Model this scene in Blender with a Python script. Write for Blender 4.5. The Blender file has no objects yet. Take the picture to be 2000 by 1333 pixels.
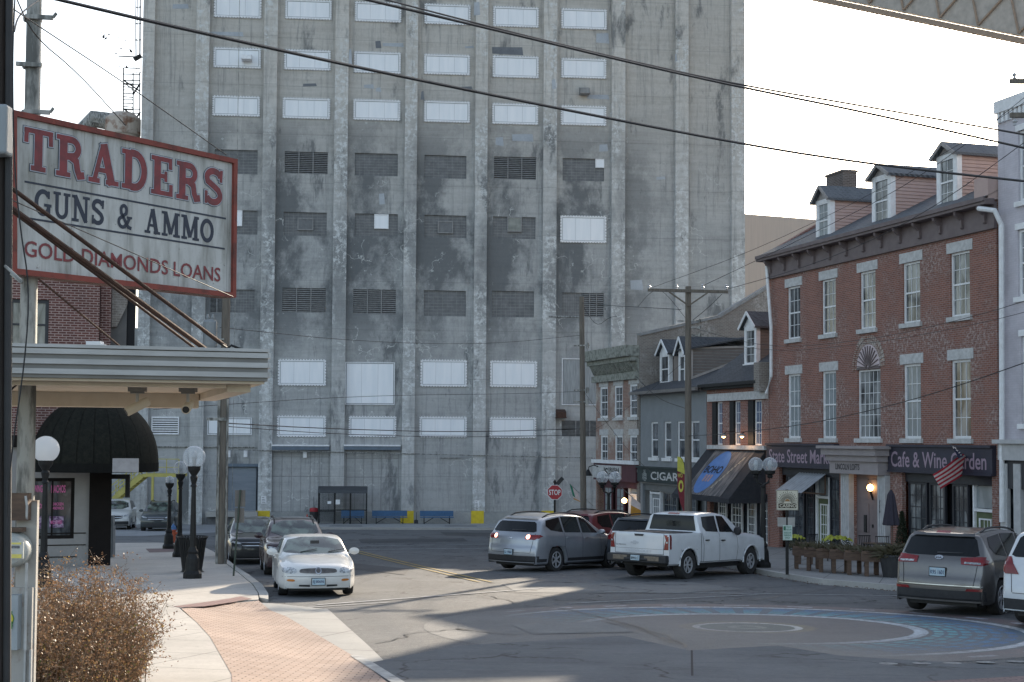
import bpy, bmesh, math, random
from mathutils import Vector, Matrix
from mathutils.bvhtree import BVHTree
R = math.radians
random.seed(7)
SC = bpy.context.scene
COL = SC.collection

# ------------------------------------------------------------------ camera
F = 2800.0; PITCH = 2.57; ROLL = 0.006; PPX, PPY = 1000.0, 732.0     # in 2000 px units
cam_d = bpy.data.cameras.new('camera'); cam = bpy.data.objects.new('camera', cam_d); COL.objects.link(cam)
cam_d.sensor_width = 36; cam_d.lens = F/2000*36; cam_d.shift_y = (PPY-666.5)/2000
cam_d.clip_start = 0.1; cam_d.clip_end = 3000
CM = Matrix.Rotation(R(90+PITCH), 4, 'X') @ Matrix.Rotation(ROLL, 4, 'Z')
cam.matrix_world = CM
SC.camera = cam
# ------------------------------------------------------------------ light
SUN_AZ, SUN_EL = R(19.5), R(17.0)
w = bpy.data.worlds.new('World'); SC.world = w; w.use_nodes = True
nt = w.node_tree; bgn = nt.nodes['Background']
sky = nt.nodes.new('ShaderNodeTexSky'); sky.sky_type = 'NISHITA'; sky.sun_disc = False
sky.sun_elevation = SUN_EL; sky.sun_rotation = SUN_AZ; sky.air_density = 1.0; sky.dust_density = 1.6; sky.ozone_density = 1.0
hs_ = nt.nodes.new('ShaderNodeHueSaturation'); hs_.inputs['Saturation'].default_value = .74; nt.links.new(sky.outputs[0], hs_.inputs['Color']); nt.links.new(hs_.outputs[0], bgn.inputs[0]); bgn.inputs[1].default_value = 0.15
sd = bpy.data.lights.new('sun', 'SUN'); sun = bpy.data.objects.new('sun', sd); COL.objects.link(sun)
sd.energy = 4.4; sd.angle = R(0.5); sd.color = (1, .86, .68)
sv = Vector((math.sin(SUN_AZ)*math.cos(SUN_EL), math.cos(SUN_AZ)*math.cos(SUN_EL), math.sin(SUN_EL)))
sun.rotation_euler = sv.to_track_quat('Z', 'Y').to_euler()
SC.view_settings.view_transform = 'Standard'; SC.view_settings.look = 'None'
SC.view_settings.exposure = 1.12; SC.view_settings.gamma = 1

# ------------------------------------------------------------------ pixel -> place
def ray(px, py):
    return (CM.to_3x3() @ Vector(((px-PPX)/F, -(py-PPY)/F, -1))).normalized()
def at(px, py, Y):
    d = ray(px, py); return d*(Y/d.y)
def proj(p):
    q = CM.to_3x3().transposed() @ Vector(p); return PPX+F*q.x/-q.z, PPY-F*q.y/-q.z
def gprof(y):
    y = max(-40, min(110, y)); return -(2.1+.048*y-.0001*y*y)
BR = [float(k) for k in range(-40, 111, 5)]
def gz(x, y):                                        # piecewise linear road profile running downhill
    if y <= BR[0]: return gprof(BR[0])
    if y >= BR[-1]: return gprof(BR[-1])
    k = int((y-BR[0])//5); a = BR[k]; t = (y-a)/5
    return gprof(a)*(1-t)+gprof(a+5)*t
def ground(px, py, up=0.0):
    d = ray(px, py); lo, hi = 3.0, 130.0
    for _ in range(60):
        m = (lo+hi)/2; p = d*(m/d.y)
        if p.z > gz(p.x, p.y)+up: lo = m
        else: hi = m
    return p
def lerp(a, b, t): return a+(b-a)*t
def interp(tab, x):
    if x <= tab[0][0]: return tab[0][1]
    for (a, u), (b, v) in zip(tab, tab[1:]):
        if x <= b: return lerp(u, v, (x-a)/(b-a))
    return tab[-1][1]
def chaikin(p, n=2, closed=False):
    for _ in range(n):
        q = [] if closed else [p[0]]
        m = len(p) if closed else len(p)-1
        for i in range(m):
            a, b = p[i], p[(i+1) % len(p)]; q += [tuple(lerp(a[k], b[k], .25) for k in range(len(a))), tuple(lerp(a[k], b[k], .75) for k in range(len(a)))]
        if not closed: q.append(p[-1])
        p = q
    return p
# ------------------------------------------------------------------ materials
MATS = {}
def nmat(name):
    m = bpy.data.materials.new(name); m.use_nodes = True; MATS[name] = m
    return m, m.node_tree, m.node_tree.nodes['Principled BSDF']
def N(t, k, **kw):
    n = t.nodes.new(k)
    for a, b in kw.items(): setattr(n, a, b)
    return n
def coords(t, scale=(1, 1, 1), kind='Object'):
    tc = N(t, 'ShaderNodeTexCoord'); mp = N(t, 'ShaderNodeMapping'); mp.inputs['Scale'].default_value = scale
    t.links.new(tc.outputs[kind], mp.inputs[0]); return mp.outputs[0]
def noise(t, vec, scale, detail=4, rough=.6, dist=0):
    n = N(t, 'ShaderNodeTexNoise'); n.inputs['Scale'].default_value = scale; n.inputs['Detail'].default_value = detail
    n.inputs['Roughness'].default_value = rough; n.inputs['Distortion'].default_value = dist
    t.links.new(vec, n.inputs['Vector']); return n.outputs['Fac']
def ramp(t, fac, a, b, lo=0., hi=1.):
    n = N(t, 'ShaderNodeMapRange'); n.inputs['From Min'].default_value = a; n.inputs['From Max'].default_value = b
    n.inputs['To Min'].default_value = lo; n.inputs['To Max'].default_value = hi
    t.links.new(fac, n.inputs['Value']); return n.outputs['Result']
def mth(t, op, a, b=None, clamp=False):
    n = N(t, 'ShaderNodeMath', operation=op, use_clamp=clamp)
    for i, v in enumerate((a, b)):
        if v is None: continue
        if isinstance(v, (int, float)): n.inputs[i].default_value = v
        else: t.links.new(v, n.inputs[i])
    return n.outputs[0]
def mix(t, fac, a, b, mode='MIX'):
    n = N(t, 'ShaderNodeMix', data_type='RGBA', blend_type=mode)
    if isinstance(fac, (int, float)): n.inputs[0].default_value = fac
    else: t.links.new(fac, n.inputs[0])
    for i, v in ((6, a), (7, b)):
        if isinstance(v, (tuple, list)): n.inputs[i].default_value = (*v[:3], 1)
        else: t.links.new(v, n.inputs[i])
    return n.outputs[2]
def bump(t, b, h, strength=.3, dist=.02):
    n = N(t, 'ShaderNodeBump'); n.inputs['Strength'].default_value = strength; n.inputs['Distance'].default_value = dist
    t.links.new(h, n.inputs['Height']); t.links.new(n.outputs[0], b.inputs['Normal'])
def pm(name, col, col2=None, scale=6, rough=.7, metal=0, bmp=0, stretch=(1, 1, 1), coat=0, spec=None, lo=.35, hi=.7, emit=None, es=0, detail=4):
    if name in MATS: return MATS[name]
    m, t, b = nmat(name)
    if col2 is None: col2 = tuple(c*.78 for c in col)
    v = coords(t, stretch); f = noise(t, v, scale, detail)
    t.links.new(mix(t, ramp(t, f, lo, hi), col, col2), b.inputs['Base Color'])
    b.inputs['Roughness'].default_value = rough; b.inputs['Metallic'].default_value = metal; b.inputs['Coat Weight'].default_value = coat
    b.inputs['Coat Roughness'].default_value = .04
    if spec is not None: b.inputs['Specular IOR Level'].default_value = spec
    if bmp: bump(t, b, noise(t, v, scale*4, 3), bmp)
    if emit: b.inputs['Emission Color'].default_value = (*emit, 1); b.inputs['Emission Strength'].default_value = es
    return m
def sepxyz(t, v):
    n = N(t, 'ShaderNodeSeparateXYZ'); t.links.new(v, n.inputs[0]); return n.outputs
def comb(t, x, y, z=0.):
    n = N(t, 'ShaderNodeCombineXYZ')
    for i, v in enumerate((x, y, z)):
        if isinstance(v, (int, float)): n.inputs[i].default_value = v
        else: t.links.new(v, n.inputs[i])
    return n.outputs[0]
def brickmat(name, c1, c2, mortar, peel=None, peel_amt=.5, bw=.22, bh=.075, ms=.012, flat=False, dark=None):
    m, t, b = nmat(name); v = coords(t); s = sepxyz(t, v)
    bv = comb(t, s[0], s[1]) if flat else comb(t, mth(t, 'ADD', s[0], s[1]), s[2])
    br = N(t, 'ShaderNodeTexBrick'); br.inputs['Scale'].default_value = 1; br.inputs['Brick Width'].default_value = bw; br.inputs['Row Height'].default_value = bh
    br.inputs['Mortar Size'].default_value = ms; br.inputs['Mortar Smooth'].default_value = .2; br.inputs['Bias'].default_value = 0
    br.inputs['Color1'].default_value = (*c1, 1); br.inputs['Color2'].default_value = (*c2, 1); br.inputs['Mortar'].default_value = (*mortar, 1)
    t.links.new(bv, br.inputs['Vector'])
    c = br.outputs['Color']
    c = mix(t, ramp(t, noise(t, v, .45, 5, .65), .4, .65), c, mix(t, .3, c, (0.05, .03, .03)))
    c = mix(t, ramp(t, noise(t, v, 7, 5, .7), .5, .75, 0, .55), c, mix(t, .5, c, mortar)); c = mix(t, ramp(t, noise(t, coords(t, (1.5, 1.5, .12)), 1.3, 5, .7), .54, .68, 0, .45), c, mix(t, .35, c, (.04, .035, .035)))
    if peel:
        f = mth(t, 'MULTIPLY', ramp(t, noise(t, v, .45, 3), .48, .60), ramp(t, noise(t, v, 9, 6, .75), .5-.12*peel_amt, .62))
        c = mix(t, f, c, peel)
    t.links.new(c, b.inputs['Base Color']); b.inputs['Roughness'].default_value = .85; b.inputs['Specular IOR Level'].default_value = .25
    bump(t, b, br.outputs['Fac'], -.5, .01)
    return m

def elevator_mat(name, tone=1.0, pil=False):
    m, t, b = nmat(name); v = coords(t); s = sepxyz(t, v)
    g = lambda r, gg, bb: (r*tone, gg*tone, bb*tone)
    base = mix(t, ramp(t, noise(t, v, .25, 6, .65), .35, .65), g(.44, .435, .42), g(.60, .59, .56))
    hs = coords(t, (.10, .10, 1.6)); base = mix(t, ramp(t, noise(t, hs, 1.9, 7, .75), .44, .60, 0, .9), base, mix(t, .5, base, g(.20, .185, .16)))
    fine = coords(t, (1.2, 1.2, .5)); base = mix(t, ramp(t, noise(t, fine, 5, 7, .8), .46, .62, 0, .45), base, g(.66, .65, .62)); base = mix(t, ramp(t, noise(t, coords(t, (1, 1, .8)), 3.1, 8, .85), .53, .62, 0, .5), base, g(.17, .175, .18))
    # board marks: warm upper storeys, cool lower ones
    zz = s[2]
    base = mix(t, ramp(t, zz, 20, 31), mix(t, .5, base, (.37, .385, .395), 'MIX'), mix(t, .5, base, (.56, .515, .455)))
    # soot blotches, strongest between eleven and twenty-six metres, with ragged edges
    band = mth(t, 'MULTIPLY', ramp(t, zz, 9, 15), ramp(t, zz, 29, 23.5))
    nb = noise(t, coords(t, (1, 1, .7)), .28, 8, .72, .15)
    pd = mth(t, 'PINGPONG', mth(t, 'MULTIPLY', mth(t, 'SUBTRACT', s[0], PIL0), 1/PILP), .5); nb = mth(t, 'ADD', nb, ramp(t, pd, .34, .14, -.03, .07)); m1 = mth(t, 'MULTIPLY', band, ramp(t, nb, .43, .58))
    m1 = mth(t, 'MULTIPLY', m1, ramp(t, s[0], 37, 31, .15, 1))
    m2 = ramp(t, noise(t, coords(t, (1, 1, .3)), .5, 7, .7, .2), .56, .64, 0, .7)
    strk = ramp(t, noise(t, coords(t, (1.9, 1.9, .07)), 1.6, 6, .8), .52, .66, 0, .5)
    soot = mth(t, 'MAXIMUM', mth(t, 'MULTIPLY', m1, .78 if not pil else .5), mth(t, 'MAXIMUM', m2, strk))
    base = mix(t, soot, base, (.095, .104, .112))
    # white bloom and flaked patches
    fl = mth(t, 'MULTIPLY', ramp(t, noise(t, v, 2.3, 8, .82, .2), .505 if pil else .60, .55 if pil else .64), ramp(t, noise(t, coords(t, (1, 1, .5)), .4, 3), .44 if pil else .5, .56 if pil else .6))
    base = mix(t, mth(t, 'MULTIPLY', fl, .8), base, (.68, .70, .70))
    # pale hairline cracks
    vo = N(t, 'ShaderNodeTexVoronoi', feature='DISTANCE_TO_EDGE'); vo.inputs['Scale'].default_value = .38
    wv = N(t, 'ShaderNodeVectorMath', operation='ADD'); nn = N(t, 'ShaderNodeTexNoise'); nn.inputs['Scale'].default_value = 1.2; nn.inputs['Detail'].default_value = 6
    t.links.new(v, nn.inputs['Vector']); sc = N(t, 'ShaderNodeVectorMath', operation='SCALE'); sc.inputs['Scale'].default_value = 2.2
    t.links.new(nn.outputs['Color'], sc.inputs[0]); t.links.new(v, wv.inputs[0]); t.links.new(sc.outputs[0], wv.inputs[1]); t.links.new(wv.outputs[0], vo.inputs['Vector'])
    ck = mth(t, 'MULTIPLY', ramp(t, vo.outputs['Distance'], .013, .003, 0, 1), mth(t, 'MULTIPLY', ramp(t, noise(t, v, .3, 3), .54, .58), ramp(t, zz, 27, 21)))
    base = mix(t, mth(t, 'MULTIPLY', ck, .75), base, (.66, .67, .65))
    # pour lines
    fr = mth(t, 'FRACT', mth(t, 'MULTIPLY', zz, 1/3.27)); pl = ramp(t, fr, .985, .995)
    base = mix(t, mth(t, 'MULTIPLY', pl, .35), base, (.12, .12, .12))
    # dark grime where the columns meet the wall
    t.links.new(base, b.inputs['Base Color']); b.inputs['Roughness'].default_value = .93; b.inputs['Specular IOR Level'].default_value = .2
    bump(t, b, noise(t, v, 5, 6, .75), .5, .03)
    return m

def cracks(t, v, c, sc_, w0, lo, hi, col=(.025, .025, .025), amt=.8):
    vo = N(t, 'ShaderNodeTexVoronoi', feature='DISTANCE_TO_EDGE'); vo.inputs['Scale'].default_value = sc_
    nn = N(t, 'ShaderNodeTexNoise'); nn.inputs['Scale'].default_value = 1.1; nn.inputs['Detail'].default_value = 7; t.links.new(v, nn.inputs['Vector'])
    s1 = N(t, 'ShaderNodeVectorMath', operation='SCALE'); s1.inputs['Scale'].default_value = 1.5; wv = N(t, 'ShaderNodeVectorMath', operation='ADD')
    t.links.new(nn.outputs['Color'], s1.inputs[0]); t.links.new(v, wv.inputs[0]); t.links.new(s1.outputs[0], wv.inputs[1]); t.links.new(wv.outputs[0], vo.inputs['Vector'])
    k = mth(t, 'MULTIPLY', ramp(t, vo.outputs['Distance'], w0, w0*.3), ramp(t, noise(t, v, .21, 3), lo, hi)); return mix(t, mth(t, 'MULTIPLY', k, amt), c, col)
def asphalt_mat():
    m, t, b = nmat('asphalt'); v = coords(t)
    c = mix(t, ramp(t, noise(t, v, .35, 6, .7), .35, .68), (.074, .080, .085), (.128, .134, .138))
    c = mix(t, ramp(t, noise(t, coords(t, (3, .3, 1)), .4, 4, .6, 1.0), .5, .66, 0, .5), c, (.045, .048, .052))
    c = mix(t, ramp(t, noise(t, v, 40, 3, .8), .45, .75, 0, .6), c, (.26, .25, .24)); c = mix(t, ramp(t, noise(t, v, 9, 6, .85), .52, .66, 0, .6), c, (.055, .057, .06)); c = mix(t, ramp(t, noise(t, v, 7, 6, .85), .54, .66, 0, .5), c, (.25, .245, .235))
    vo = N(t, 'ShaderNodeTexVoronoi', feature='DISTANCE_TO_EDGE'); vo.inputs['Scale'].default_value = .33
    nn = N(t, 'ShaderNodeTexNoise'); nn.inputs['Scale'].default_value = 1.0; nn.inputs['Detail'].default_value = 7
    t.links.new(v, nn.inputs['Vector']); sc = N(t, 'ShaderNodeVectorMath', operation='SCALE'); sc.inputs['Scale'].default_value = 1.7
    wv = N(t, 'ShaderNodeVectorMath', operation='ADD'); t.links.new(nn.outputs['Color'], sc.inputs[0]); t.links.new(v, wv.inputs[0]); t.links.new(sc.outputs[0], wv.inputs[1]); t.links.new(wv.outputs[0], vo.inputs['Vector'])
    ck = mth(t, 'MULTIPLY', ramp(t, vo.outputs['Distance'], .020, .006), ramp(t, noise(t, v, .2, 3), .40, .50))
    c = mix(t, mth(t, 'MULTIPLY', ck, .85), c, (.02, .02, .02))
    t.links.new(c, b.inputs['Base Color']); b.inputs['Roughness'].default_value = .8; b.inputs['Specular IOR Level'].default_value = .35
    bump(t, b, noise(t, v, 45, 3, .8), .8, .015)
    return m, t, b, c, v
def concrete_mat(name, ca, cb, joints=None, rough=.85, crk=0):
    m, t, b = nmat(name); v = coords(t)
    c = mix(t, ramp(t, noise(t, v, .6, 6, .7), .35, .68), ca, cb)
    c = mix(t, ramp(t, noise(t, v, 14, 5, .8), .5, .75, 0, .4), c, tuple(x*.5 for x in ca))
    c = mix(t, ramp(t, noise(t, v, 2.2, 6, .7, 1), .6, .7, 0, .35), c, tuple(x*.45 for x in ca))
    if joints:
        rot = N(t, 'ShaderNodeMapping'); rot.inputs['Rotation'].default_value = (0, 0, joints[1]); t.links.new(v, rot.inputs[0]); s = sepxyz(t, rot.outputs[0])
        for k in (0, 1):
            fr = mth(t, 'FRACT', mth(t, 'MULTIPLY', s[k], 1/joints[0])); ln = mth(t, 'LESS_THAN', fr, .014)
            c = mix(t, mth(t, 'MULTIPLY', ln, .75), c, tuple(x*.3 for x in ca))
    if crk: c = cracks(t, v, c, .28, crk, .42, .5); c = mix(t, ramp(t, noise(t, coords(t, (.5, 3, 1)), .7, 5, .75), .52, .66, 0, .45), c, tuple(x*.5 for x in ca)); c = mix(t, ramp(t, noise(t, v, 11, 6, .85), .52, .64, 0, .5), c, tuple(x*1.7 for x in ca))
    t.links.new(c, b.inputs['Base Color']); b.inputs['Roughness'].default_value = rough; b.inputs['Specular IOR Level'].default_value = .3
    bump(t, b, noise(t, v, 20, 5, .8), .4, .01)
    return m
def shingle_mat(name, c1, c2):
    m, t, b = nmat(name); v = coords(t); s = sepxyz(t, v)
    br = N(t, 'ShaderNodeTexBrick'); br.inputs['Scale'].default_value = 1; br.inputs['Brick Width'].default_value = .3; br.inputs['Row Height'].default_value = .11; br.inputs['Mortar Size'].default_value = .01
    br.inputs['Color1'].default_value = (*c1, 1); br.inputs['Color2'].default_value = (*c2, 1); br.inputs['Mortar'].default_value = (c1[0]*.3, c1[1]*.3, c1[2]*.3, 1)
    t.links.new(comb(t, s[0], mth(t, 'ADD', s[1], s[2])), br.inputs['Vector'])
    c = mix(t, ramp(t, noise(t, v, 2, 5, .7), .4, .7, 0, .6), br.outputs['Color'], c2)
    t.links.new(c, b.inputs['Base Color']); b.inputs['Roughness'].default_value = .8
    bump(t, b, br.outputs['Fac'], -.4, .01); return m
def glassmat(name, a, b2, rough=.06, scale=3):
    m, t, b = nmat(name); v = coords(t, (1, 1, .35))
    t.links.new(mix(t, ramp(t, noise(t, v, scale, 3, .5, .4), .42, .6), a, b2), b.inputs['Base Color'])
    b.inputs['Roughness'].default_value = rough; b.inputs['Specular IOR Level'].default_value = .7
    return m
PIL0, PILP = 14.3, 4.75
M_ELEV = elevator_mat('stained_concrete', .95); M_PIL = elevator_mat('weathered_pilaster_concrete', 1.2, True)
ASPH, *_a = asphalt_mat()
M_WALK = concrete_mat('sidewalk_concrete', (.43, .40, .36), (.54, .505, .455), (1.55, .29))
M_SLAB = concrete_mat('street_slab_concrete', (.088, .098, .108), (.13, .14, .15), crk=.014)
M_KERB = concrete_mat('kerb_concrete', (.36, .35, .33), (.46, .45, .42))
M_LOT = concrete_mat('lot_concrete', (.27, .28, .29), (.34, .35, .36), (4, .1))
M_PAVER = brickmat('brick_pavers', (.47, .34, .27), (.53, .40, .33), (.19, .14, .115), bw=.21, bh=.105, ms=.01, flat=True)
M_PAVER2 = brickmat('faded_brick_pavers', (.22, .15, .14), (.26, .19, .175), (.12, .10, .10), bw=.21, bh=.105, ms=.01, flat=True)
M_BRICK = brickmat('red_brick', (.30, .125, .09), (.215, .088, .066), (.32, .25, .22), peel=(.42, .35, .32), peel_amt=.2, bw=.21, bh=.072, ms=.010)
M_BRICKP = brickmat('peeling_brick', (.30, .15, .11), (.24, .12, .09), (.38, .34, .30), peel=(.55, .52, .47), peel_amt=1.6)
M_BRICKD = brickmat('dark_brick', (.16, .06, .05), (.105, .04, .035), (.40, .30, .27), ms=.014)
M_BRICKG = brickmat('greyed_brick', (.25, .22, .19), (.20, .17, .15), (.33, .31, .28), peel=(.42, .40, .37), peel_amt=.8)
M_BRICKW = brickmat('lavender_painted_brick', (.60, .57, .61), (.56, .535, .575), (.52, .495, .53), ms=.006)
M_CHIM = brickmat('chimney_brick', (.13, .11, .10), (.09, .075, .07), (.25, .23, .22))
M_SHING = shingle_mat('grey_shingles', (.085, .095, .11), (.13, .14, .15)); M_SHINGD = shingle_mat('dark_shingles', (.05, .056, .064), (.085, .09, .10))
M_WHITE = pm('white_painted_wood', (.82, .83, .84), (.68, .68, .68), 5, .55)
M_TRIM = pm('grey_brown_trim', (.17, .135, .135), (.13, .10, .10), 3, .6)
M_STONE = pm('lintel_stone', (.58, .58, .57), (.40, .40, .39), 6, .85, bmp=.3)
M_BLACK = pm('black_metal', (.014, .014, .016), (.024, .024, .024), 8, .5, spec=.25)
M_GLASS = glassmat('window_glass', (.03, .035, .042), (.12, .13, .14)); M_GLASSC = glassmat('curtained_glass', (.035, .04, .045), (.25, .26, .26), .1, 2.2)
M_GLASSG = glassmat('pale_blind_glass', (.22, .25, .26), (.30, .33, .34), .12)
M_PANEL = pm('white_sheet_panel', (.90, .91, .93), (.80, .83, .86), .8, .5, stretch=(3, 3, .4))
M_STEELW = pm('painted_steel_frame', (.88, .89, .90), (.7, .7, .72), 9, .5)
M_LOUV = pm('louvre_metal', (.30, .30, .295), (.20, .20, .20), 5, .7); M_GRID = pm('dark_blocked_opening', (.20, .205, .21), (.13, .135, .14), 2.5, .9, detail=6)
M_VOID = pm('dark_void', (.02, .02, .022), None, 3, .9)
M_YEL = pm('yellow_paint', (.72, .55, .03), (.6, .43, .03), 5, .7); M_WOOD = pm('weathered_pole_wood', (.19, .165, .135), (.11, .095, .08), 3, .9, stretch=(6, 6, .5), bmp=.5, detail=6)
M_WIRE = pm('black_cable', (.015, .015, .017), None, 5, .6)
M_PLANT = pm('planter_timber', (.15, .095, .065), (.075, .05, .038), 5, .8, stretch=(1, 1, 5))
M_RUST = pm('rusted_steel', (.085, .040, .026), (.04, .022, .018), 8, .85, bmp=.3)
M_GALV = pm('galvanised_steel', (.36, .355, .33), (.12, .12, .11), 5, .6, .2, stretch=(2, 2, .5), detail=8, lo=.44, hi=.6)
M_PLB = pm('black_plastic', (.025, .025, .027), (.035, .035, .037), 9, .6)
M_SILV = pm('chrome', (.6, .6, .6), None, 5, .18, 1)

# ------------------------------------------------------------------ mesh helpers
class MB:
    def __init__(s): s.v = []; s.f = []
    def add(s, vs, fs):
        o = len(s.v); s.v += [tuple(p) for p in vs]; s.f += [tuple(i+o for i in f) for f in fs]; return s
    def box(s, x0, x1, y0, y1, z0, z1, M=None):
        vs = [Vector((x, y, z)) for z in (z0, z1) for y in (y0, y1) for x in (x0, x1)]
        if M: vs = [M @ p for p in vs]
        return s.add(vs, [(0, 2, 3, 1), (4, 5, 7, 6), (0, 1, 5, 4), (2, 6, 7, 3), (0, 4, 6, 2), (1, 3, 7, 5)])
    def bar(s, a, b, w, h=None, up=(0, 0, 1)):
        a = Vector(a); b = Vector(b); h = h or w; d = (b-a).normalized(); u = Vector(up)
        if abs(d.dot(u)) > .98: u = Vector((1, 0, 0))
        x = d.cross(u).normalized(); y = x.cross(d)
        vs = [p+x*(w/2*i)+y*(h/2*j) for p in (a, b) for i, j in ((-1, -1), (1, -1), (1, 1), (-1, 1))]
        return s.add(vs, [(3, 2, 1, 0), (4, 5, 6, 7), (0, 1, 5, 4), (1, 2, 6, 5), (2, 3, 7, 6), (3, 0, 4, 7)])
    def tube(s, pts, r, n=8, cap=True):
        pts = [Vector(p) for p in pts]; rs = r if isinstance(r, (list, tuple)) else [r]*len(pts); vs = []
        for i, p in enumerate(pts):
            d = (pts[min(i+1, len(pts)-1)]-pts[max(i-1, 0)]).normalized(); u = Vector((0, 0, 1)) if abs(d.z) < .95 else Vector((1, 0, 0))
            x = d.cross(u).normalized(); y = x.cross(d)
            vs += [p+(x*math.cos(k*2*math.pi/n)+y*math.sin(k*2*math.pi/n))*rs[i] for k in range(n)]
        fs = [(i*n+k, i*n+(k+1) % n, (i+1)*n+(k+1) % n, (i+1)*n+k) for i in range(len(pts)-1) for k in range(n)]
        if cap: fs += [tuple(range(n))[::-1], tuple(range((len(pts)-1)*n, len(pts)*n))]
        return s.add(vs, fs)
    def lathe(s, prof, n=20, M=None, axis='z', flute=0):
        vs = []
        for r, z in prof:
            for k in range(n):
                a = k*2*math.pi/n; rr = r*(1+(flute if k % 2 else 0)); c, q = rr*math.cos(a), rr*math.sin(a)
                p = Vector((c, q, z)) if axis == 'z' else (Vector((c, z, q)) if axis == 'y' else Vector((z, c, q)))
                vs.append(M @ p if M else p)
        m = len(prof)
        return s.add(vs, [(i*n+k, i*n+(k+1) % n, (i+1)*n+(k+1) % n, (i+1)*n+k) for i in range(m-1) for k in range(n)])
    def prism(s, poly, d0, d1, plane='xz', M=None):
        n = len(poly); mk = {'xz': lambda a, b, d: Vector((a, d, b)), 'xy': lambda a, b, d: Vector((a, b, d)), 'yz': lambda a, b, d: Vector((d, a, b))}[plane]
        vs = [mk(a, b, d) for d in (d0, d1) for a, b in poly]
        if M: vs = [M @ p for p in vs]
        return s.add(vs, [tuple(range(n)), tuple(range(2*n-1, n-1, -1))]+[(i, i+n, (i+1) % n+n, (i+1) % n) for i in range(n)])
    def quad(s, *p): return s.add(p, [tuple(range(len(p)))])
    def build(s, name, mat, parent=None, smooth=False, **kw):
        me = bpy.data.meshes.new(name); me.from_pydata([tuple(p) for p in s.v], [], s.f); me.materials.append(mat)
        bm = bmesh.new(); bm.from_mesh(me); bmesh.ops.recalc_face_normals(bm, faces=bm.faces); bm.to_mesh(me); bm.free()
        if smooth:
            for p in me.polygons: p.use_smooth = True
        o = bpy.data.objects.new(name, me); COL.objects.link(o)
        if parent: o.parent = parent
        if kw: tag(o, **kw)
        return o
def smooth_angle(o, ang=40):
    me = o.data
    for p in me.polygons: p.use_smooth = True
    bm = bmesh.new(); bm.from_mesh(me)
    for e in bm.edges:
        if len(e.link_faces) == 2 and e.calc_face_angle(0) > R(ang): e.smooth = False
    bm.to_mesh(me); bm.free(); return o
def tag(o, label=None, cat=None, group=None, kind=None):
    if label: o['label'] = label
    if cat: o['category'] = cat
    if group: o['group'] = group
    if kind: o['kind'] = kind
    return o
def empty(name, loc=(0, 0, 0), rz=0, label=None, cat=None, group=None):
    o = bpy.data.objects.new(name, None); o.empty_display_size = .2; COL.objects.link(o); o.location = loc; o.rotation_euler = (0, 0, rz)
    return tag(o, label, cat, group)
def copy_tree(o, parent=None):
    c = o.copy(); COL.objects.link(c); c.parent = parent
    for ch in [x for x in bpy.data.objects if x.parent == o]: copy_tree(ch, c)
    return c
def text_mb(txt, u0, u1, z0, z1, y, bold=0., shear=0., ext=.004, slope=0.):
    """sans lettering stretched to the box u0..u1, z0..z1 on the plane y (front faces -y)"""
    cu = bpy.data.curves.new('t', 'FONT'); cu.body = txt; cu.extrude = 0; cu.offset = bold; cu.resolution_u = 3; cu.shear = shear
    ob = bpy.data.objects.new('t', cu); COL.objects.link(ob); dg = bpy.context.evaluated_depsgraph_get(); dg.update()
    me = bpy.data.meshes.new_from_object(ob.evaluated_get(dg)); mb = MB()
    xs = [p.co.x for p in me.vertices]; ys = [p.co.y for p in me.vertices]; a, b, c, d = min(xs), max(xs), min(ys), max(ys)
    mb.add([(u0+(p.co.x-a)/(b-a)*(u1-u0), y-ext, z0+(p.co.y-c)/(d-c)*(z1-z0)+slope*(p.co.x-a)/(b-a)) for p in me.vertices], [tuple(q.vertices) for q in me.polygons])
    bpy.data.objects.remove(ob); bpy.data.curves.remove(cu); return mb
def ribbon(mb, pts, wd, y, e=0.):
    pts = [Vector((p[0], p[1])) for p in pts]
    if e:
        pts[0] = pts[0]+(pts[0]-pts[1]).normalized()*e; pts[-1] = pts[-1]+(pts[-1]-pts[-2]).normalized()*e
    n = len(pts); vs = []
    for i, p in enumerate(pts):
        d1 = (pts[min(i+1, n-1)]-pts[min(i, n-2)]).normalized(); d0 = (pts[max(i, 1)]-pts[max(i-1, 0)]).normalized(); t = (d0+d1).normalized()
        nrm = Vector((-t.y, t.x)); k = (wd/2+e)/max(.5, nrm.dot(Vector((-d1.y, d1.x))))
        vs += [(p.x+nrm.x*k, y, p.y+nrm.y*k), (p.x-nrm.x*k, y, p.y-nrm.y*k)]
    mb.add(vs, [(2*i, 2*i+1, 2*i+3, 2*i+2) for i in range(n-1)])
def arc(cx, cy, rx, ry, a0, a1, n=12): return [(cx+rx*math.cos(R(a0+(a1-a0)*k/n)), cy+ry*math.sin(R(a0+(a1-a0)*k/n))) for k in range(n+1)]
t_, n_ = .21, .10
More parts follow.
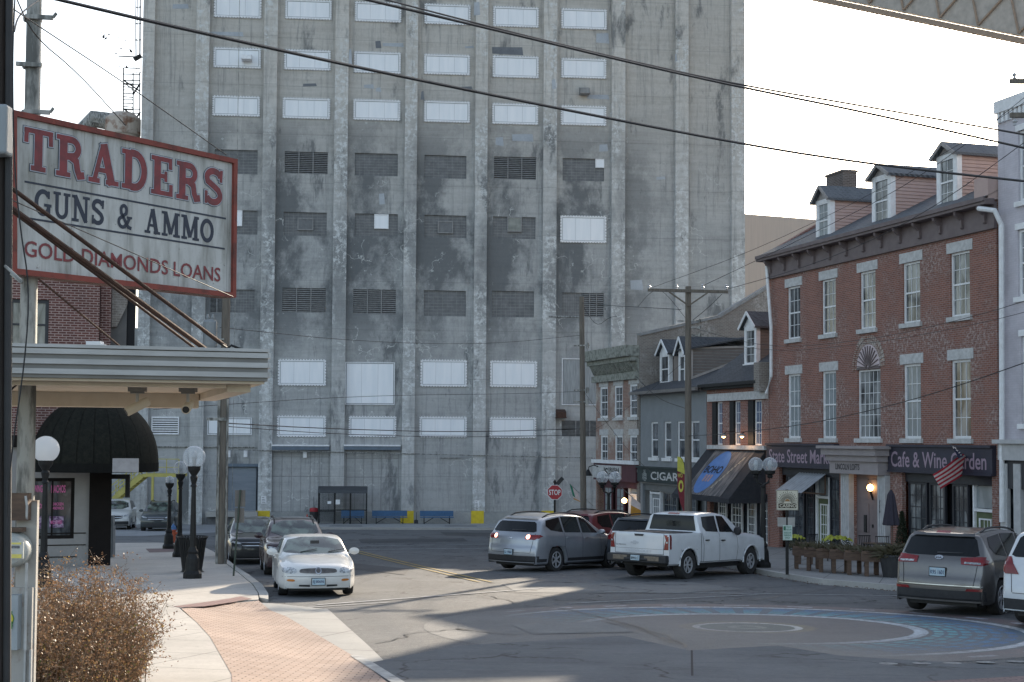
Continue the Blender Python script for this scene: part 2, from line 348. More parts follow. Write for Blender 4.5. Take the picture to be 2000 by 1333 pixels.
GLY = {
 'T': (.80, [([(.4, 0), (.4, 1)], t_), ([(0, .95), (.8, .95)], n_), ([(.06, .98), (.05, .66)], n_), ([(.74, .98), (.75, .66)], n_), ([(.2, .05), (.6, .05)], n_)]),
 'R': (.88, [([(.22, 0), (.22, 1)], t_), ([(.02, .05), (.42, .05)], n_), ([(.02, .95), (.45, .95)], n_), ([(.3, .93)]+arc(.46, .725, .2, .205, 90, -90)+[(.3, .5)], .15), ([(.44, .5), (.6, .42), (.64, .2), (.7, .07), (.84, .1)], .16)]),
 'A': (.92, [([(.17, .02), (.43, .98)], .11), ([(.45, 1), (.72, 0)], t_), ([(.26, .33), (.62, .33)], n_), ([(0, .05), (.33, .05)], n_), ([(.54, .05), (.92, .05)], n_)]),
 'D': (.86, [([(.22, 0), (.22, 1)], t_), ([(.02, .05), (.42, .05)], n_), ([(.02, .95), (.42, .95)], n_), ([(.3, .94)]+arc(.42, .5, .32, .44, 90, -90)+[(.3, .06)], .17)]),
 'E': (.76, [([(.22, 0), (.22, 1)], t_), ([(.02, .05), (.7, .05)], n_), ([(.02, .95), (.68, .95)], n_), ([(.3, .5), (.52, .5)], n_), ([(.5, .37), (.5, .63)], .08), ([(.68, 0), (.68, .3)], n_), ([(.65, 1), (.65, .72)], n_)]),
 'S': (.72, [([(.6, .78)]+arc(.36, .73, .25, .2, 25, 180, 9)+[(.14, .63), (.34, .53), (.53, .42)]+arc(.35, .27, .25, .2, 10, -155, 9), .16), ([(.64, .98), (.62, .66)], .08), ([(.08, .02), (.09, .35)], .08)]),
 'G': (.86, [(arc(.44, .5, .34, .42, 40, 320, 20), .17), ([(.72, .95), (.72, .68)], .09), ([(.72, .1), (.72, .42)], .16), ([(.5, .42), (.86, .42)], n_)]),
 'U': (.90, [([(.2, .98), (.2, .35)]+arc(.45, .33, .25, .27, 180, 360, 10)+[(.7, .35), (.7, .98)], .14), ([(.02, .95), (.38, .95)], n_), ([(.54, .95), (.88, .95)], n_)]),
 'N': (.95, [([(.18, 0), (.18, 1)], .11), ([(.16, .98), (.76, .02)], t_*.9), ([(.76, 0), (.76, 1)], .11), ([(0, .95), (.25, .95)], n_), ([(0, .05), (.36, .05)], n_), ([(.58, .95), (.94, .95)], n_)]),
 'M': (1.12, [([(.18, 0), (.2, 1)], .11), ([(.22, .98), (.55, .1)], .19), ([(.57, .1), (.88, .98)], .11), ([(.92, 0), (.9, 1)], t_*.9), ([(0, .95), (.25, .95)], n_), ([(.02, .05), (.36, .05)], n_), ([(.84, .95), (1.1, .95)], n_), ([(.72, .05), (1.12, .05)], n_)]),
 'O': (.86, [(arc(.43, .5, .34, .42, 0, 360, 24), .17)]),
 '&': (.86, [([(.8, .06), (.62, .1), (.22, .62)]+arc(.36, .76, .16, .17, 200, -20, 10)+[(.48, .62), (.24, .46)]+arc(.3, .27, .22, .2, 110, 300, 10)+[(.6, .3), (.7, .48)], .13), ([(.55, .48), (.84, .48)], .08)]),
}
def slab_text(mb, txt, u0, u1, z0, z1, y, e=0., gap=.1):
    tot = sum((GLY[c][0] if c != ' ' else .55)+gap for c in txt)-gap; sx = (u1-u0)/tot; sz = z1-z0; x = 0; k = 0
    for c in txt:
        if c == ' ': x += .55+gap; continue
        wd, st = GLY[c]
        for pts, w0 in st:
            P = [(u0+(x+a)*sx, z0+b*sz) for a, b in pts]; k += 1
            ribbon(mb, P, w0*(sx+sz)/2, y-.0003*(k % 9), e)
        x += wd+gap
    return mb

# ------------------------------------------------------------------ ground sheets
def sheet(name, pts, mat, off, depth=0., kind='structure', extra=None, **kw):
    """a polygon (world xy) laid on the sloping ground, cut at the profile's breaks; depth > 0 gives it side faces"""
    bm = bmesh.new(); f = bm.faces.new([bm.verts.new((p[0], p[1], 0)) for p in pts])
    for y in BR:
        bmesh.ops.bisect_plane(bm, geom=bm.verts[:]+bm.edges[:]+bm.faces[:], plane_co=(0, y, 0), plane_no=(0, 1, 0))
    if extra:
        for k_ in range(-40, 12): bmesh.ops.bisect_plane(bm, geom=bm.verts[:]+bm.edges[:]+bm.faces[:], plane_co=(k_*.3, 0, 0), plane_no=(1, 0, 0))
        for k_ in range(40, 120): bmesh.ops.bisect_plane(bm, geom=bm.verts[:]+bm.edges[:]+bm.faces[:], plane_co=(0, k_*.3, 0), plane_no=(0, 1, 0))
    for v in bm.verts: v.co.z = gz(v.co.x, v.co.y)+off+(extra(v.co.x, v.co.y) if extra else 0)
    bmesh.ops.triangulate(bm, faces=[f for f in bm.faces if len(f.verts) > 4])
    if depth:
        r = bmesh.ops.extrude_face_region(bm, geom=bm.faces[:])
        for v in [g for g in r['geom'] if isinstance(g, bmesh.types.BMVert)]: v.co.z -= depth
    bmesh.ops.recalc_face_normals(bm, faces=bm.faces)
    if not depth:
        for f in bm.faces:
            if f.normal.z < 0: f.normal_flip()
    me = bpy.data.meshes.new(name); bm.to_mesh(me); bm.free(); me.materials.append(mat)
    o = bpy.data.objects.new(name, me); COL.objects.link(o); tag(o, kind=kind, **kw); return o
def gpx(*pp): return [ground(a, b).xy for a, b in pp]
def strip(px, wd):
    """polyline in world xy -> polygon of width wd"""
    L = []; Rr = []
    for i, p in enumerate(px):
        p = Vector(p[:2]); a = Vector(px[max(i-1, 0)][:2]); b = Vector(px[min(i+1, len(px)-1)][:2]); d = (b-a).normalized(); n = Vector((-d.y, d.x))*wd/2
        L.append(p+n); Rr.append(p-n)
    return L+Rr[::-1]
# ================================================================== GROUND
sheet('ground', [(-500, -60), (500, -60), (500, 900), (-500, 900)], ASPH, 0)
# mural-painted asphalt: rings with a worn surface
def mural_mat():
    m, t, b = nmat('painted_mural_asphalt'); tc = N(t, 'ShaderNodeTexCoord'); v = tc.outputs['Object']; s = sepxyz(t, v)
    ang = mth(t, 'ARCTAN2', s[1], s[0]); r = mth(t, 'SQRT', mth(t, 'ADD', mth(t, 'MULTIPLY', s[0], s[0]), mth(t, 'MULTIPLY', s[1], s[1])))
    base = mix(t, ramp(t, noise(t, v, .5, 6, .7), .35, .68), (.074, .080, .085), (.122, .128, .132))
    base = mix(t, ramp(t, noise(t, v, 40, 3, .8), .45, .75, 0, .6), base, (.25, .24, .23)); base = mix(t, ramp(t, noise(t, v, 9, 6, .85), .52, .66, 0, .6), base, (.055, .057, .06))
    def ring(a, b_, soft=.03): return mth(t, 'MULTIPLY', ramp(t, r, a-soft, a), ramp(t, r, b_+soft, b_))
    paint = base; wear = mth(t, 'MULTIPLY', ramp(t, noise(t, v, 8, 7, .85), .36, .56), ramp(t, noise(t, v, .9, 4), .25, .55, .5, 1))
    left = ramp(t, mth(t, 'ADD', s[0], mth(t, 'MULTIPLY', s[1], .8)), -2.8, 1.9, .0, 1)
    def lay(c, f, amt):
        nonlocal paint
        paint = mix(t, mth(t, 'MULTIPLY', mth(t, 'MULTIPLY', f, wear), mth(t, 'MULTIPLY', left, amt)), paint, c)
    dash = mth(t, 'GREATER_THAN', mth(t, 'FRACT', mth(t, 'MULTIPLY', ang, 7)), .35)
    lay((.17, .12, .12), ring(.98, 2.75), .28)
    lay((.13, .17, .13), ring(0, .8), .6)
    lay((.72, .72, .68), ring(.83, .93), .95)
    lay((.40, .32, .12), ring(.98, 1.12, .1), .35)
    lay((.55, .62, .67), ring(2.8, 3.0), .85)
    lay((.05, .12, .19), ring(3.1, 4.55), .75)
    for k, rr in enumerate((3.2, 3.42, 3.64, 3.88, 4.12, 4.36)):
        lay([(.16, .46, .48), (.08, .40, .44), (.06, .34, .44), (.05, .28, .44), (.04, .2, .40), (.03, .14, .34)][k], mth(t, 'MULTIPLY', ring(rr-.07, rr+.05), dash), .75)
    lay((.62, .66, .70), ring(4.6, 4.76), .85)
    lay((.24, .12, .11), ring(4.9, 5.5), .45)
    lay((.5, .55, .6), mth(t, 'MULTIPLY', ring(5.15, 5.28), mth(t, 'GREATER_THAN', mth(t, 'FRACT', mth(t, 'MULTIPLY', ang, 4)), .6)), .8)
    lay((.6, .6, .5), mth(t, 'MULTIPLY', ring(.2, .32), dash), .5)
    t.links.new(paint, b.inputs['Base Color']); b.inputs['Roughness'].default_value = .7
    bump(t, b, noise(t, v, 45, 3, .8), .6, .015); return m
mc = Vector((4.1, 25.0))
me_ = sheet('street_mural', [(5.6*math.cos(a*math.pi/24), 5.6*math.sin(a*math.pi/24)) for a in range(48)], mural_mat(), 0)
bm = bmesh.new(); f = bm.faces.new([bm.verts.new((5.6*math.cos(a*math.pi/24), 5.6*math.sin(a*math.pi/24), 0)) for a in range(48)])
for y in BR: bmesh.ops.bisect_plane(bm, geom=bm.verts[:]+bm.edges[:]+bm.faces[:], plane_co=(0, y-mc.y, 0), plane_no=(0, 1, 0))
for v in bm.verts: v.co.z = gz(0, v.co.y+mc.y)+.004
bm.to_mesh(me_.data); bm.free(); me_.location = (mc.x, mc.y, 0)
# smooth grey street slabs at the front
sheet('street_slab', gpx((560, 1340), (700, 1300), (900, 1262), (1215, 1243), (1345, 1272), (1520, 1262), (1640, 1282), (2100, 1310), (2100, 1420), (560, 1420)), M_SLAB, .008)
a, b_ = ground(1351, 1272), ground(1352, 1322)
sheet('slab_joint', strip([a, b_], .03), M_VOID, .012)
sheet('brick_band', gpx((1600, 1345), (2080, 1318), (2100, 1420), (1580, 1420)), M_PAVER2, .012)
for i, (x, y) in enumerate(((1735, 1298), (1800, 1298), (1860, 1297), (1925, 1296), (1985, 1294))):
    p = ground(x, y); sheet('mural_dot', [(p.x+.13*math.cos(k*.7), p.y+.13*math.sin(k*.7)) for k in range(9)], pm('worn_white_paint', (.3, .31, .31), (.12, .12, .12), 12, .8), .012+.004*(i % 2))
M_TAR = concrete_mat('patch_asphalt', (.062, .064, .067), (.10, .101, .103)); M_PAL = concrete_mat('pale_old_asphalt', (.15, .152, .15), (.20, .2, .196), crk=.02)
for k_, (m_, pp) in enumerate(((M_PAL, ((980, 1141), (1350, 1138), (1460, 1152), (1290, 1160), (1010, 1158))), (M_TAR, ((700, 1054), (905, 1052), (915, 1058), (705, 1061))), (M_TAR, ((860, 1040), (1010, 1042), (1000, 1048), (870, 1047))), (M_TAR, ((640, 1096), (800, 1112), (790, 1124), (640, 1106))), (M_PAL, ((1000, 1222), (1180, 1216), (1240, 1236), (1040, 1240))))):
    sheet('road_patch', gpx(*pp), m_, .0065+.0012*k_)
M_CRK = pm('tar_seal', (.03, .03, .032), None, 5, .5)
for k_, L_ in enumerate((((960, 1165), (1010, 1180), (1100, 1190), (1180, 1208), (1300, 1240), (1345, 1272)), ((1180, 1215), (1260, 1232), (1290, 1250), (1340, 1262)), ((870, 1150), (960, 1152), (1080, 1168), (1180, 1170)), ((1000, 1243), (900, 1230), (820, 1236), (730, 1262)), ((1640, 1145), (1500, 1170), (1420, 1176)))):
    q_ = [ground(*p_).xy for p_ in L_]; z_ = []
    for a_, b_ in zip(q_, q_[1:]):
        for i_ in range(6): z_.append(Vector(a_).lerp(Vector(b_), i_/6)+Vector((random.gauss(0, .05), random.gauss(0, .05))))
    sheet('road_seam', strip(z_, .035), M_CRK, .0135+.001*k_)
# corner: brick crosswalk and pale apron slabs
XL = sorted((ground(a_, b_).y, ground(a_, b_).x) for a_, b_ in ((352, 1203), (384, 1232), (410, 1262), (452, 1340), (470, 1420)))
YF = sorted((ground(a_, b_).x, ground(a_, b_).y) for a_, b_ in ((350, 1202), (470, 1186), (505, 1184), (530, 1184)))
def flare(x, y): d_ = min(max(0, x-interp(XL, y)), max(0, interp(YF, x)-y) if x < YF[-1][0] else max(0, math.hypot(x-YF[-1][0], YF[-1][1]-y))); return .122*(1-min(1, d_/1.3))
sheet('crosswalk_apron', gpx((485, 1186), (640, 1190), (720, 1262), (800, 1340), (800, 1420), (400, 1420), (380, 1230), (440, 1190)), concrete_mat('apron_concrete', (.34, .33, .31), (.42, .41, .38), (2.4, .3)), .004, extra=flare)
sheet('brick_crosswalk', gpx((354, 1203), (430, 1191), (505, 1185), (560, 1206), (690, 1283), (770, 1345), (770, 1420), (452, 1420), (452, 1340), (410, 1262), (384, 1232)), M_PAVER, .012, extra=flare)
sheet('crosswalk_line', strip([ground(695, 1283), ground(800, 1350)], .16), pm('worn_white_paint2', (.45, .45, .43), (.2, .2, .2), 6, .8), .018)
# left sidewalk, with kerb
kl = [(418, 1085), (430, 1100), (449, 1116), (470, 1133), (492, 1152), (503, 1170), (505, 1180)]
inner = gpx(*kl)
walk = gpx((505, 1184), (470, 1186), (350, 1202), (384, 1232), (410, 1262), (452, 1340), (470, 1420), (-300, 1420))
far = [(-24, 20), (-24, 62.5)]
sheet('sidewalk', [*inner, *walk, *far, ground(220, 1067).xy, ground(300, 1066).xy, ground(385, 1068).xy], M_WALK, .13, .2)
kb = gpx(*[(x+2, y) for x, y in kl]); kb2 = gpx((427, 1085), (441, 1098), (463, 1117), (487, 1133), (512, 1153), (524, 1172), (524, 1184))
sheet('kerb', kb+kb2[::-1], M_KERB, .136, .2)
# tactile strip
def dome_mat():
    m, t, b = nmat('tactile_paving'); v = coords(t); s = sepxyz(t, v)
    fx = mth(t, 'SUBTRACT', mth(t, 'FRACT', mth(t, 'MULTIPLY', s[0], 9)), .5); fy = mth(t, 'SUBTRACT', mth(t, 'FRACT', mth(t, 'MULTIPLY', s[1], 9)), .5)
    d = mth(t, 'SQRT', mth(t, 'ADD', mth(t, 'MULTIPLY', fx, fx), mth(t, 'MULTIPLY', fy, fy)))
    k = ramp(t, d, .2, .32); t.links.new(mix(t, k, (.42, .25, .21), (.26, .16, .14)), b.inputs['Base Color']); bump(t, b, k, -.8, .01); return m
sheet('tactile_strip', gpx((338, 1199), (400, 1190), (450, 1182), (470, 1178), (492, 1183), (455, 1190), (400, 1199), (352, 1201)), dome_mat(), .137)
sheet('paver_patch', gpx((284, 1079), (345, 1078), (350, 1085), (292, 1087)), M_PAVER2, .137)
# cross street, its pavement along the elevator and the pale lot on the left
sheet('cross_street', [(-90, 63), (-17, 62), (-8, 66), (2, 72), (60, 86), (60, 87.5), (-90, 86)], concrete_mat('old_asphalt', (.12, .125, .13), (.17, .173, .175), crk=.03), .004)
sheet('lot', [(-90, 74), (-19, 74), (-16.5, 80), (-16, 97), (-90, 92)], M_LOT, .010)
PAVE = [(-16, 86), (60, 92), (60, 103), (-16, 96)]
sheet('pavement', PAVE, concrete_mat('pale_pavement', (.30, .31, .31), (.38, .39, .39), (1.8, .1)), .13, .2)
sheet('kerb', strip([(-16, 85.9), (60, 91.9)], .25), M_KERB, .137, .2)
for x in (676, 900):
    p = ground(x, 1032); sheet('storm_drain', [(p.x-1, p.y-.5), (p.x+1, p.y-.35), (p.x+1, p.y+.3), (p.x-1, p.y+.1)], M_VOID, .142)
# right-hand sidewalk
RW = [(2.6, 77.5), (4.4, 63), (6.9, 48), (7.6, 41.5), (8.2, 37.8), (9.6, 35.2), (12, 34), (17, 30), (24, 10), (40, 10), (40, 60), (20, 90), (3, 84)]
sheet('sidewalk', RW, concrete_mat('right_walk_concrete', (.25, .245, .235), (.32, .315, .30), (1.5, .29)), .14, .2)
sheet('kerb', strip(RW[:8], .18), M_KERB, .148, .2)
# leaf litter in the gutter
mb = MB()
for k in range(420):
    t = random.random(); i = min(3, int(t*4)); tt = t*4-i; a = Vector(RW[2+i]); b_ = Vector(RW[3+i]); p = a.lerp(b_, tt)+Vector((-.15-abs(random.gauss(0, .12)), -.05-abs(random.gauss(0, .12))))
    r = random.uniform(.02, .05); q = random.random()*6; z = gz(p.x, p.y)+.006+random.random()*.03
    mb.quad((p.x, p.y, z), (p.x+r*math.cos(q), p.y+r*math.sin(q), z+.02), (p.x+r*math.cos(q+.9), p.y+r*math.sin(q+.9), z+.004))
mb.build('leaf_litter', pm('dead_leaves', (.14, .085, .05), (.09, .05, .03), 20, .9), label='brown leaf litter lying in the gutter along the right kerb', cat='leaf litter', kind='stuff')
# painted lines
M_YLINE = pm('worn_yellow_line', (.42, .29, .06), (.17, .15, .11), 5, .8, detail=6); M_WLINE = pm('worn_white_line', (.42, .43, .44), (.17, .18, .19), 5, .8, detail=6)
for d in (-.16, .16):
    a = Vector(ground(680, 1074).xy); b_ = Vector(ground(948, 1138).xy)
    sheet('road_marking', strip([a+Vector((d, 0)), b_+Vector((d, 0))], .11), M_YLINE, .014)
for p0, p1, wd in (((655, 1075), (1010, 1071), .22), ((690, 1068), (1000, 1063), .2), ((380, 1077), (452, 1076), .2), ((620, 1183), (1060, 1150), .12), ((1110, 1180), (1480, 1163), .1), ((1180, 1157), (1760, 1165), .1), ((600, 1188), (760, 1178), .1)):
    sheet('road_marking', strip([ground(*p0), ground(*p1)], wd), M_WLINE, .016)

# ================================================================== FACADES
class Fac:
    """vertical plane through (x,y) along unit e; local x along e, local y behind it"""
    def __init__(s, name, o, e, z0, label, cat, group=None):
        s.o = Vector((o[0], o[1], z0)); s.e = Vector((e[0], e[1], 0)).normalized(); s.n = Vector((-s.e.y, s.e.x, 0)); s.z0 = z0
        s.root = empty(name, s.o, math.atan2(s.e.y, s.e.x), label, cat, group)
    def uv(s, px, py, off=0.):
        d = ray(px, py); p0 = s.o+s.n*off; k = p0.dot(s.n)/d.dot(s.n); p = d*k
        return ((p-s.o).dot(s.e), p.z-s.z0)
    def rect(s, x0, y0, x1, y1, off=0.):
        a = s.uv(x0, (y0+y1)/2, off)[0]; b = s.uv(x1, (y0+y1)/2, off)[0]; xm = (x0+x1)/2
        return a, s.uv(xm, y1, off)[1], b, s.uv(xm, y0, off)[1]          # u0,z0,u1,z1
def holed(mb, u0, u1, z0, z1, holes, y=0., rev=.14):
    xs = sorted({u0, u1, *[h[0] for h in holes], *[h[2] for h in holes]}); zs = sorted({z0, z1, *[h[1] for h in holes], *[h[3] for h in holes]})
    xs = [x for x in xs if u0 <= x <= u1]; zs = [z for z in zs if z0 <= z <= z1]
    for i in range(len(xs)-1):
        for j in range(len(zs)-1):
            cx, cz = (xs[i]+xs[i+1])/2, (zs[j]+zs[j+1])/2
            if any(h[0] < cx < h[2] and h[1] < cz < h[3] for h in holes): continue
            mb.quad((xs[i], y, zs[j]), (xs[i+1], y, zs[j]), (xs[i+1], y, zs[j+1]), (xs[i], y, zs[j+1]))
    for a, b, c, d in [h[:4] for h in holes]:
        mb.quad((a, y, b), (a, y+rev, b), (a, y+rev, d), (a, y, d)); mb.quad((c, y, b), (c, y+rev, b), (c, y+rev, d), (c, y, d))
        mb.quad((a, y, b), (c, y, b), (c, y+rev, b), (a, y+rev, b)); mb.quad((a, y, d), (c, y, d), (c, y+rev, d), (a, y+rev, d))
def window(par, h, y, cols=2, rows=4, fw=.07, frame=None, glass=None, sill=True, lintel=None, mun=.022, name='window', mid=True, lab=None):
    frame = frame or M_WHITE; glass = glass or M_GLASS; a, b, c, d = h; mb = MB()
    mb.box(a, a+fw, y-.03, y+.06, b, d).box(c-fw, c, y-.03, y+.06, b, d).box(a+fw, c-fw, y-.03, y+.06, b, b+fw).box(a+fw, c-fw, y-.03, y+.06, d-fw, d)
    if mid: mb.box(a+fw, c-fw, y-.015, y+.05, (b+d)/2-.03, (b+d)/2+.03)
    for i in range(1, cols): x = a+fw+(c-a-2*fw)*i/cols; mb.box(x-mun/2, x+mun/2, y+.006, y+.04, b+fw, d-fw)
    for j in range(1, rows):
        z = b+fw+(d-b-2*fw)*j/rows
        if mid and abs(z-(b+d)/2) < .06: continue
        mb.box(a+fw, c-fw, y+.002, y+.044, z-mun/2, z+mun/2)
    o = mb.build(name, frame, par)
    if lab: o['label'] = lab
    MB().box(a+fw*.5, c-fw*.5, y+.02, y+.028, b+fw*.5, d-fw*.5).build('pane', glass, o)
    if sill: MB().box(a-.12, c+.12, -.10, y+.0, b-.16, b).build('sill', M_STONE if sill is True else sill, o)
    if lintel: MB().box(a-lintel[1], c+lintel[1], -.03, .04, d, d+lintel[0]).build('lintel', lintel[2], o)
    return o

# ================================================================== GRAIN ELEVATOR
EL = Fac('grain_elevator', (-24.8, 96.83-.0966*24.8), (1, .0966), gprof(97), 'towering grey concrete grain elevator with vertical pilasters and white window panels across the street', 'grain elevator')
er = EL.root
uL = EL.uv(274, 400)[0]; uR = EL.uv(1452, 300)[0]; HT = 42.0
pans = [(418, -14, 511, 36), (557, 0, 648, 39), (693, 5, 784, 44), (829, 9, 919, 49), (963, 14, 1052, 54), (1096, 18, 1185, 58),
 (417, 94, 510, 134), (555, 98, 646, 138), (691, 102, 783, 144), (828, 107, 918, 147), (962, 110, 1052, 153), (1096, 115, 1184, 154),
 (415, 188, 508, 228), (552, 192, 645, 233), (690, 195, 782, 236), (828, 198, 918, 240), (961, 203, 1051, 244), (1095, 207, 1184, 246),
 (1094, 422, 1184, 475), (543, 702, 637, 754), (821, 703, 912, 756), (957, 705, 1049, 757), (541, 812, 637, 854), (681, 813, 774, 854), (819, 814, 912, 855), (956, 815, 1047, 856)]
louv = [(556, 297, 640, 340), (965, 307, 1047, 351), (411, 582, 449, 611), (551, 563, 636, 611), (690, 566, 773, 614), (1138, 573, 1179, 620), (1097, 822, 1180, 853)]
grid = [(419, 293, 503, 340), (693, 300, 777, 344), (829, 304, 911, 349), (1099, 310, 1180, 354), (420, 411, 503, 458), (554, 415, 638, 461), (693, 418, 777, 462), (829, 421, 911, 465), (963, 424, 1046, 467),
 (449, 566, 497, 611), (828, 568, 910, 618), (961, 569, 1043, 620), (1098, 572, 1138, 620)]
holes = [EL.rect(*r) for r in louv+grid]
door = EL.rect(442, 912, 503, 998)
mb = MB(); ext = EL.uv(120, 700)[0]; zann = EL.uv(300, 640)[1]
holed(mb, uL, uR, -2, HT, holes+[door], 0, .25)
mb.quad((uL, 0, -2), (uL, 18, -2), (uL, 18, HT), (uL, 0, HT)); mb.quad((uR, 0, -2), (uR, 18, -2), (uR, 18, HT), (uR, 0, HT)); mb.quad((uL, 18, -2), (uR, 18, -2), (uR, 18, HT), (uL, 18, HT)); mb.quad((uL, 0, HT), (uR, 0, HT), (uR, 18, HT), (uL, 18, HT))
mb.box(ext-6, uL-.01, .6, 10, -2, zann)
mb.build('wall', M_ELEV, er)
for a, b_ in ((277, 300), (381, 407), (514, 540), (653, 679), (790, 814), (927, 951), (1060, 1086), (1193, 1219), (1317, 1342), (1426, 1451.5)):
    u0 = EL.uv(a, 300)[0]; u1 = EL.uv(b_, 300)[0]
    MB().box(u0, u1, -.45, -.003, -1, HT-.4).build('pilaster', M_PIL, er)
def panel(r, rivet=True, mat=M_PANEL):
    u0, z0, u1, z1 = EL.rect(*r); mb = MB().box(u0+.1, u1-.1, -.05, -.012, z0+.1, z1-.1)
    o = mb.build('window_panel', mat, er); fb = MB(); w_ = .14 if rivet else .05
    fb.box(u0, u0+w_, -.085, -.004, z0, z1).box(u1-w_, u1, -.085, -.004, z0, z1).box(u0+w_, u1-w_, -.085, -.004, z0, z0+w_).box(u0+w_, u1-w_, -.085, -.004, z1-w_, z1)
    fb.build('frame', M_STEELW, o)
    if rivet:
        rb = MB(); n = 16
        for i in range(n+1):
            x = u0+.05+(u1-u0-.1)*i/n
            for z in (z0+.03, z1-.03): rb.box(x-.045, x+.045, -.10, -.08, z-.02, z+.02)
        for i in range(1, 9):
            z = z0+(z1-z0)*i/9
            for x in (u0+.03, u1-.03): rb.box(x-.045, x+.045, -.10, -.08, z-.02, z+.02)
        rb.build('rivets', M_LOUV, o)
    sb = MB()
    for q in (.33, .66): x = u0+(u1-u0)*q; sb.box(x-.006, x+.006, -.054, -.049, z0+w_, z1-w_)
    g_ = .035; sb.box(u0+w_, u0+w_+g_, -.056, -.0495, z0+w_, z1-w_).box(u1-w_-g_, u1-w_, -.056, -.0495, z0+w_, z1-w_).box(u0+w_+g_, u1-w_-g_, -.056, -.0495, z0+w_, z0+w_+g_).box(u0+w_+g_, u1-w_-g_, -.056, -.0495, z1-w_-g_, z1-w_)
    sb.build('seam', pm('seam_grey', (.36, .38, .40), None, 5, .6), o)
for r in pans: panel(r)
panel((674, 708, 771, 791), False); panel((405, 816, 492, 850), False); panel((1097, 701, 1190, 792), False, pm('corrugated_dirty_sheet', (.36, .38, .39), (.20, .21, .21), 2, .6, stretch=(9, 9, .5)))
for r in louv:
    u0, z0, u1, z1 = EL.rect(*r); mb = MB().box(u0, u1, .2, .24, z0, z1); n = 12
    lo = mb.build('louvre_vent', M_VOID, er); mb = MB()
    for i in range(n):
        z = z0+(z1-z0)*(i+.5)/n; hh = (z1-z0)/n
        mb.add([(u0, .02, z-hh*.3), (u1, .02, z-hh*.3), (u1, .13, z+hh*.35), (u0, .13, z+hh*.35), (u0, .02, z-hh*.42), (u1, .02, z-hh*.42)], [(0, 1, 2, 3), (4, 5, 1, 0)])
    for q in (.33, .66): x = u0+(u1-u0)*q; mb.box(x-.03, x+.03, .0, .02, z0, z1)
    mb.build('slats', M_LOUV, lo)
for k, r in enumerate(grid):
    u0, z0, u1, z1 = EL.rect(*r); o = MB().box(u0, u1, .12, .16, z0, z1).build('blocked_opening', M_GRID, er); mb = MB()
    for i in range(1, 9): x = u0+(u1-u0)*i/9; mb.box(x-.008, x+.008, .108, .12, z0, z1)
    for i in range(1, 8): z = z0+(z1-z0)*i/8; mb.box(u0, u1, .105, .118, z-.012, z+.012)
    mb.build('bars', M_LOUV, o)
def small_pane(r, mat, fr):
    u0, z0, u1, z1 = EL.rect(*r); o = MB().box(u0, u1, .03, .08, z0, z1).build('small_pane', mat, er); f = .07
    MB().box(u0-f, u0, .0, .09, z0-f, z1+f).box(u1, u1+f, .0, .09, z0-f, z1+f).box(u0, u1, .0, .09, z0-f, z0).box(u0, u1, .0, .09, z1, z1+f).build('frame', fr, o)
small_pane((733, 421, 757, 445), M_PANEL, M_STEELW); small_pane((993, 426, 1017, 451), pm('dusty_pane', (.30, .31, .28), (.12, .13, .12), 1.5, .5), M_LOUV); small_pane((583, 428, 610, 448), M_GRID, M_LOUV); small_pane((857, 434, 883, 454), M_GRID, M_LOUV)
small_pane((460, 413, 471, 440), M_PANEL, M_STEELW); small_pane((1165, 312, 1179, 326), M_PANEL, M_STEELW)
M_PATCH = concrete_mat('repair_mortar', (.36, .39, .43), (.50, .53, .56)); M_PATCHD = concrete_mat('dark_repair_mortar', (.15, .16, .18), (.22, .235, .25))
for k, r in enumerate(((592, 163, 619, 170), (733, 80, 745, 95), (747, 84, 789, 91), (711, 165, 731, 172), (735, 171, 745, 179), (682, 96, 688, 128), (926, 4, 938, 31), (908, 90, 926, 95), (901, 169, 923, 175), (961, 92, 1022, 106), (1165, 65, 1190, 84), (1148, 185, 1190, 194), (1171, 282, 1188, 297), (1078, 155, 1086, 175), (1318, 105, 1323, 120), (1231, 547, 1256, 566), (408, 62, 476, 69), (823, 178, 829, 195), (338, 8, 369, 18), (1282, 345, 1300, 352), (740, 378, 752, 400), (1000, 262, 1042, 276), (968, 268, 984, 284))):
    if r[2]-r[0] < 9 or k in (6, 13): off = -.45
    else: off = 0
    u0, z0, u1, z1 = EL.rect(*r, off); MB().prism([(u0+.05*math.sin(k), z0), (u1, z0+.06*math.cos(k)), (u1-.07, z1), (u0, z1-.05)], off-.012, off-.002, 'xz').build('repair_patch', M_PATCHD if k in (0, 9, 17, 8, 1) else M_PATCH, er)
# hoods, conduits, lights
for r, m_ in (((474, 108, 492, 122), M_STEELW), ((1131, 172, 1149, 188), M_LOUV), ((1084, 800, 1103, 818), M_RUST)):
    u0, z0, u1, z1 = EL.rect(*r); MB().prism([(-.8, z0+.1), (-.8, z1-.2), (-.1, z1), (-.1, z0+.15)], u0, u1, 'yz').box(u0-.03, u1+.03, -.82, -.1, z0+.02, z0+.1).build('vent_hood', m_, er)
u0, z0, u1, z1 = EL.rect(296, 814, 350, 849); o = MB().box(u0, u1, -.04, -.004, z0, z1).build('wall_louvre', M_VOID, er); mb = MB()
for i in range(8): z = z0+(z1-z0)*(i+.5)/8; mb.box(u0+.06, u1-.06, -.1, -.041, z-.05, z+.03)
mb.box(u0, u0+.07, -.11, -.041, z0, z1).box(u1-.07, u1, -.11, -.041, z0, z1).box(u0+.07, u1-.07, -.11, -.041, z1-.06, z1).box(u0+.07, u1-.07, -.11, -.041, z0, z0+.06).build('slats', M_STEELW, o)
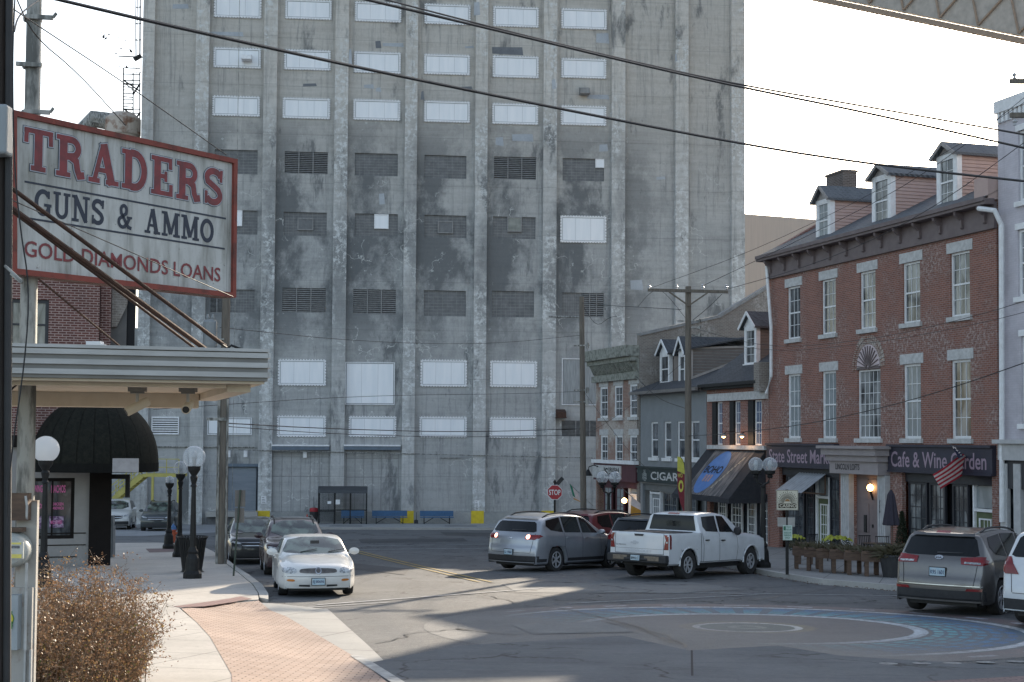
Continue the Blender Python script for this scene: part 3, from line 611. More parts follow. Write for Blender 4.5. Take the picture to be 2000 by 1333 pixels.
for a, b_ in ((532, 644), (672, 782)):
    u0, z0, u1, z1 = EL.rect(a, 869, b_, 879); o = MB().box(u0, u1, -.55, -.46, z0, z1-.1).build('canopy_ledge', pm('blue_grey_steel', (.13, .17, .22), None, 4, .5), er)
    MB().box(u0, u1, -.60, -.01, z1-.095, z1).build('ledge_cap', M_STEELW, o)
jb = MB()
for a, b_, n, ys in ((532, 642, 6, (893, 931)), (676, 782, 6, (895, 933))):
    zt = EL.uv(600, 884)[1]; zb = EL.uv(600, 1000)[1]
    ua = EL.uv(a, 950)[0]; ub = EL.uv(b_, 950)[0]
    if a == 676: ub = EL.uv(778, 950)[0]
    for i in range(n+1): x = ua+(ub-ua)*i/n; jb.box(x-.02, x+.02, -.012, -.002, zb, zt)
    for y in ys: z = EL.uv(600, y)[1]; jb.box(ua, ub, -.014, -.003, z-.02, z+.02)
jb.build('cladding_joints', M_LOUV, er)
cb = MB(); z = EL.uv(600, 882)[1]; cb.tube([(uL, -.1, z+.25), (EL.uv(500, 880)[0], -.1, z+.25)], .05, 6); cb.tube([(EL.uv(440, 880)[0], -.52, z+.1), (EL.uv(1160, 880)[0], -.52, z-.35)], .035, 6)
cb.tube([(EL.uv(860, 910)[0], -.1, EL.uv(860, 895)[1]), (EL.uv(900, 910)[0], -.1, EL.uv(900, 895)[1])], .03, 6)
x = EL.uv(466, 300)[0]; cb.tube([(x, -.9, 0), (x, -.9, HT)], .018, 5)
cb.build('conduit', M_GALV, er)
# plinth, yellow squares, sills
z1 = EL.uv(900, 1000)[1]; MB().box(EL.uv(527, 1010)[0], uR-.2, -.47, -.02, -1, z1).build('plinth', concrete_mat('plinth_concrete', (.26, .27, .265), (.40, .40, .385)), er)
for a, b_ in ((500, 527), (782, 808), (920, 945), (1057, 1082)):
    r = EL.rect(a, 999, b_, 1025, -.47); MB().box(r[0], r[2], -.486, -.472, -.5, r[3]+.03).build('yellow_paint_square', M_YEL, er)
# roll-up door and dock
u0, z0, u1, z1 = door; o = MB().box(u0+.1, u1-.1, .18, .22, z0, z1-.1).build('roller_door', pm('roller_steel', (.24, .27, .31), (.19, .22, .26), 3, .5, .3, stretch=(.3, 1, 3)), er); mb = MB()
for i in range(30): z = z0+(z1-z0)*i/30; mb.box(u0+.1, u1-.1, .165, .18, z, z+.05)
mb.build('slats', MATS['roller_steel'], o)
MB().box(u0-.15, u0, -.1, .1, z0, z1+.2).box(u1, u1+.15, -.1, .1, z0, z1+.2).box(u0, u1, -.1, .1, z1, z1+.2).build('frame', MATS['blue_grey_steel'], o)
MB().box(EL.uv(405, 1000)[0], EL.uv(505, 1000)[0], -1.1, -.01, z0-.35, z0-.02).build('dock_ledge', M_KERB, er)
MB().box(EL.uv(405, 1000)[0], EL.uv(505, 1000)[0], -.6, -.02, -1, z0-.36).build('dock_wall', M_GRID, er)
mb = MB()
for p in ((447, 886), (480, 886), (596, 887)): u, z = EL.uv(*p); mb.box(u-.12, u+.12, -.25, -.003, z-.25, z+.2)
mb.build('wall_light', M_STEELW, er)
for r in ((510, 969, 520, 984), (927, 978, 936, 991)):
    u0, z0, u1, z1 = EL.rect(*r, -.47); o = MB().box(u0, u1, -.50, -.455, z0, z1).build('wall_sign', M_WHITE, er); mb = MB()
    for q in (.15, .35, .55, .8): z = z0+(z1-z0)*q; mb.box(u0+.05, u1-.05-(q*.1), -.504, -.501, z-.02, z+.02)
    mb.build('print_lines', M_LOUV, o)
# ================================================================== BEHIND THE ELEVATOR, LEFT
# tank with elbow duct
p = at(239, 300, 97); tk = empty('steel_tank', (p.x, p.y, -5), 0, 'pale rust streaked cylindrical tank beside the grain elevator above the shop sign', 'tank')
zt = at(239, 222, 97).z+5; rr = 31/2800*97
MB().lathe([(0, 0), (rr, 0), (rr, zt-1.6), (rr+.12, zt-1.5), (rr+.12, zt-.4), (rr*.7, zt), (0, zt+.05)], 28).build('shell', pm('rusty_cream_steel', (.50, .44, .38), (.22, .12, .08), 1.2, .7, lo=.5, hi=.62, detail=7), tk)
MB().tube([(-rr*.6, 0, zt-.6), (-rr-.9, 0, zt-.4), (-rr-1.6, 0, zt-1.2), (-rr-1.7, 0, zt-2.4), (-rr-1.7, 0, zt-8)], .62, 12).build('duct', M_GALV, tk)
# stair tower
st = empty('stair_tower', at(258, 300, 100), 0, 'open black steel stair tower against the left edge of the grain elevator', 'stairs'); o_ = at(258, 300, 100)
mb = MB(); P = lambda x, y, dy=0: at(x, y, 100+dy)-o_
for x in (241, 260, 273):
    for dy in (0, 1.6): mb.bar(P(x, 133 if x == 241 else 143, dy), P(x, 420, dy), .07)
for k in range(32):
    y = 157+k*6.4; mb.bar(P(241, y), P(260, y+(k % 3)), .09, .05)
for y in (133, 145, 157, 165, 213, 221): mb.bar(P(241, y), P(274, y+1), .06); mb.bar(P(241, y, 1.6), P(274, y+1, 1.6), .05)
for y0 in (165, 221, 290): mb.bar(P(241, y0-8), P(274, y0+14), .1); mb.bar(P(260, y0+20), P(274, y0-2), .1)
mb.build('stair_frame', M_BLACK, st)
ld = empty('caged_ladder', at(270, 60, 98), 0, 'tall thin caged ladder running up beside the grain elevator corner', 'ladder'); o_ = at(270, 60, 98); mb = MB(); P = lambda x, y, dy=0: at(x, y, 98+dy)-o_
for x, dy in ((266, -.4), (269, -.8), (274, -.4), (276, 0)): mb.bar(P(x, -60, dy), P(x-2, 112, dy), .045)
for k in range(7):
    y = -50+k*32; mb.tube([P(266, y, 0), P(266, y+1, -.5), P(270, y+1, -.9), (P(275, y, -.5)), P(276, y, 0)], .03, 5)
mb.bar(P(231, 110), P(275, 112), .07); mb.bar(P(262, 117), P(276, 109), .35, .2)
mb.build('ladder_rails', M_BLACK, ld)
# birds
mb = MB().add([(-.32, 0, .1), (0, -.1, 0), (0, .1, 0), (.32, 0, .1), (0, -.28, .02), (0, .22, 0)], [(0, 1, 2), (3, 2, 1), (1, 4, 2), (1, 2, 5)])
bd0 = None
for (x, y) in ((197, 64), (202, 73), (206, 77), (214, 69), (231, 74), (233, 80), (246, 80), (237, 95), (256, 101), (228, 106), (235, 131), (248, 133), (265, 134)):
    if bd0 is None: b0 = bd0 = mb.build('bird', M_BLACK)
    else: b0 = bd0.copy(); COL.objects.link(b0)
    b0.location = at(x, y, 105); b0.rotation_euler = (random.uniform(-.4, .4), random.uniform(-.5, .5), random.uniform(0, 3)); tag(b0, 'small dark bird flying in the white sky left of the grain elevator', 'bird', 'birds flying left of the grain elevator')
# beige metal shed far right behind
p0 = at(1453, 418, 150); p1 = at(1760, 418, 158)
sh = MB().box(0, (p1-p0).length, 0, 12, -p0.z-7, 0).build('metal_shed', pm('beige_sheet_metal', (.50, .42, .36), (.44, .37, .32), 1, .6, stretch=(6, 6, .2)), label='plain beige sheet metal building rising behind the brick rooftops', cat='warehouse')
sh.location = (p0.x, p0.y, p0.z); sh.rotation_euler = (0, 0, math.atan2(p1.y-p0.y, p1.x-p0.x))
# conveyor gallery
g0 = at(1480, -34, 98); g1 = at(2000, 71, 80); gd = (g1-g0).normalized(); g2 = g0+gd*90; g0 = g0-gd*10; side = gd.cross(Vector((0, 0, 1))).normalized()*(-1); up = side.cross(gd)*-1
if up.z < 0: up = -up
if side.y < 0: side = -side
gl = empty('conveyor_gallery', g0, 0, 'enclosed conveyor bridge on lattice girders crossing the top right corner', 'conveyor bridge'); L_ = (g2-g0).length
V = lambda a, s_, u: gd*a+side*s_+up*u
mb = MB(); mb.add([V(a, s_, u) for a in (0, L_) for s_, u in ((0, .0), (3, 0), (3, 2.4), (0, 2.4))], [(0, 1, 2, 3), (4, 5, 6, 7), (0, 1, 5, 4), (1, 2, 6, 5), (2, 3, 7, 6), (3, 0, 4, 7)])
mb.build('gallery_body', pm('glare_tan_steel', (.48, .44, .39), (.36, .33, .29), 2, .7), gl); mb = MB(); k = 0  # body tan lightened so the colour carries the sun's glare
for s_ in (-.1, 3.1): mb.bar(V(0, s_, -.25), V(L_, s_, -.25), .3)
while k*3 < L_-3:
    mb.bar(V(k*3, -.1, -.2), V(k*3+3, 3.1, -.2), .12); mb.bar(V(k*3, 3.1, -.22), V(k*3+3, -.1, -.22), .12); mb.bar(V(k*3, -.1, -.25), V(k*3, 3.1, -.25), .16)
    mb.bar(V(k*3, -.12, .1), V(k*3+1.5, -.12, 2.3), .1); mb.bar(V(k*3+1.5, -.14, 2.3), V(k*3+3, -.14, .1), .1); k += 1
mb.build('lattice', pm('rust_tan_steel', (.36, .27, .20), None, 4, .7), gl)
# ================================================================== STATE STREET ROW (right)
E_ = (4.7, -15.5); O_ = (11.0, 61.8)
SE = Vector(E_).normalized()
def row_fac(name, px, label, cat='building'):
    d = ray(px, 858); n = Vector((-SE.y, SE.x, 0)); k = Vector((*O_, 0)).dot(n)/d.dot(n); p = d*k
    return Fac(name, (p.x, p.y), SE, gz(p.x, p.y)+.14, label, cat)
M_SIDEP = pm('pink_siding', (.50, .37, .33), (.44, .32, .29), 2, .7); M_SIDET = pm('taupe_siding', (.22, .19, .17), (.18, .155, .14), 2, .7)
def clap(mb, x, y0, y1, z0, z1f, step=.13):
    """clapboard relief on a cheek wall at local x (normal +x); z1f(y) is the top"""
    z = z0
    while z < z1f:
        mb.add([(x+.004, y0, z+step), (x+.03, y0, z+.01), (x+.03, y1, z+.01), (x+.004, y1, z+step), (x, y0, z), (x, y1, z)], [(0, 1, 2, 3), (1, 4, 5, 2)]); z += step
M_PED = pm('weathered_pediment_paint', (.36, .34, .33), (.24, .22, .21), 6, .7)
def dormer(par, u0, u1, zb, zt, zap, y, dep, sid, roofm, ov=.14, win_cols=2, rows=4, glass=None, wfr=.16):
    d = MB(); cx = (u0+u1)/2
    d.box(u0+.03, u1-.03, y+.03, y+dep, zb-.6, zt); o = d.build('dormer', sid, par)
    mb = MB(); clap(mb, u1-.03, y+.05, y+dep, zb-.3, zt-.1); clap2 = mb.build('siding', sid, o)
    fb = MB().box(u0, u0+wfr, y-.04, y+.06, zb, zt).box(u1-wfr, u1, y-.04, y+.06, zb, zt).box(u0+wfr, u1-wfr, y-.04, y+.06, zt-.14, zt).box(u0-.04, u1+.04, y-.1, y+.05, zb-.1, zb)
    fb.box(u1-.0, u1+.035, y-.04, y+.16, zb, zt)
    fb.build('casing', M_WHITE, o)
    window(o, (u0+wfr, zb, u1-wfr, zt-.14), y+.0, win_cols, rows, .06, glass=glass or M_GLASSC, sill=False, mun=.018)
    MB().prism([(u0-ov+.06, zt), (u1+ov-.06, zt), (cx, zap-.08)], y-.02, y+.03, 'xz').build('gable', M_PED if sid is M_SIDEP else M_WHITE, o)
    rb = MB(); th = .09
    for sgn in (-1, 1):
        e = cx+sgn*((u1-u0)/2+ov)
        rb.add([(e, y-.22, zt-.04), (cx, y-.22, zap), (cx, y+dep+.6, zap), (e, y+dep+.1, zt-.04), (e, y-.22, zt-.04-th), (cx, y-.22, zap-th), (cx, y+dep+.6, zap-th), (e, y+dep+.1, zt-.04-th)], [(0, 1, 2, 3), (4, 7, 6, 5), (0, 4, 5, 1), (0, 3, 7, 4)])
    rb.build('dormer_roof', roofm, o)
    tb = MB()
    for sgn in (-1, 1):
        e = cx+sgn*((u1-u0)/2+ov); tb.bar((e, y-.235, zt-.1), (cx, y-.235, zap-.06), .03, .13)
    tb.build('rake_trim', M_PED if sid is M_SIDEP else M_WHITE, o)
    return o
# ------------------------------------------------ brick building with the market
B = row_fac('brick_building', 1503, 'three-storey red brick building with pink-sided dormers, cafe signs and white windows'); br = B.root
L = B.uv(1948, 700)[0]; zE = B.uv(1780, 481)[1]                      # brick top
xs3 = [(1538, 1562.5), (1604.5, 1632.4), (1679.5, 1710), (1763.5, 1797), (1855, 1896)]
h3 = []; z0 = B.uv(1693, 643)[1]; z1 = B.uv(1693, 530)[1]
for a, b_ in xs3: h3.append((B.uv(a, 600)[0], z0, B.uv(b_, 600)[0], z1))
wq = sum(h[2]-h[0] for h in h3)/5; h3 = [((h[0]+h[2])/2-wq/2, h[1], (h[0]+h[2])/2+wq/2, h[3]) for h in h3]
zb2 = B.uv(1780, 857)[1]; zt2 = B.uv(1780, 711)[1]
h2 = [(h[0], zb2, h[2], zt2) for i, h in enumerate(h3) if i != 2]; hc = (B.uv(1675, 800)[0], zb2, B.uv(1720, 800)[0], B.uv(1697, 722)[1])
zS0 = B.uv(1740, 918)[1]; zS1 = B.uv(1740, 873)[1]; 
hd = (B.uv(1668, 1000)[0], 0, B.uv(1724, 1000)[0], zS0); hl = (B.uv(1522, 1000)[0], 0, B.uv(1640, 1000)[0], zS0-.05); hr = (B.uv(1762, 1000)[0], 0, B.uv(1938, 1000)[0], zS0-.05)
mb = MB(); holed(mb, 0, L, -1, zE, h3+h2+[hc, hd, hl, hr], 0, .16)
D_ = 8.0; mb.quad((L, 0, -1), (L, D_, -1), (L, D_, zE), (L, 0, zE)); mb.quad((0, D_, -1), (L, D_, -1), (L, D_, zE), (0, D_, zE))
mb.add([(0, 0, -1), (0, D_, -1), (0, D_, zE), (0, 0, zE)], [(0, 1, 2, 3)]); mb.quad((0, .5, .02), (L, .5, .02), (L, 3, .02), (0, 3, .02))
mb.build('wall', M_BRICK, br)
gl_ = [M_GLASS, M_GLASS, M_GLASSC, M_GLASSC, M_GLASSC]
for i, h in enumerate(h3): window(br, h, .10, 3, 4, .08, glass=gl_[i], lintel=(.36, .17, M_STONE))
for i, h in enumerate(h2): window(br, h, .10, 3, 4, .09, glass=[M_GLASSG, M_GLASSG, M_GLASSG, M_GLASSC][i], lintel=(.36, .17, M_STONE))
window(br, hc, .10, 5, 6, .07, mid=False, glass=M_GLASSC)
# fanlight over the central window
cx = (hc[0]+hc[2])/2; rx = (hc[2]-hc[0])/2; zc = hc[3]+.06; rz_ = B.uv(1697, 673)[1]-zc
fo = MB().prism([(cx+rx*math.cos(R(a)), zc+rz_*math.sin(R(a))) for a in range(0, 181, 12)], -.03, .02, 'xz').build('fanlight', pm('pinkish_panel', (.62, .52, .53), (.52, .43, .44), 3, .7), br)
mb = MB()
for a in range(6, 180, 14):
    mb.bar((cx+rx*.14*math.cos(R(a)), -.045, zc+rz_*.14*math.sin(R(a))), (cx+rx*.94*math.cos(R(a)), -.045, zc+rz_*.94*math.sin(R(a))), .05, .03)
mb.lathe([(.09, -.06), (.09, -.03)], 10, Matrix.Translation((cx, 0, zc+.02)), 'y'); mb.box(hc[0], hc[2], -.04, .0, hc[3]+.01, hc[3]+.1)
mb.build('fan_ribs', M_TRIM, fo)
mb = MB()
for a in range(0, 180, 8):
    for q in (1.0, 1.22):
        c = lambda ang, k: (cx+rx*k*math.cos(R(ang)), -.028-.004*(q > 1), zc+rz_*(k)*math.sin(R(ang)))
        p = [c(a+.8, q+.02), c(a+7.2, q+.02), c(a+7.2, q+.2), c(a+.8, q+.2)]; mb.add(p+[(x, 0, z) for x, y, z in p], [(0, 1, 2, 3), (0, 1, 5, 4), (1, 2, 6, 5), (2, 3, 7, 6), (3, 0, 4, 7)])
mb.build('brick_arch', M_BRICKP, fo)
# cornice
zR = B.uv(1750, 440-8, -.4)[1]
MB().box(-.1, L+.05, -.12, -.003, zE-.05, zR-.1).box(-.25, L+.1, -.5, -.121, zR-.22, zR-.03).box(-.25, L+.1, -.56, -.501, zR-.12, zR+.02).build('cornice', M_TRIM, br)
n = 12
for i in range(n+1):
    x = .4+(L-.8)*i/n; MB().prism([(-.122, zR-.8), (-.2, zR-.75), (-.22, zR-.5), (-.42, zR-.35), (-.46, zR-.23), (-.122, zR-.23)], x-.06, x+.06, 'yz').build('bracket', MATS['grey_brown_trim'], br)
# main roof
RY = 4.0; RZ = zR+2.25
ro = MB().add([(-.3, -.5, zR), (L+.1, -.5, zR), (L+.1, RY, RZ), (-.3, RY, RZ), (-.3, 2*RY+.5, zR), (L+.1, 2*RY+.5, zR)], [(0, 1, 2, 3), (3, 2, 5, 4)]).build('roof', M_SHING, br)
MB().add([(-.02, -.02, zR-.5), (-.02, RY, zR-.5), (-.02, RY, RZ+.25), (-.02, -.02, zR+.2), (-.35, -.02, zR-.5), (-.35, RY, zR-.5), (-.35, RY, RZ+.25), (-.35, -.02, zR+.2)], [(0, 1, 2, 3), (4, 5, 6, 7), (3, 2, 6, 7), (0, 3, 7, 4)]).build('parapet', M_BRICK, br)
MB().quad((L+.04, -.01, zE), (L+.04, 2*RY, zE), (L+.04, RY, RZ), (L+.04, 0, zR)).build('gable_wall', M_BRICK, br)
u, z = B.uv(1641, 337, 4.5); MB().box(u-.75, u+.75, 4.2, 4.9, RZ-1, z).box(u-.8, u+.8, 4.15, 4.95, z-.12, z-.02).build('chimney', M_CHIM, ro)
for wx0, wx1, wy0, wy1, ya, gl1 in ((1595, 1623, 390, 466, 362, M_GLASSG), (1704.5, 1741, 343, 436, 320, None), (1831, 1870, 302, 402, 277, None)):
    off = .25; r = B.rect(wx0, wy0, wx1, wy1, off); za = B.uv((wx0+wx1)/2, ya, off)[1]
    dormer(br, r[0], r[2], r[1], r[3], za, off, 3.2, M_SIDEP, M_SHING, glass=gl1 or M_GLASSC)
# storefront band signs
M_BAND = pm('navy_fascia', (.035, .035, .055), (.03, .028, .04), 3, .6); M_LILAC = pm('lilac_lettering', (.36, .27, .33), (.30, .22, .27), 6, .6)
uD0, uD1 = B.uv(1640, 900)[0], B.uv(1741, 900)[0]
M_DKG = pm('dark_storefront_paint', (.028, .03, .038), None, 4, .5)
for a, b_, tx, ta, tb in ((.02, uD0-.02, 'State Street Market', B.uv(1509, 900)[0], uD0+.35), (uD1+.02, L-.1, 'Cafe & Wine Garden', B.uv(1748, 900)[0], B.uv(1935, 900)[0])):
    s_ = MB().box(a, b_, -.16, -.004, zS0, zS1).box(a, b_, -.24, -.004, zS1+.002, zS1+.09).box(a, b_, -.2, -.005, zS0-.07, zS0-.002).build('fascia_sign', M_BAND, br)
    text_mb(tx, ta, min(tb, b_-.05), zS0+.12, zS1-.16, -.163, .012).build('lettering', M_LILAC, s_)
# door surround
dn = MB().box(uD0+.1, uD1-.1, -.5, -.003, zS0-.2, zS0+.28).box(uD0+.0, uD1-.0, -.62, -.003, zS0+.281, zS0+.5).box(uD0-.12, uD1+.12, -.76, -.003, zS0+.501, zS0+.75).box(uD0-.25, uD1+.25, -.9, -.003, zS0+.751, zS1+.02).build('door_hood', pm('taupe_trim', (.33, .29, .29), (.28, .25, .25), 3, .6), br)
text_mb('LINCOLN LOFTS', B.uv(1652, 908)[0]+.1, B.uv(1702, 908)[0], zS0-.05, zS0+.18, -.505, .012).build('lettering', M_BLACK, dn)
pl = MB(); 
for a, b_ in ((B.uv(1652, 1000)[0], hd[0]), (hd[2], B.uv(1739, 1000)[0])): 
    pl = MB().box(a, b_, -.22, -.003, -.2, zS0-.21)
    for k in range(3): q = a+(b_-a)*(k+1)/4; pl.box(q-.02, q+.02, -.245, -.221, .3, zS0-.3)
    pl.build('door_pilaster', pm('pale_pilaster_paint', (.50, .50, .50), None, 4, .6), br)
dr = MB().box(hd[0], hd[2], .12, .18, 0, zS0-.21).build('panelled_door', pm('taupe_door', (.19, .155, .155), (.16, .13, .13), 3, .6), br); mb = MB()
cxd = (hd[0]+hd[2])/2; wd = (hd[2]-hd[0])
for k in range(2):
    for z0_, z1_ in ((.25, .95), (1.1, 2.2), (2.35, zS0-.4)): a = hd[0]+wd*(k*.5+.06); mb.box(a, a+wd*.38, .095, .119, z0_, z1_)
mb.build('door_panel', MATS['taupe_door'], dr); MB().box(cxd-.42, cxd-.24, .06, .12, 1.1, 1.75).build('keypad', M_BLACK, dr); MB().box(cxd+.16, cxd+.22, .06, .12, 1.3, 1.42).build('handle', M_BLACK, dr)
u, z = B.uv(1702, 953); pl_ = MB().lathe([(0, -.14), (.09, -.1), (.13, 0), (.09, .1), (0, .14)], 12, Matrix.Translation((u, -.05, z))).build('door_lamp', pm('warm_lit_globe', (.9, .6, .3), None, 3, .4, emit=(1, .55, .2), es=6), br, True)
MB().bar((u, -.05, z-.12), (u-.05, .1, z-.45), .06).build('lamp_arm', M_BLACK, pl_)
text_mb('200', B.uv(1729, 980)[0]-.05, B.uv(1729, 980)[0]+.1, 1.9, 2.4, -.226, .01).build('house_number', M_BLACK, br)
# shop fronts
def front(a, b_, z1, bays, door=None, doorcol=None, base=.55, par=br, y=.22, fm=M_DKG, glass=None, cols=4, rows=6, wf=None):
    f = MB().box(a, b_, y+.3, y+.34, 0, z1); f.box(a, b_, y-.08, y+.02, z1-.35, z1).build('shopfront_frame', fm, par)
    for x0, x1 in bays:
        o = window(par, (a+(b_-a)*x0, base, a+(b_-a)*x1, z1-.36), y, cols, rows, .07, wf or fm, glass or M_GLASSC, sill=False, mun=.03, mid=False, name='shop_window')
        MB().box(a+(b_-a)*x0, a+(b_-a)*x1, y-.05, y+.1, 0, base-.002).build('stall_riser', fm, o)
    if door:
        x0, x1 = a+(b_-a)*door[0], a+(b_-a)*door[1]
        d_ = MB().box(x0+.08, x1-.08, y+.1, y+.15, 0, 2.2).build('shop_door', doorcol, par); MB().box(x0, x0+.08, y, y+.16, 0, z1-.36).box(x1-.08, x1, y, y+.16, 0, z1-.36).box(x0+.08, x1-.08, y, y+.16, 2.22, 2.32).build('frame', M_WHITE, d_)
        window(d_, (x0+.25, .35, x1-.25, 2.0), y+.09, 3, 4, .05, M_WHITE, M_GLASSG, sill=False, mun=.025, mid=False)
        MB().box(x0+.09, x1-.09, y+.1, y+.14, 2.34, z1-.37).build('transom', M_GLASSG, d_)
M_GRN = pm('olive_green_door', (.10, .13, .06), None, 4, .6)
front(hl[0], hl[2], hl[3], [(.05, .36), (.40, .52), (.78, .98)], (.54, .76), M_GRN, glass=M_GLASS, cols=3)
front(hr[0], hr[2], hr[3], [(.02, .24), (.27, .45), (.53, .70)], (.74, .96), M_GRN, cols=3)
# little tin awning
u0, u1 = B.uv(1560, 940)[0], B.uv(1601, 940)[0]; z = B.uv(1600, 926)[1]; mb = MB()
for k in range(10):
    a = u0+(u1-u0+.5)*k/10; b_ = u0+(u1-u0+.5)*(k+.5)/10; c = u0+(u1-u0+.5)*(k+1)/10
    mb.quad((a, -.0, z), (b_, -.0, z+.03), (b_, -1.1, z-.72), (a, -1.1, z-.75)); mb.quad((b_, -.0, z+.03), (c, 0, z), (c, -1.1, z-.75), (b_, -1.1, z-.72))
aw = mb.build('tin_awning', pm('grey_tin', (.38, .40, .42), (.28, .30, .31), 3, .5, .4), br)
mb = MB()
for x in (u0+.1, u1+.35): mb.bar((x, .05, z-.8), (x, -1.0, z-.72), .06); mb.bar((x, .05, z-.8), (x, .05, z), .06)
mb.build('awning_bracket', M_PLANT, aw)
# downpipes
dp = MB(); r1 = [B.uv(1497, 520, -.2), B.uv(1506, 640, -.2), B.uv(1506, 735, -.2), B.uv(1497, 768, -.2)]
dp.tube([(u, -.2, z) for u, z in r1], .07, 8); dp.build('downpipe', M_WHITE, br)
dp = MB(); q = [B.uv(1919, 408, -.35), B.uv(1948, 412, -.3), B.uv(1956, 440, -.2), B.uv(1957, 1020, -.2)]
dp.tube([(q[0][0], -.5, q[0][1]), (q[1][0], -.4, q[1][1]), (q[2][0], -.2, q[2][1]), (q[3][0], -.2, max(.1, q[3][1]))], .085, 8).build('downpipe', M_WHITE, br)
x = L+.02; MB().box(x-.7, x+.05, -.35, 3.8, zR-.05, zR+.7).build('fire_wall', MATS['pink_siding'], br)

# ------------------------------------------------ lavender painted brick building at the right edge
Wb = Fac('painted_building', tuple((B.o+B.e*(L+.12))[:2]), SE, B.z0, 'tall lavender-white painted brick building with dentil cornice at the right edge', 'building'); wr = Wb.root
zW = Wb.uv(1946, 207)[1]; wins = []
for x0, x1, y0, y1 in ((1989, 2030, 250, 390), (1988, 2030, 445, 578), (1995, 2040, 655, 828)): wins.append(Wb.rect(x0, y0, x1, y1))
LW = 14.0; mb = MB(); sf = (Wb.uv(1964, 1000)[0], 0, LW-.4, Wb.uv(1964, 905)[1]); holed(mb, 0, LW, -1, zW, wins+[sf], 0, .16)
mb.quad((0, 0, -1), (0, 14, -1), (0, 14, zW), (0, 0, zW)); mb.quad((LW, 0, -1), (LW, 14, -1), (LW, 14, zW), (LW, 0, zW)); mb.quad((0, 14, -1), (LW, 14, -1), (LW, 14, zW), (0, 14, zW)); mb.quad((0, 0, zW), (LW, 0, zW), (LW, 14, zW), (0, 14, zW))
mb.build('wall', M_BRICKW, wr)
for h in wins: window(wr, h, .1, 2, 4, .09, glass=M_GLASSG, lintel=(.2, .1, M_WHITE), sill=M_WHITE)
c = MB().box(-.01, LW, -.14, -.003, zW-.3, zW+.1)
for i in range(60): c.box(.1+i*.22, .22+i*.22, -.10, -.003, zW-.62, zW-.302)
c.build('cornice', M_WHITE, wr)
z = Wb.uv(1964, 862)[1]; MB().box(.1, LW, -.4, -.003, z-.08, z+.05).box(.2, LW, -.25, -.003, sf[3]+.1, z-.081).build('shop_cornice', MATS['pale_pilaster_paint'], wr)
o = MB().box(sf[0]+.1, LW-.3, -.1, .02, sf[3]-.8, sf[3]+.09).build('shop_sign', M_DKG, wr)
for x in (.15, sf[0]+.6, sf[0]+2.8): MB().box(x, x+.35, -.14, -.003, -.2, sf[3]-.01).build('shop_pilaster', MATS['pale_pilaster_paint'], wr)
MB().box(sf[0], sf[2], .12, .16, .7, sf[3]-.82).build('shop_window', M_GLASS, wr); MB().box(sf[0], sf[2], .08, .17, -.1, .69).build('stall_riser', M_WHITE, wr)

# ------------------------------------------------ two-storey brick with dark roof and the awning
Cb = row_fac('awning_building', 1381, 'low two-storey brick building with steep dark shingle roof and black entertainment awning'); cr = Cb.root
LC = Cb.uv(1502, 800)[0]; zC = Cb.uv(1435, 772)[1]; zLint = Cb.uv(1435, 784)[1]
hs = [Cb.rect(a, 788, b_, 869) for a, b_ in ((1391, 1411), (1425, 1446), (1461, 1488))]; zz0 = min(h[1] for h in hs); hs = [(h[0], zz0, h[2], zLint) for h in hs]
zSf = Cb.uv(1435, 960)[1]
mb = MB(); holed(mb, 0, LC, -1, zC+.3, hs+[(.35, 0, LC-.15, zSf)], 0, .18); mb.quad((LC, 0, -1), (LC, 5, -1), (LC, 5, zC), (LC, 0, zC)); mb.quad((0, .9, 0), (LC, .9, 0), (LC, .9, zSf), (0, .9, zSf)); mb.build('wall', M_BRICK, cr)
M_BLUEPANE = pm('blue_stained_pane', (.10, .14, .22), (.05, .08, .16), 6, .2)  # dark blue pane colour without emission
for h in hs:
    w0 = (h[2]-h[0])*.42; o = window(cr, (h[0]+w0, h[1], h[2], h[3]), .11, 3, 4, .06, glass=M_BLUEPANE, sill=False)
    MB().box(h[0]+.02, h[0]+w0-.01, -.02, .1, h[1], h[3]).build('shutter', M_BLACK, o)
MB().box(.3, LC-.05, -.14, -.003, zLint+.03, zLint+.38).build('lintel_band', M_STONE, cr); MB().box(.4, LC-.1, -.2, -.003, zz0-.2, zz0-.02).build('sill_band', M_STONE, cr)
zRe = Cb.uv(1420, 747, -.35)[1]; RYC, RZC = 4.6, zRe+3.4
co = MB().add([(-.1, -.4, zRe), (LC-.02, -.4, zRe), (LC-.02, RYC, RZC), (-.1, RYC, RZC), (-.1, -.4, zRe-.12), (LC-.02, -.4, zRe-.12)], [(0, 1, 2, 3), (0, 4, 5, 1)]).add([(-.1, RYC, RZC), (LC-.02, RYC, RZC), (LC-.02, 9, zRe), (-.1, 9, zRe)], [(0, 1, 2, 3)]).build('roof', M_SHINGD, cr)
MB().box(-.1, LC-.4, -.46, -.401, zRe-.16, zRe-.02).box(0, LC-.2, -.3, -.004, zC+.3, zRe-.12).build('gutter', M_BLACK, cr)
MB().box(LC-.55, LC-.03, -.45, 1.2, zRe-.5, zRe+.75).build('chimney_stub', M_BRICKG, co)
r = Cb.rect(1455, 638, 1478, 711, .9); dormer(cr, r[0], r[2], r[1], r[3], Cb.uv(1463, 609, .9)[1], .9, 3.0, M_SIDET, M_SHINGD, wfr=.13, ov=.25)
# storefront
front(.35, LC-.15, zSf, [(.08, .22), (.32, .50), (.60, .73), (.82, .96)], base=.3, wf=M_WHITE, par=cr, fm=pm('slate_blue_paint', (.19, .22, .26), None, 4, .6), glass=M_GLASS, cols=3, rows=5)
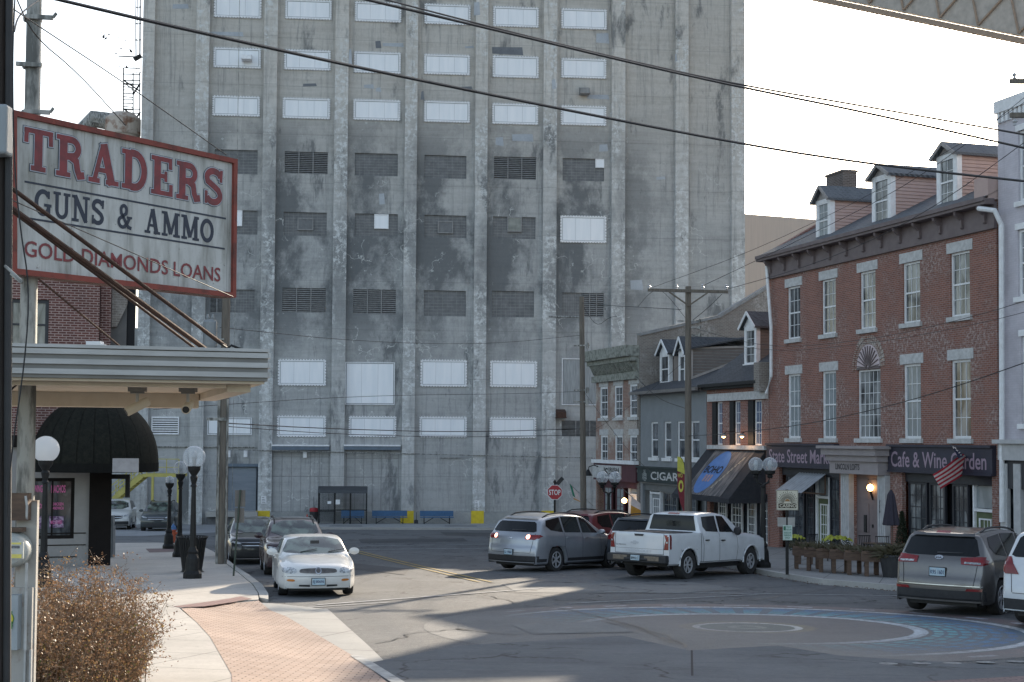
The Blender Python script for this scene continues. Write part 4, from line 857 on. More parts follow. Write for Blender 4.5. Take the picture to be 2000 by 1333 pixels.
# awning (fabric on a frame) with the badge
a0, a1 = Cb.uv(1380, 900)[0], Cb.uv(1496, 900)[0]; zA1 = Cb.uv(1440, 880)[1]; zA0 = zA1-2.15; pr = 1.75
M_AWN = pm('black_awning_canvas', (.02, .022, .028), (.035, .036, .042), 6, .8); mb = MB().prism([(-.01, zA1), (-pr, zA0+.1), (-pr, zA0-.1), (-.01, zA0-.1)], a0, a1, 'yz'); aw = mb.build('awning', M_AWN, cr)
def onaw(s, t, up=.012):                                             # s across 0..1, t down 0..1
    return Vector((a0+(a1-a0)*s, -pr*t-.01-up, zA1+(zA0+.1-zA1)*t+up))
mb = MB().add([onaw(.18, .02), onaw(.85, .02), onaw(.85, .98), onaw(.18, .98)], [(0, 1, 2, 3)]); mb.build('awning_panel', pm('grey_printed_canvas', (.07, .07, .075), (.20, .185, .18), 2.6, .8, stretch=(3, .5, .5), lo=.42, hi=.6, detail=6), aw)
mb = MB(); cs, ct = .42, .49
mb.add([onaw(cs+.17*math.cos(k*.2618)+.0*math.sin(k*.2618), ct+.46*math.sin(k*.2618), .018) for k in range(24)], [tuple(range(24))]); mb.build('blue_oval', pm('blue_print', (.07, .17, .42), (.10, .22, .5), 3, .6), aw)
def aw_text(tx, s0, s1, t0, t1, mat, up):
    q = text_mb(tx, s0, s1, 0, 1, 0, .02); q.v = [tuple(onaw(x, t1+(t0-t1)*z, up)) for x, y, z in q.v]; q.build('awning_lettering', mat, aw)
aw_text('BOHO', .27, .56, .36, .52, M_BLACK, .026); aw_text('LAUNDRY', .27, .57, .55, .66, pm('tan_print', (.4, .28, .24), None, 4, .6), .026) if False else None
aw_text('III', .36, .48, .55, .70, MATS.get('tan_print') or pm('tan_print', (.45, .30, .26), None, 4, .6), .026)
mb = MB(); 
for k in range(9):
    s = .60+.02*k; t = .80-.075*k; q = [onaw(s-.012, t+.03, .02), onaw(s+.018, t+.02, .02), onaw(s+.02, t-.05, .02), onaw(s-.006, t-.045, .02)]; mb.add(q, [(0, 1, 2, 3)])
mb.build('awning_figure', pm('cream_print', (.42, .38, .30), (.2, .17, .13), 9, .7), aw)
for k, x in enumerate((1418, 1454)):
    u, z = Cb.uv(x, 858, -.5); o = MB().tube([(u, -.05, z+.35), (u, -.5, z+.32), (u, -.62, z+.22)], .02, 6).build('gooseneck_lamp', M_BLACK, cr)
    MB().lathe([(.05, .12), (.22, 0)], 12, Matrix.Translation((u, -.62, z+.12))).build('lamp_shade', M_GALV, o)
    MB().lathe([(0, -.08), (.07, -.05), (.08, .0), (.0, .06)], 10, Matrix.Translation((u, -.62, z+.12))).build('bulb', MATS['warm_lit_globe'], o)
    ld_ = bpy.data.lights.new('gooseneck_light', 'POINT'); ld_.energy = 6; ld_.color = (1, .62, .35); ld_.shadow_soft_size = .08; lo_ = bpy.data.objects.new('gooseneck_light', ld_); COL.objects.link(lo_); lo_.parent = cr; lo_.location = (u, -.55, z+.0)
# ------------------------------------------------ grey cigar building with mansard
Db = row_fac('grey_shop_building', 1251, 'grey stucco two-storey cigar shop building with narrow windows and shingled mansard dormers'); dr_ = Db.root
LD = Db.uv(1379.5, 800)[0]; zD = Db.uv(1310, 765)[1]; zDs0 = Db.uv(1310, 945)[1]; zDs1 = Db.uv(1310, 917)[1]
hs = [Db.rect(a, 824, b_, 895) for a, b_ in ((1271, 1285), (1297, 1311), (1323, 1337), (1349, 1366))]; z0 = hs[1][1]; z1 = hs[1][3]; hs = [(h[0], z0, h[2], z1) for h in hs]
mb = MB(); holed(mb, 0, LD, -1, zD, hs+[(.3, 0, LD-.2, zDs0-.1)], 0, .15); mb.quad((0, 0, -1), (0, 6, -1), (0, 6, zD), (0, 0, zD)); mb.quad((LD, 0, -1), (LD, 6, -1), (LD, 6, zD), (LD, 0, zD)); mb.build('wall', pm('grey_stucco', (.25, .265, .275), (.21, .225, .235), 1.5, .85, bmp=.2), dr_)
for h in hs: window(dr_, h, .08, 1, 2, .08, glass=M_GLASS, sill=M_WHITE)
zDe = Db.uv(1300, 760, -.35)[1]; RYD = 4.2; zc0 = Db.uv(1350, 741, .9)[1]; RZD = zDe+(zc0-zDe)/1.35*(RYD+.45)
do_ = MB().add([(-.2, -.45, zDe), (LD+.05, -.45, zDe), (LD+.05, RYD, RZD), (-.2, RYD, RZD), (-.2, 9, zDe), (LD+.05, 9, zDe), (-.2, -.45, zDe-.1), (LD+.05, -.45, zDe-.1)], [(0, 1, 2, 3), (3, 2, 5, 4), (0, 1, 7, 6)]).build('roof', M_SHINGD, dr_)
MB().box(-.25, LD+.02, -.58, -.451, zDe-.2, zDe-.04).box(0, LD, -.3, -.003, zD-.1, zDe-.11).build('gutter', pm('taupe_gutter', (.20, .185, .175), None, 4, .6), dr_)
for x0, x1, ya in ((1290, 1308, 663), (1326.5, 1340, 657)):
    r = Db.rect(x0, 690, x1, 748, .8); dormer(dr_, r[0], r[2], r[1], r[3], Db.uv((x0+x1)/2, ya, .8)[1], .8, 3, M_SIDET, M_SHINGD, wfr=.1, ov=.22, win_cols=1, rows=2, glass=M_GLASS)
# big shed dormer: cheek wall at the right end of the roof
uc = Db.uv(1350, 700, .9)[0]; zc1 = Db.uv(1350, 681, .9)[1]; sl_ = (zc0-zDe)/1.35; we = .9+(zc1+.25-zc0)/sl_; ul = uc-2.2
sdm = MB().add([(uc, .9, zc0), (uc, we, zc1+.25), (uc, .9, zc1), (ul, .9, zc0), (ul, we, zc1+.25), (ul, .9, zc1)], [(0, 1, 2), (3, 5, 4), (0, 2, 5, 3), (1, 2, 5, 4)]).build('shed_dormer', M_SIDET, dr_); mb = MB(); z = zc0+.12
while z < zc1:
    mb.box(uc-.001, uc+.02, .92, max(.94, .9+(z-zc0)/sl_), z, z+.025); z += .15
mb.build('siding_shadow_gap', M_LOUV, sdm)
MB().bar((uc+.03, .85, zc0-.02), (uc+.03, we, zc1+.22), .05, .22).bar((uc+.03, .85, zc1), (uc+.03, we, zc1+.26), .05, .1).bar((uc+.03, .92, zc0), (uc+.03, .92, zc1), .09).build('white_trim', pm('cream_trim', (.45, .41, .38), None, 4, .6), sdm)
zr_ = zc1+.9
MB().add([(uc+.25, .65, zc1+.02), (uc+.25, 5.2, zr_), (ul, 5.2, zr_), (ul, .65, zc1+.02), (uc+.25, .65, zc1-.07), (uc+.25, 5.2, zr_-.1), (ul, 5.2, zr_-.1), (ul, .65, zc1-.07)], [(0, 1, 2, 3), (4, 5, 6, 7), (0, 1, 5, 4), (0, 3, 7, 4)]).build('shed_roof', M_SHINGD, sdm)
s_ = MB().box(.05, LD-.05, -.2, -.004, zDs0, zDs1).box(.0, LD, -.28, -.004, zDs1+.002, zDs1+.09).build('fascia_sign', pm('dark_green_sign', (.03, .045, .045), None, 4, .6), dr_)
a, b_ = Db.uv(1278, 930)[0], Db.uv(1336, 930)[0]; text_mb('CIGARS', a, a+(b_-a)*1.08, zDs0+.14, zDs1-.16, -.204, .02).build('lettering', M_STONE, s_)
u, z = Db.uv(1266, 929); mb = MB().lathe([(.0, -.207), (.26, -.206)], 16, Matrix.Translation((u, 0, z-.05)), 'y').box(u-.12, u+.12, -.21, -.205, z+.15, z+.3).box(u-.3, u-.2, -.21, -.205, z-.2, z+.1).box(u+.2, u+.3, -.21, -.205, z-.2, z+.1); mb.build('emblem', pm('faded_emblem', (.4, .41, .4), (.08, .1, .1), 14, .7, lo=.42, hi=.52), s_)
front(.3, LD-.2, zDs0-.1, [(.30, .52), (.60, .82)], (.06, .24), MATS['grey_stucco'], par=dr_, fm=pm('grey_shopfront', (.17, .18, .18), None, 4, .6), glass=M_GLASS, cols=3, rows=3)
# raked fire wall between the shop and the pub
p = Db.o; fw = MB(); pts = [(0, Db.uv(1246, 656)[1]), (4.6, Db.uv(1246, 656)[1]+1.1), (8.0, Db.uv(1246, 656)[1]+3.1), (13, Db.uv(1246, 656)[1]+6.1)]
fw.prism([(0, 0)]+pts+[(13, 0)], -.5, -.15, 'yz').build('party_wall', M_BRICKG, dr_); mb = MB()
for (a, b_), (c, d) in zip(pts, pts[1:]): mb.bar((-.32, a, b_+.05), (-.32, c, d+.05), .5, .16)
mb.build('coping', M_LOUV, dr_)
# ------------------------------------------------ brick building with green cornice, pub below
Pb = row_fac('pub_building', 1164, 'mottled brick pub building with pale green bracketed cornice at the far corner'); pr_ = Pb.root
LP = Pb.uv(1248, 800)[0]; zP = Pb.uv(1200, 738)[1]
h1 = [Pb.rect(a, 753, b_, 816) for a, b_ in ((1172, 1187), (1200, 1216), (1230, 1246))]; h2_ = [Pb.rect(a, 850, b_, 915) for a, b_ in ((1173, 1187), (1201, 1216), (1230, 1246))]
h1 = [(h[0], h1[1][1], h[2], h1[1][3]) for h in h1]; h2_ = [(h[0], h2_[1][1], h[2], h2_[1][3]) for h in h2_]; zPs = Pb.uv(1205, 940)[1]
mb = MB(); holed(mb, 0, LP, -1, zP, h1+h2_+[(.2, 0, LP-.2, zPs)], 0, .15); mb.quad((0, 0, -1), (0, 10, -1), (0, 10, zP), (0, 0, zP)); mb.quad((LP, 0, -1), (LP, 10, -1), (LP, 10, zP+1), (LP, 0, zP+1)); mb.quad((0, 0, zP), (LP, 0, zP), (LP, 10, zP), (0, 10, zP)); mb.build('wall', M_BRICKP, pr_)
for h in h1+h2_: window(pr_, h, .06, 2, 4, .13, glass=M_GLASS, sill=M_STONE, lintel=(.32, .12, M_STONE))
M_GREEN = pm('peeling_green_paint', (.30, .31, .27), (.14, .14, .12), 5, .8, detail=7, lo=.45, hi=.65); zK = Pb.uv(1195, 683)[1]
c = MB().box(-.1, LP-.0, -.25, -.003, zP-.2, zP+.15).box(-.2, LP, -.5, -.003, zP+.75, zP+1.0).box(-.35, LP+.05, -.75, -.003, zP+1.0, zK).box(0, LP, -.12, -.003, zP+.15, zP+.75).build('cornice', M_GREEN, pr_); mb = MB()
for i in range(26): x = .05+i*(LP-.15)/26; mb.prism([(-.12, zP+.2), (-.2, zP+.25), (-.45, zP+.74), (-.12, zP+.74)], x, x+.1, 'yz')
mb.build('dentils', M_GREEN, c)
M_MAR = pm('maroon_shopfront', (.10, .035, .045), (.075, .028, .035), 3, .6)
s_ = MB().box(.1, LP-.02, -.18, -.004, zPs, zPs+.95).build('fascia_sign', M_MAR, pr_); MB().box(0, LP, -.3, -.003, zPs+.952, zPs+1.15).build('shop_cornice', M_WHITE, pr_)
z0 = zPs+.22; u0, u1 = Pb.uv(1197, 955)[0], Pb.uv(1217, 955)[0]; ss = MB().box(Pb.uv(1165, 955)[0], u1+.2, -.25, -.181, z0-.1, z0+.62).build('pub_board', M_STONE, s_)
text_mb("'S", u0-.75, u0-.1, z0, z0+.5, -.254, .02).build('lettering', M_BLACK, ss); text_mb('IRISH', u0, u1, z0+.27, z0+.52, -.254, .02).build('lettering', M_BLACK, ss); text_mb('PUB', u0, u1, z0-.02, z0+.22, -.254, .02).build('lettering', M_BLACK, ss)
front(.2, LP-.2, zPs, [(.1, .3), (.4, .6)], (.7, .92), M_WHITE, par=pr_, fm=M_MAR, glass=M_GLASSG, cols=2, rows=4)
u, z = Pb.uv(1216, 978, -.4); MB().lathe([(0, -.16), (.13, -.1), (.15, .05), (0, .16)], 10, Matrix.Translation((u, -.3, z))).build('wall_lantern', MATS['warm_lit_globe'], pr_)
u, z = Pb.uv(1160, 921, -.5); MB().tube([(u, -.1, z+.2), (u, -.5, z+.35), (u, -.8, z+.25), (u, -.85, z)], .03, 6).lathe([(.06, .1), (.25, -.25)], 10, Matrix.Translation((u, -.85, z))).build('gooseneck_lamp', M_BLACK, pr_)
# ================================================================== LEFT FOREGROUND: sign, poles, canopy
SG = Fac('shop_sign', (at(20, 400, 11.5).x, 11.5), (.551, .834), -.2, 'weathered white pawn shop sign with red frame, red TRADERS lettering and black GUNS & AMMO', 'sign'); sr = SG.root
c4 = [SG.uv(*p) for p in ((20, 215), (460, 312), (457, 582), (20, 535))]
MB().prism(c4, .0, .16, 'xz').build('sign_face', pm('aged_white_sign', (.52, .525, .51), (.24, .24, .215), 3.2, .65, stretch=(1.8, 1, .35), lo=.45, hi=.68, detail=9), sr)
def inset(q, k): cx = sum(p[0] for p in q)/4; cz = sum(p[1] for p in q)/4; return [(p[0]-k*(1 if p[0] > cx else -1), p[1]-k*(1 if p[1] > cz else -1)) for p in q]
sgm = MATS['aged_white_sign']; t = sgm.node_tree; pb_ = t.nodes['Principled BSDF']; v = coords(t); c0 = pb_.inputs['Base Color'].links[0].from_socket
rn = mth(t, 'MULTIPLY', ramp(t, noise(t, coords(t, (9, 1, .35)), 2.2, 6, .75), .53, .66), ramp(t, noise(t, v, .9, 4), .42, .58)); c1 = mix(t, mth(t, 'MULTIPLY', rn, .6), c0, (.17, .14, .10))
c2 = mix(t, ramp(t, noise(t, v, 16, 6, .8), .60, .66, 0, .7), c1, (.10, .10, .08)); fx = mth(t, 'FRACT', mth(t, 'MULTIPLY', sepxyz(t, v)[0], 1/.61)); c3 = mix(t, mth(t, 'MULTIPLY', mth(t, 'LESS_THAN', fx, .008), .6), c2, (.12, .12, .12)); t.links.new(c3, pb_.inputs['Base Color'])
i4 = inset(c4, .045); mb = MB()
for i in range(4): mb.prism([c4[i], c4[(i+1) % 4], i4[(i+1) % 4], i4[i]], -.03, .17, 'xz')
mb.build('sign_frame', pm('red_sign_frame', (.24, .055, .04), (.10, .035, .028), 7, .75, detail=7, lo=.5), sr)
def zr(pa, pb): return (SG.uv(*pa)[1]+SG.uv(*pb)[1])/2
u0, u1 = SG.uv(44, 290)[0], SG.uv(437, 365)[0]; z1, z0 = zr((44, 246), (415, 328)), zr((52, 331), (415, 403))
M_SRED = pm('sign_red_letter', (.25, .05, .055), (.16, .045, .05), 9, .7, detail=8, lo=.42, hi=.62); M_SNAVY = pm('sign_navy', (.02, .03, .055), None, 5, .6); M_SPALE = pm('sign_pale_blue', (.50, .55, .62), None, 5, .6)
slab_text(MB(), 'TRADERS', u0+.012, u1-.012, z0+.008, z1-.008, -.001, .016).build('letter_outline', M_SNAVY, sr)
slab_text(MB(), 'TRADERS', u0+.012, u1-.012, z0+.008, z1-.008, -.004, .011).build('letter_inline', M_SPALE, sr)
slab_text(MB(), 'TRADERS', u0+.012, u1-.012, z0+.008, z1-.008, -.007, .0035).build('letters', M_SRED, sr)
u0, u1 = SG.uv(67, 400)[0], SG.uv(417, 450)[0]; z1, z0 = zr((67, 371), (416, 427)), zr((67, 423), (416, 473))
slab_text(MB(), 'GUNS & AMMO', u0, u1, z0, z1, -.001, .002, .09).build('letters', M_SNAVY, sr)
for a, b_ in (((48, 355), (441, 427.5)), ((50, 426), (438.6, 486.5))):
    A, B_ = SG.uv(*a), SG.uv(*b_); MB().prism([(A[0], A[1]-.008), (B_[0], B_[1]-.008), (B_[0], B_[1]+.008), (A[0], A[1]+.008)], -.003, -.001, 'xz').build('sign_rule', M_SNAVY, sr)
u0, u1 = SG.uv(47, 490)[0], SG.uv(430, 535)[0]; z1, z0 = zr((47, 472), (430, 521.6)), zr((47, 504), (430, 549))
sl = (SG.uv(430, 549)[1]-SG.uv(47, 504)[1]); text_mb('GOLD DIAMONDS LOANS', u0, u1, z0, z1, -.001, .012).build('letters', M_SRED, sr)
# leaning steel pole with straps
pr = at(62, 220, 11.85); P0 = at(38, 1600, 11.85); P1 = at(70, -160, 11.85)
pp = empty('sign_pole', P0, 0, 'mottled grey steel pole leaning behind the pawn shop sign, holding it up', 'pole')
MB().tube([(0, 0, 0), P1-P0], [.082, .058], 20).build('shaft', M_GALV, pp)
for y, dx0, dx1 in ((38, -8, 46), (130, -24, 26), (222, -6, 44)):
    q = at(62+(130-y)*.02, y, 11.85)-P0; s_ = 11.85/2800; mb = MB().lathe([(.075, -.02), (.078, .0), (.075, .02)], 16, Matrix.Translation(q)); mb.bar(q+Vector((dx0*s_, -.08, 0)), q+Vector((dx1*s_, -.08, -.01)), .028, .035)
    if dx1 > 30: mb.bar(q+Vector((dx1*s_, -.08, -.01)), q+Vector((dx1*s_+.03, -.08, .03)), .02)
    mb.build('strap_bracket', M_GALV, pp)
# black pole hard against the left edge
b0 = at(-14, 1500, 8); bp = empty('dark_pole', b0, 0, 'black wooden utility pole with conduit cut off by the left edge', 'pole')
t0 = at(-10, -150, 8)-b0; MB().tube([(0, 0, 0), t0], [.085, .078], 14).build('shaft', pm('creosote_wood', (.035, .025, .02), (.018, .014, .012), 5, .85, stretch=(6, 6, .6), bmp=.5), bp)
s8 = 8/2800; MB().tube([Vector((30*s8, -.03, 0)), t0+Vector((33*s8, -.03, 0))], .022, 10).build('conduit', M_PLB, bp)
q = at(8, 256, 7.9)-b0; o = MB().box(q.x-.05, q.x+.034, -.16, -.04, q.z-.14, q.z+.14).build('junction_box', pm('grey_plastic_box', (.30, .33, .35), None, 3, .5), bp); m_ = o.modifiers.new('b', 'BEVEL'); m_.width = .018; m_.segments = 3
# cables hanging down the pole
def wire(pts, r, label, name='cable', cat='cable', group=None, mat=None, sm=2, sag=0.):
    P = [at(*p) for p in pts]
    if sag:
        Q = []; a, b_ = P[0], P[-1]
        for k in range(25): t = k/24; p = a.lerp(b_, t); p.z -= sag*4*t*(1-t); Q.append(p)
        P = Q
    elif len(P) > 2: P = [Vector(x) for x in chaikin([tuple(p) for p in P], sm)]
    if isinstance(r, tuple): r = [r[0]+(r[1]-r[0])*i_/(len(P)-1) for i_ in range(len(P))]
    return MB().tube(P, r, 5).build(name, mat or M_WIRE, label=label, cat=cat, **({'group': group} if group else {}))
wire([(30, -20, 7.9), (24, 120, 7.9), (28, 330, 7.85), (40, 450, 7.85), (58, 560, 7.85), (50, 700, 7.8), (20, 900, 7.8), (14, 1010, 7.8)], .0045, 'black cable hanging in a long bend in front of the left end of the sign')
wire([(10, 520, 7.9), (38, 545, 7.8), (46, 556, 7.8), (22, 535, 7.85)], .009, 'short grey hose loop beside the black pole below the sign lettering', 'hose_loop', 'hose', mat=M_GALV)
# canopy
CE = Vector((.957, .29, 0)); cfr = at(523, 718, 11.5)
CP = Fac('canopy', (cfr.x-CE.x*3, cfr.y-CE.y*3), (.957, .29), cfr.z, 'flat pale metal entrance canopy with ribbed fascia and tan soffit over the sidewalk', 'canopy'); cp = CP.root
zt = CP.uv(523, 685)[1]; zb = CP.uv(523, 750)[1]; DC = 4.4
M_FAS = pm('canopy_fascia', (.24, .235, .22), (.18, .175, .165), 3, .6); M_RIB = pm('canopy_rib', (.52, .52, .51), (.38, .375, .36), 3, .5, stretch=(.6, 1, 4)); M_SOF = pm('bounce_lit_tan', (.70, .62, .50), (.62, .54, .42), 5, .7)  # soffit tan brightened to carry warm light bounced off the ground
MB().box(0, 3, 0, DC, zb+.02, zt).build('roof_slab', M_FAS, cp); mb = MB(); H_ = zt-zb
for k in range(3): z = zb+.035+H_*(.05+k*.29); mb.box(0, 3.0, -.022, -.002, z, z+H_*.15).box(3.002, 3.022, -.022, DC, z, z+H_*.15)
mb.box(0, 3.01, -.03, -.002, zt-.015, zt+.01)
mb.build('fascia_rib', M_RIB, cp)
MB().box(0, 2.98, .04, DC-.02, zb, zb+.019).build('soffit', M_SOF, cp); MB().box(-.2, 2.7, 3.0, 3.4, zb-.14, zb-.002).box(2.71, 2.9, .3, 3.4, zb-.06, zb-.002).box(-.2, 2.7, .25, .4, zb-.03, zb-.002).build('soffit_beam', M_SOF, cp)
# security cameras, each a thing of its own
def seccam(px, py, d, yaw, pitch, label):
    p = at(px, py, d); r_ = empty('security_camera', p, 0, label, 'security camera', 'security cameras under the canopy'); M4 = Matrix.Rotation(yaw, 4, 'Z') @ Matrix.Rotation(pitch, 4, 'X')
    top = zb+cfr.z-p.z
    MB().box(-.07, .07, -.05, .05, top-.045, top-.002).box(-.055, .055, -.03, .03, top-.06, top-.046).build('mount_box', M_FAS, r_)
    MB().tube([(0, 0, top-.06), (0, 0, .04), (0, .0, .0)], .014, 8).build('arm', M_RIB, r_)
    o = MB().lathe([(0, -.12), (.036, -.12), (.04, -.115), (.04, .09), (.03, .1), (0, .1)], 16, M4 @ Matrix.Translation((0, 0, -.03)), 'y').build('camera_body', M_SOF, r_); smooth_angle(o)
    MB().lathe([(0, -.1215), (.030, -.1215)], 14, M4 @ Matrix.Translation((0, 0, -.03)), 'y').build('lens', M_PLB, o)
seccam(268, 787, 12.3, R(-62), R(28), 'bullet security camera under the canopy pointing left, nearer the corner pole'); seccam(367, 787, 12.3, R(4), R(16), 'bullet security camera under the canopy pointing straight at the viewer')
wire([(18, 765, 11.4), (40, 745, 11.6), (62, 740, 12.2), (220, 744, 12.3), (300, 750, 12.3), (435, 745, 12.3)], .008, 'dark cable strung along the underside of the canopy')
q = at(182, 675, 11.8); MB().box(-.06, .06, 0, .1, -.02, .035).box(.02, .09, .01, .09, -.02, .01).build('roof_box', M_WHITE, label='small white box lying on top of the canopy', cat='box').location = q
# stay rods
for (a, b_, r, lab, m_) in ((((20, 366, 9.5), (440, 676, 11.9)), None, .016, 'upper dark steel stay rod running down to a turnbuckle on the canopy', M_RUST), (((18, 404, 9.5), (402, 683, 11.9)), None, .021, 'lower thick rusty stay rod crossing in front of the sign', M_RUST), (((22, 412, 9.6), (384, 683, 12.1)), None, .012, 'thin rusty stay rod just under the thick one', M_RUST), (((75, 545, 11.6), (238, 680, 12.5)), None, .009, 'short rusty brace from the pole under the sign to the canopy', M_RUST)):
    MB().tube([at(*a[0]), at(*a[1])], r, 8).build('stay_rod', m_, label=lab, cat='rod')
MB().tube([at(*p) for p in ((395, 645, 11.6), (425, 668, 11.8), (445, 681, 11.9), (452, 675, 11.9), (470, 682, 11.9))], .011, 6).build('turnbuckle', M_BLACK, label='black turnbuckle hook fixed on top of the canopy edge', cat='turnbuckle')
wire([(20, 390, 9.5), (455, 580, 13.1)], .004, 'thin guy wire crossing the sign face to its lower right corner')
# board, meter, boxes at the foot
s11 = 11.2/2800; o = at(30, 1400, 11.3); ub = empty('meter_board', o, 0, 'pale rust-spotted metal meter board at the bottom left corner', 'meter board')
X = lambda px: (px-30)*s11; Z = lambda py: (1400-py)*s11
MB().box(X(-40), X(58), .0, .05, Z(1500), Z(1150)).box(X(20), X(60), .051, .10, Z(1500), Z(980)).build('board', pm('rusty_pale_steel', (.42, .40, .37), (.20, .12, .08), 5, .7, lo=.52, hi=.7, detail=8), ub)
for x in (6, 46, 57): MB().box(X(x), X(x+4), -.03, -.001, Z(1333), Z(1270)).build('board_rib', M_RIB, ub)
MB().box(X(-30), X(38), -.09, -.001, Z(1268), Z(1162)).build('grey_cabinet', pm('pale_blue_cabinet', (.40, .44, .46), (.30, .33, .35), 3, .5), ub)
st_ = MB().prism([(X(18)+.054*math.cos(k*.52), Z(1208)+.06*math.sin(k*.52)) for k in range(12)], -.093, -.091, 'xz').build('sticker', pm('green_sticker', (.05, .22, .06), None, 3, .5), ub)
MB().prism([(X(18)+.048*math.cos(k*.52), Z(1208)+.053*math.sin(k*.52)) for k in range(12)], -.096, -.094, 'xz').build('sticker_disc', pm('yellow_sticker', (.75, .65, .04), None, 3, .5), st_)
MB().prism([(X(10), Z(1207)), (X(27), Z(1207)), (X(18), Z(1200))], -.098, -.097, 'xz').add([(X(18), -.097, Z(1191)), (X(30), -.097, Z(1194)), (X(22), -.097, Z(1199)), (X(16), -.097, Z(1187)), (X(8), -.097, Z(1194)), (X(16), -.097, Z(1199))], [(0, 1, 2), (3, 4, 5)]).build('sticker_roof', MATS['green_sticker'], st_)
text_mb('314', X(7), X(30), Z(1227), Z(1212), -.0985, .02).build('lettering', MATS['green_sticker'], st_)
MB().box(X(2), X(50), -.06, .03, Z(1018), Z(965)).box(X(-10), X(42), -.09, .02, Z(1040), Z(1032)).build('wood_block', M_PLANT, ub)
mt = MB().lathe([(0, -.13), (.085, -.125), (.105, -.10), (.112, -.05), (.112, .02), (0, .02)], 26, Matrix.Translation((X(20), 0, Z(1075))) @ Matrix.Diagonal((1.25, 1, 1.25, 1)), 'y').build('meter_socket', pm('grey_meter', (.42, .44, .42), (.3, .32, .3), 3, .5), ub); smooth_angle(mt)
def clear(name, a=.25, col=(.9, .92, .95)):
    m, t, b = nmat(name); b.inputs['Base Color'].default_value = (*col, 1); b.inputs['Roughness'].default_value = .05; b.inputs['Alpha'].default_value = a; b.inputs['Specular IOR Level'].default_value = .9; return m
M_CLR = clear('clear_glass_cover', .16)
dm = MB().lathe([(0, -.235), (.07, -.23), (.088, -.21), (.094, -.13)], 26, Matrix.Translation((X(33), 0, Z(1075))) @ Matrix.Diagonal((1.25, 1, 1.25, 1)), 'y').build('meter_glass', M_CLR, mt, True)
MB().box(X(33)-.075, X(33)+.075, -.16, -.14, Z(1075)-.06, Z(1075)+.07).build('meter_dial', pm('meter_face', (.5, .52, .48), None, 3, .5), mt); MB().box(X(33)-.05, X(33)+.05, -.166, -.161, Z(1075)+.02, Z(1075)+.04).build('meter_display', M_BLACK, mt); MB().box(X(33)-.065, X(33)+.065, -.166, -.161, Z(1075)-.055, Z(1075)-.025).box(X(33)-.06, X(33)+.06, -.166, -.161, Z(1075)+.05, Z(1075)+.065).build('meter_label', MATS['yellow_sticker'], mt)
MB().tube([(X(50), -.05, Z(1270)), (X(50), -.05, Z(1100))], .012, 8).tube([(X(48), -.05, Z(1016)), (X(49), -.06, Z(990)), (X(46), -.06, Z(970))], .01, 8).build('conduit', M_RIB, ub)
o = MB().lathe([(0, 0), (.02, .01), (.022, .03), (0, .05)], 8).build('red_beacon', pm('red_plastic', (.5, .01, .02), None, 3, .3)); tag(o, 'small red plastic lens beside the black pole above the meter', 'lamp'); o.location = at(15, 938, 8.2)

# ================================================================== dry shrub
random.seed(11)
sh_ = empty('dry_shrub', (-4.35, 14.3, gz(-4.3, 14.3)), 0, 'large brown dry shrub with a few green leaves at the bottom left', 'shrub'); o = sh_.location
st = MB(); lf = MB(); lg = MB(); ly = MB()
def leaf(mb, p, s):
    a = Vector((random.gauss(0, 1), random.gauss(0, 1), random.gauss(0, .8))).normalized(); b_ = a.cross(Vector((random.gauss(0, 1), random.gauss(0, 1), random.gauss(0, 1)))).normalized()
    mb.quad(p, p+a*s*.5+b_*s*.3, p+a*s, p+a*s*.5-b_*s*.3)
for k in range(860):
    bx, by = random.uniform(-1.05, .38), random.uniform(-1.7, 1.6)
    if random.random() < .3: bx = random.uniform(-.1, .38)
    h = random.uniform(.7, 1.42)*(1-.16*abs(bx)**2)*(1-.35*max(0, bx+.05))*(1+.12*math.sin(bx*5+by*3)); lean = Vector((random.gauss(.02+bx*.10, .13), random.gauss(0, .2), 1)).normalized()
    p = Vector((bx, by, 0)); pts = [p.copy()]; n = 7
    if random.random() < .035: h *= 1.25
    for i in range(n):
        lean = (lean+Vector((random.gauss(0, .13), random.gauss(0, .13), random.gauss(0, .03)))).normalized(); p = p+lean*h/n; pts.append(p.copy())
        if i > 0:
            for q in range(7 if i > 1 else 6):
                d = (Vector((random.gauss(0, 1), random.gauss(0, 1), random.gauss(.5, .6)))).normalized(); L_ = random.uniform(.05, .17); e = p+d*L_
                if random.random() < .45: st.tube([p, e], .0016, 3, False)
                for w_ in range(3):
                    r_ = random.random(); tgt = lf if r_ < .84 else (ly if r_ < .93 else lg)
                    if tgt is lg and p.z > .9: tgt = lf
                    leaf(tgt, p+d*L_*random.uniform(.2, 1.05)+Vector((random.gauss(0, .02), random.gauss(0, .02), random.gauss(0, .02))), random.uniform(.010, .034)*(1.35 if random.random() < .12 else 1))
    st.tube(pts, [.0045*(1-i/(n+1))+.001 for i in range(n+1)], 4, False)
for tx, ty in ((357, 1222), (340, 1290), (322, 1220), (300, 1212), (330, 1245), (290, 1320)):
    a = at(250+random.uniform(-10, 10), 1275+random.uniform(-20, 25), 14.2)-o; b_ = at(tx, ty, 14.0)-o; pts = [a.lerp(b_, i/8)+Vector((0, 0, .03*math.sin(i/8*3)+random.gauss(0, .006))) for i in range(9)]
    st.tube(pts, [.004*(1-i/10) for i in range(9)], 4, False)
    for i in range(2, 9):
        for q in range(5): leaf(lf, pts[i]+Vector((random.gauss(0, .025), random.gauss(0, .02), random.gauss(-.01, .025))), random.uniform(.014, .03))
st.build('stems', pm('dry_twig', (.24, .165, .11), (.13, .09, .06), 9, .8), sh_)
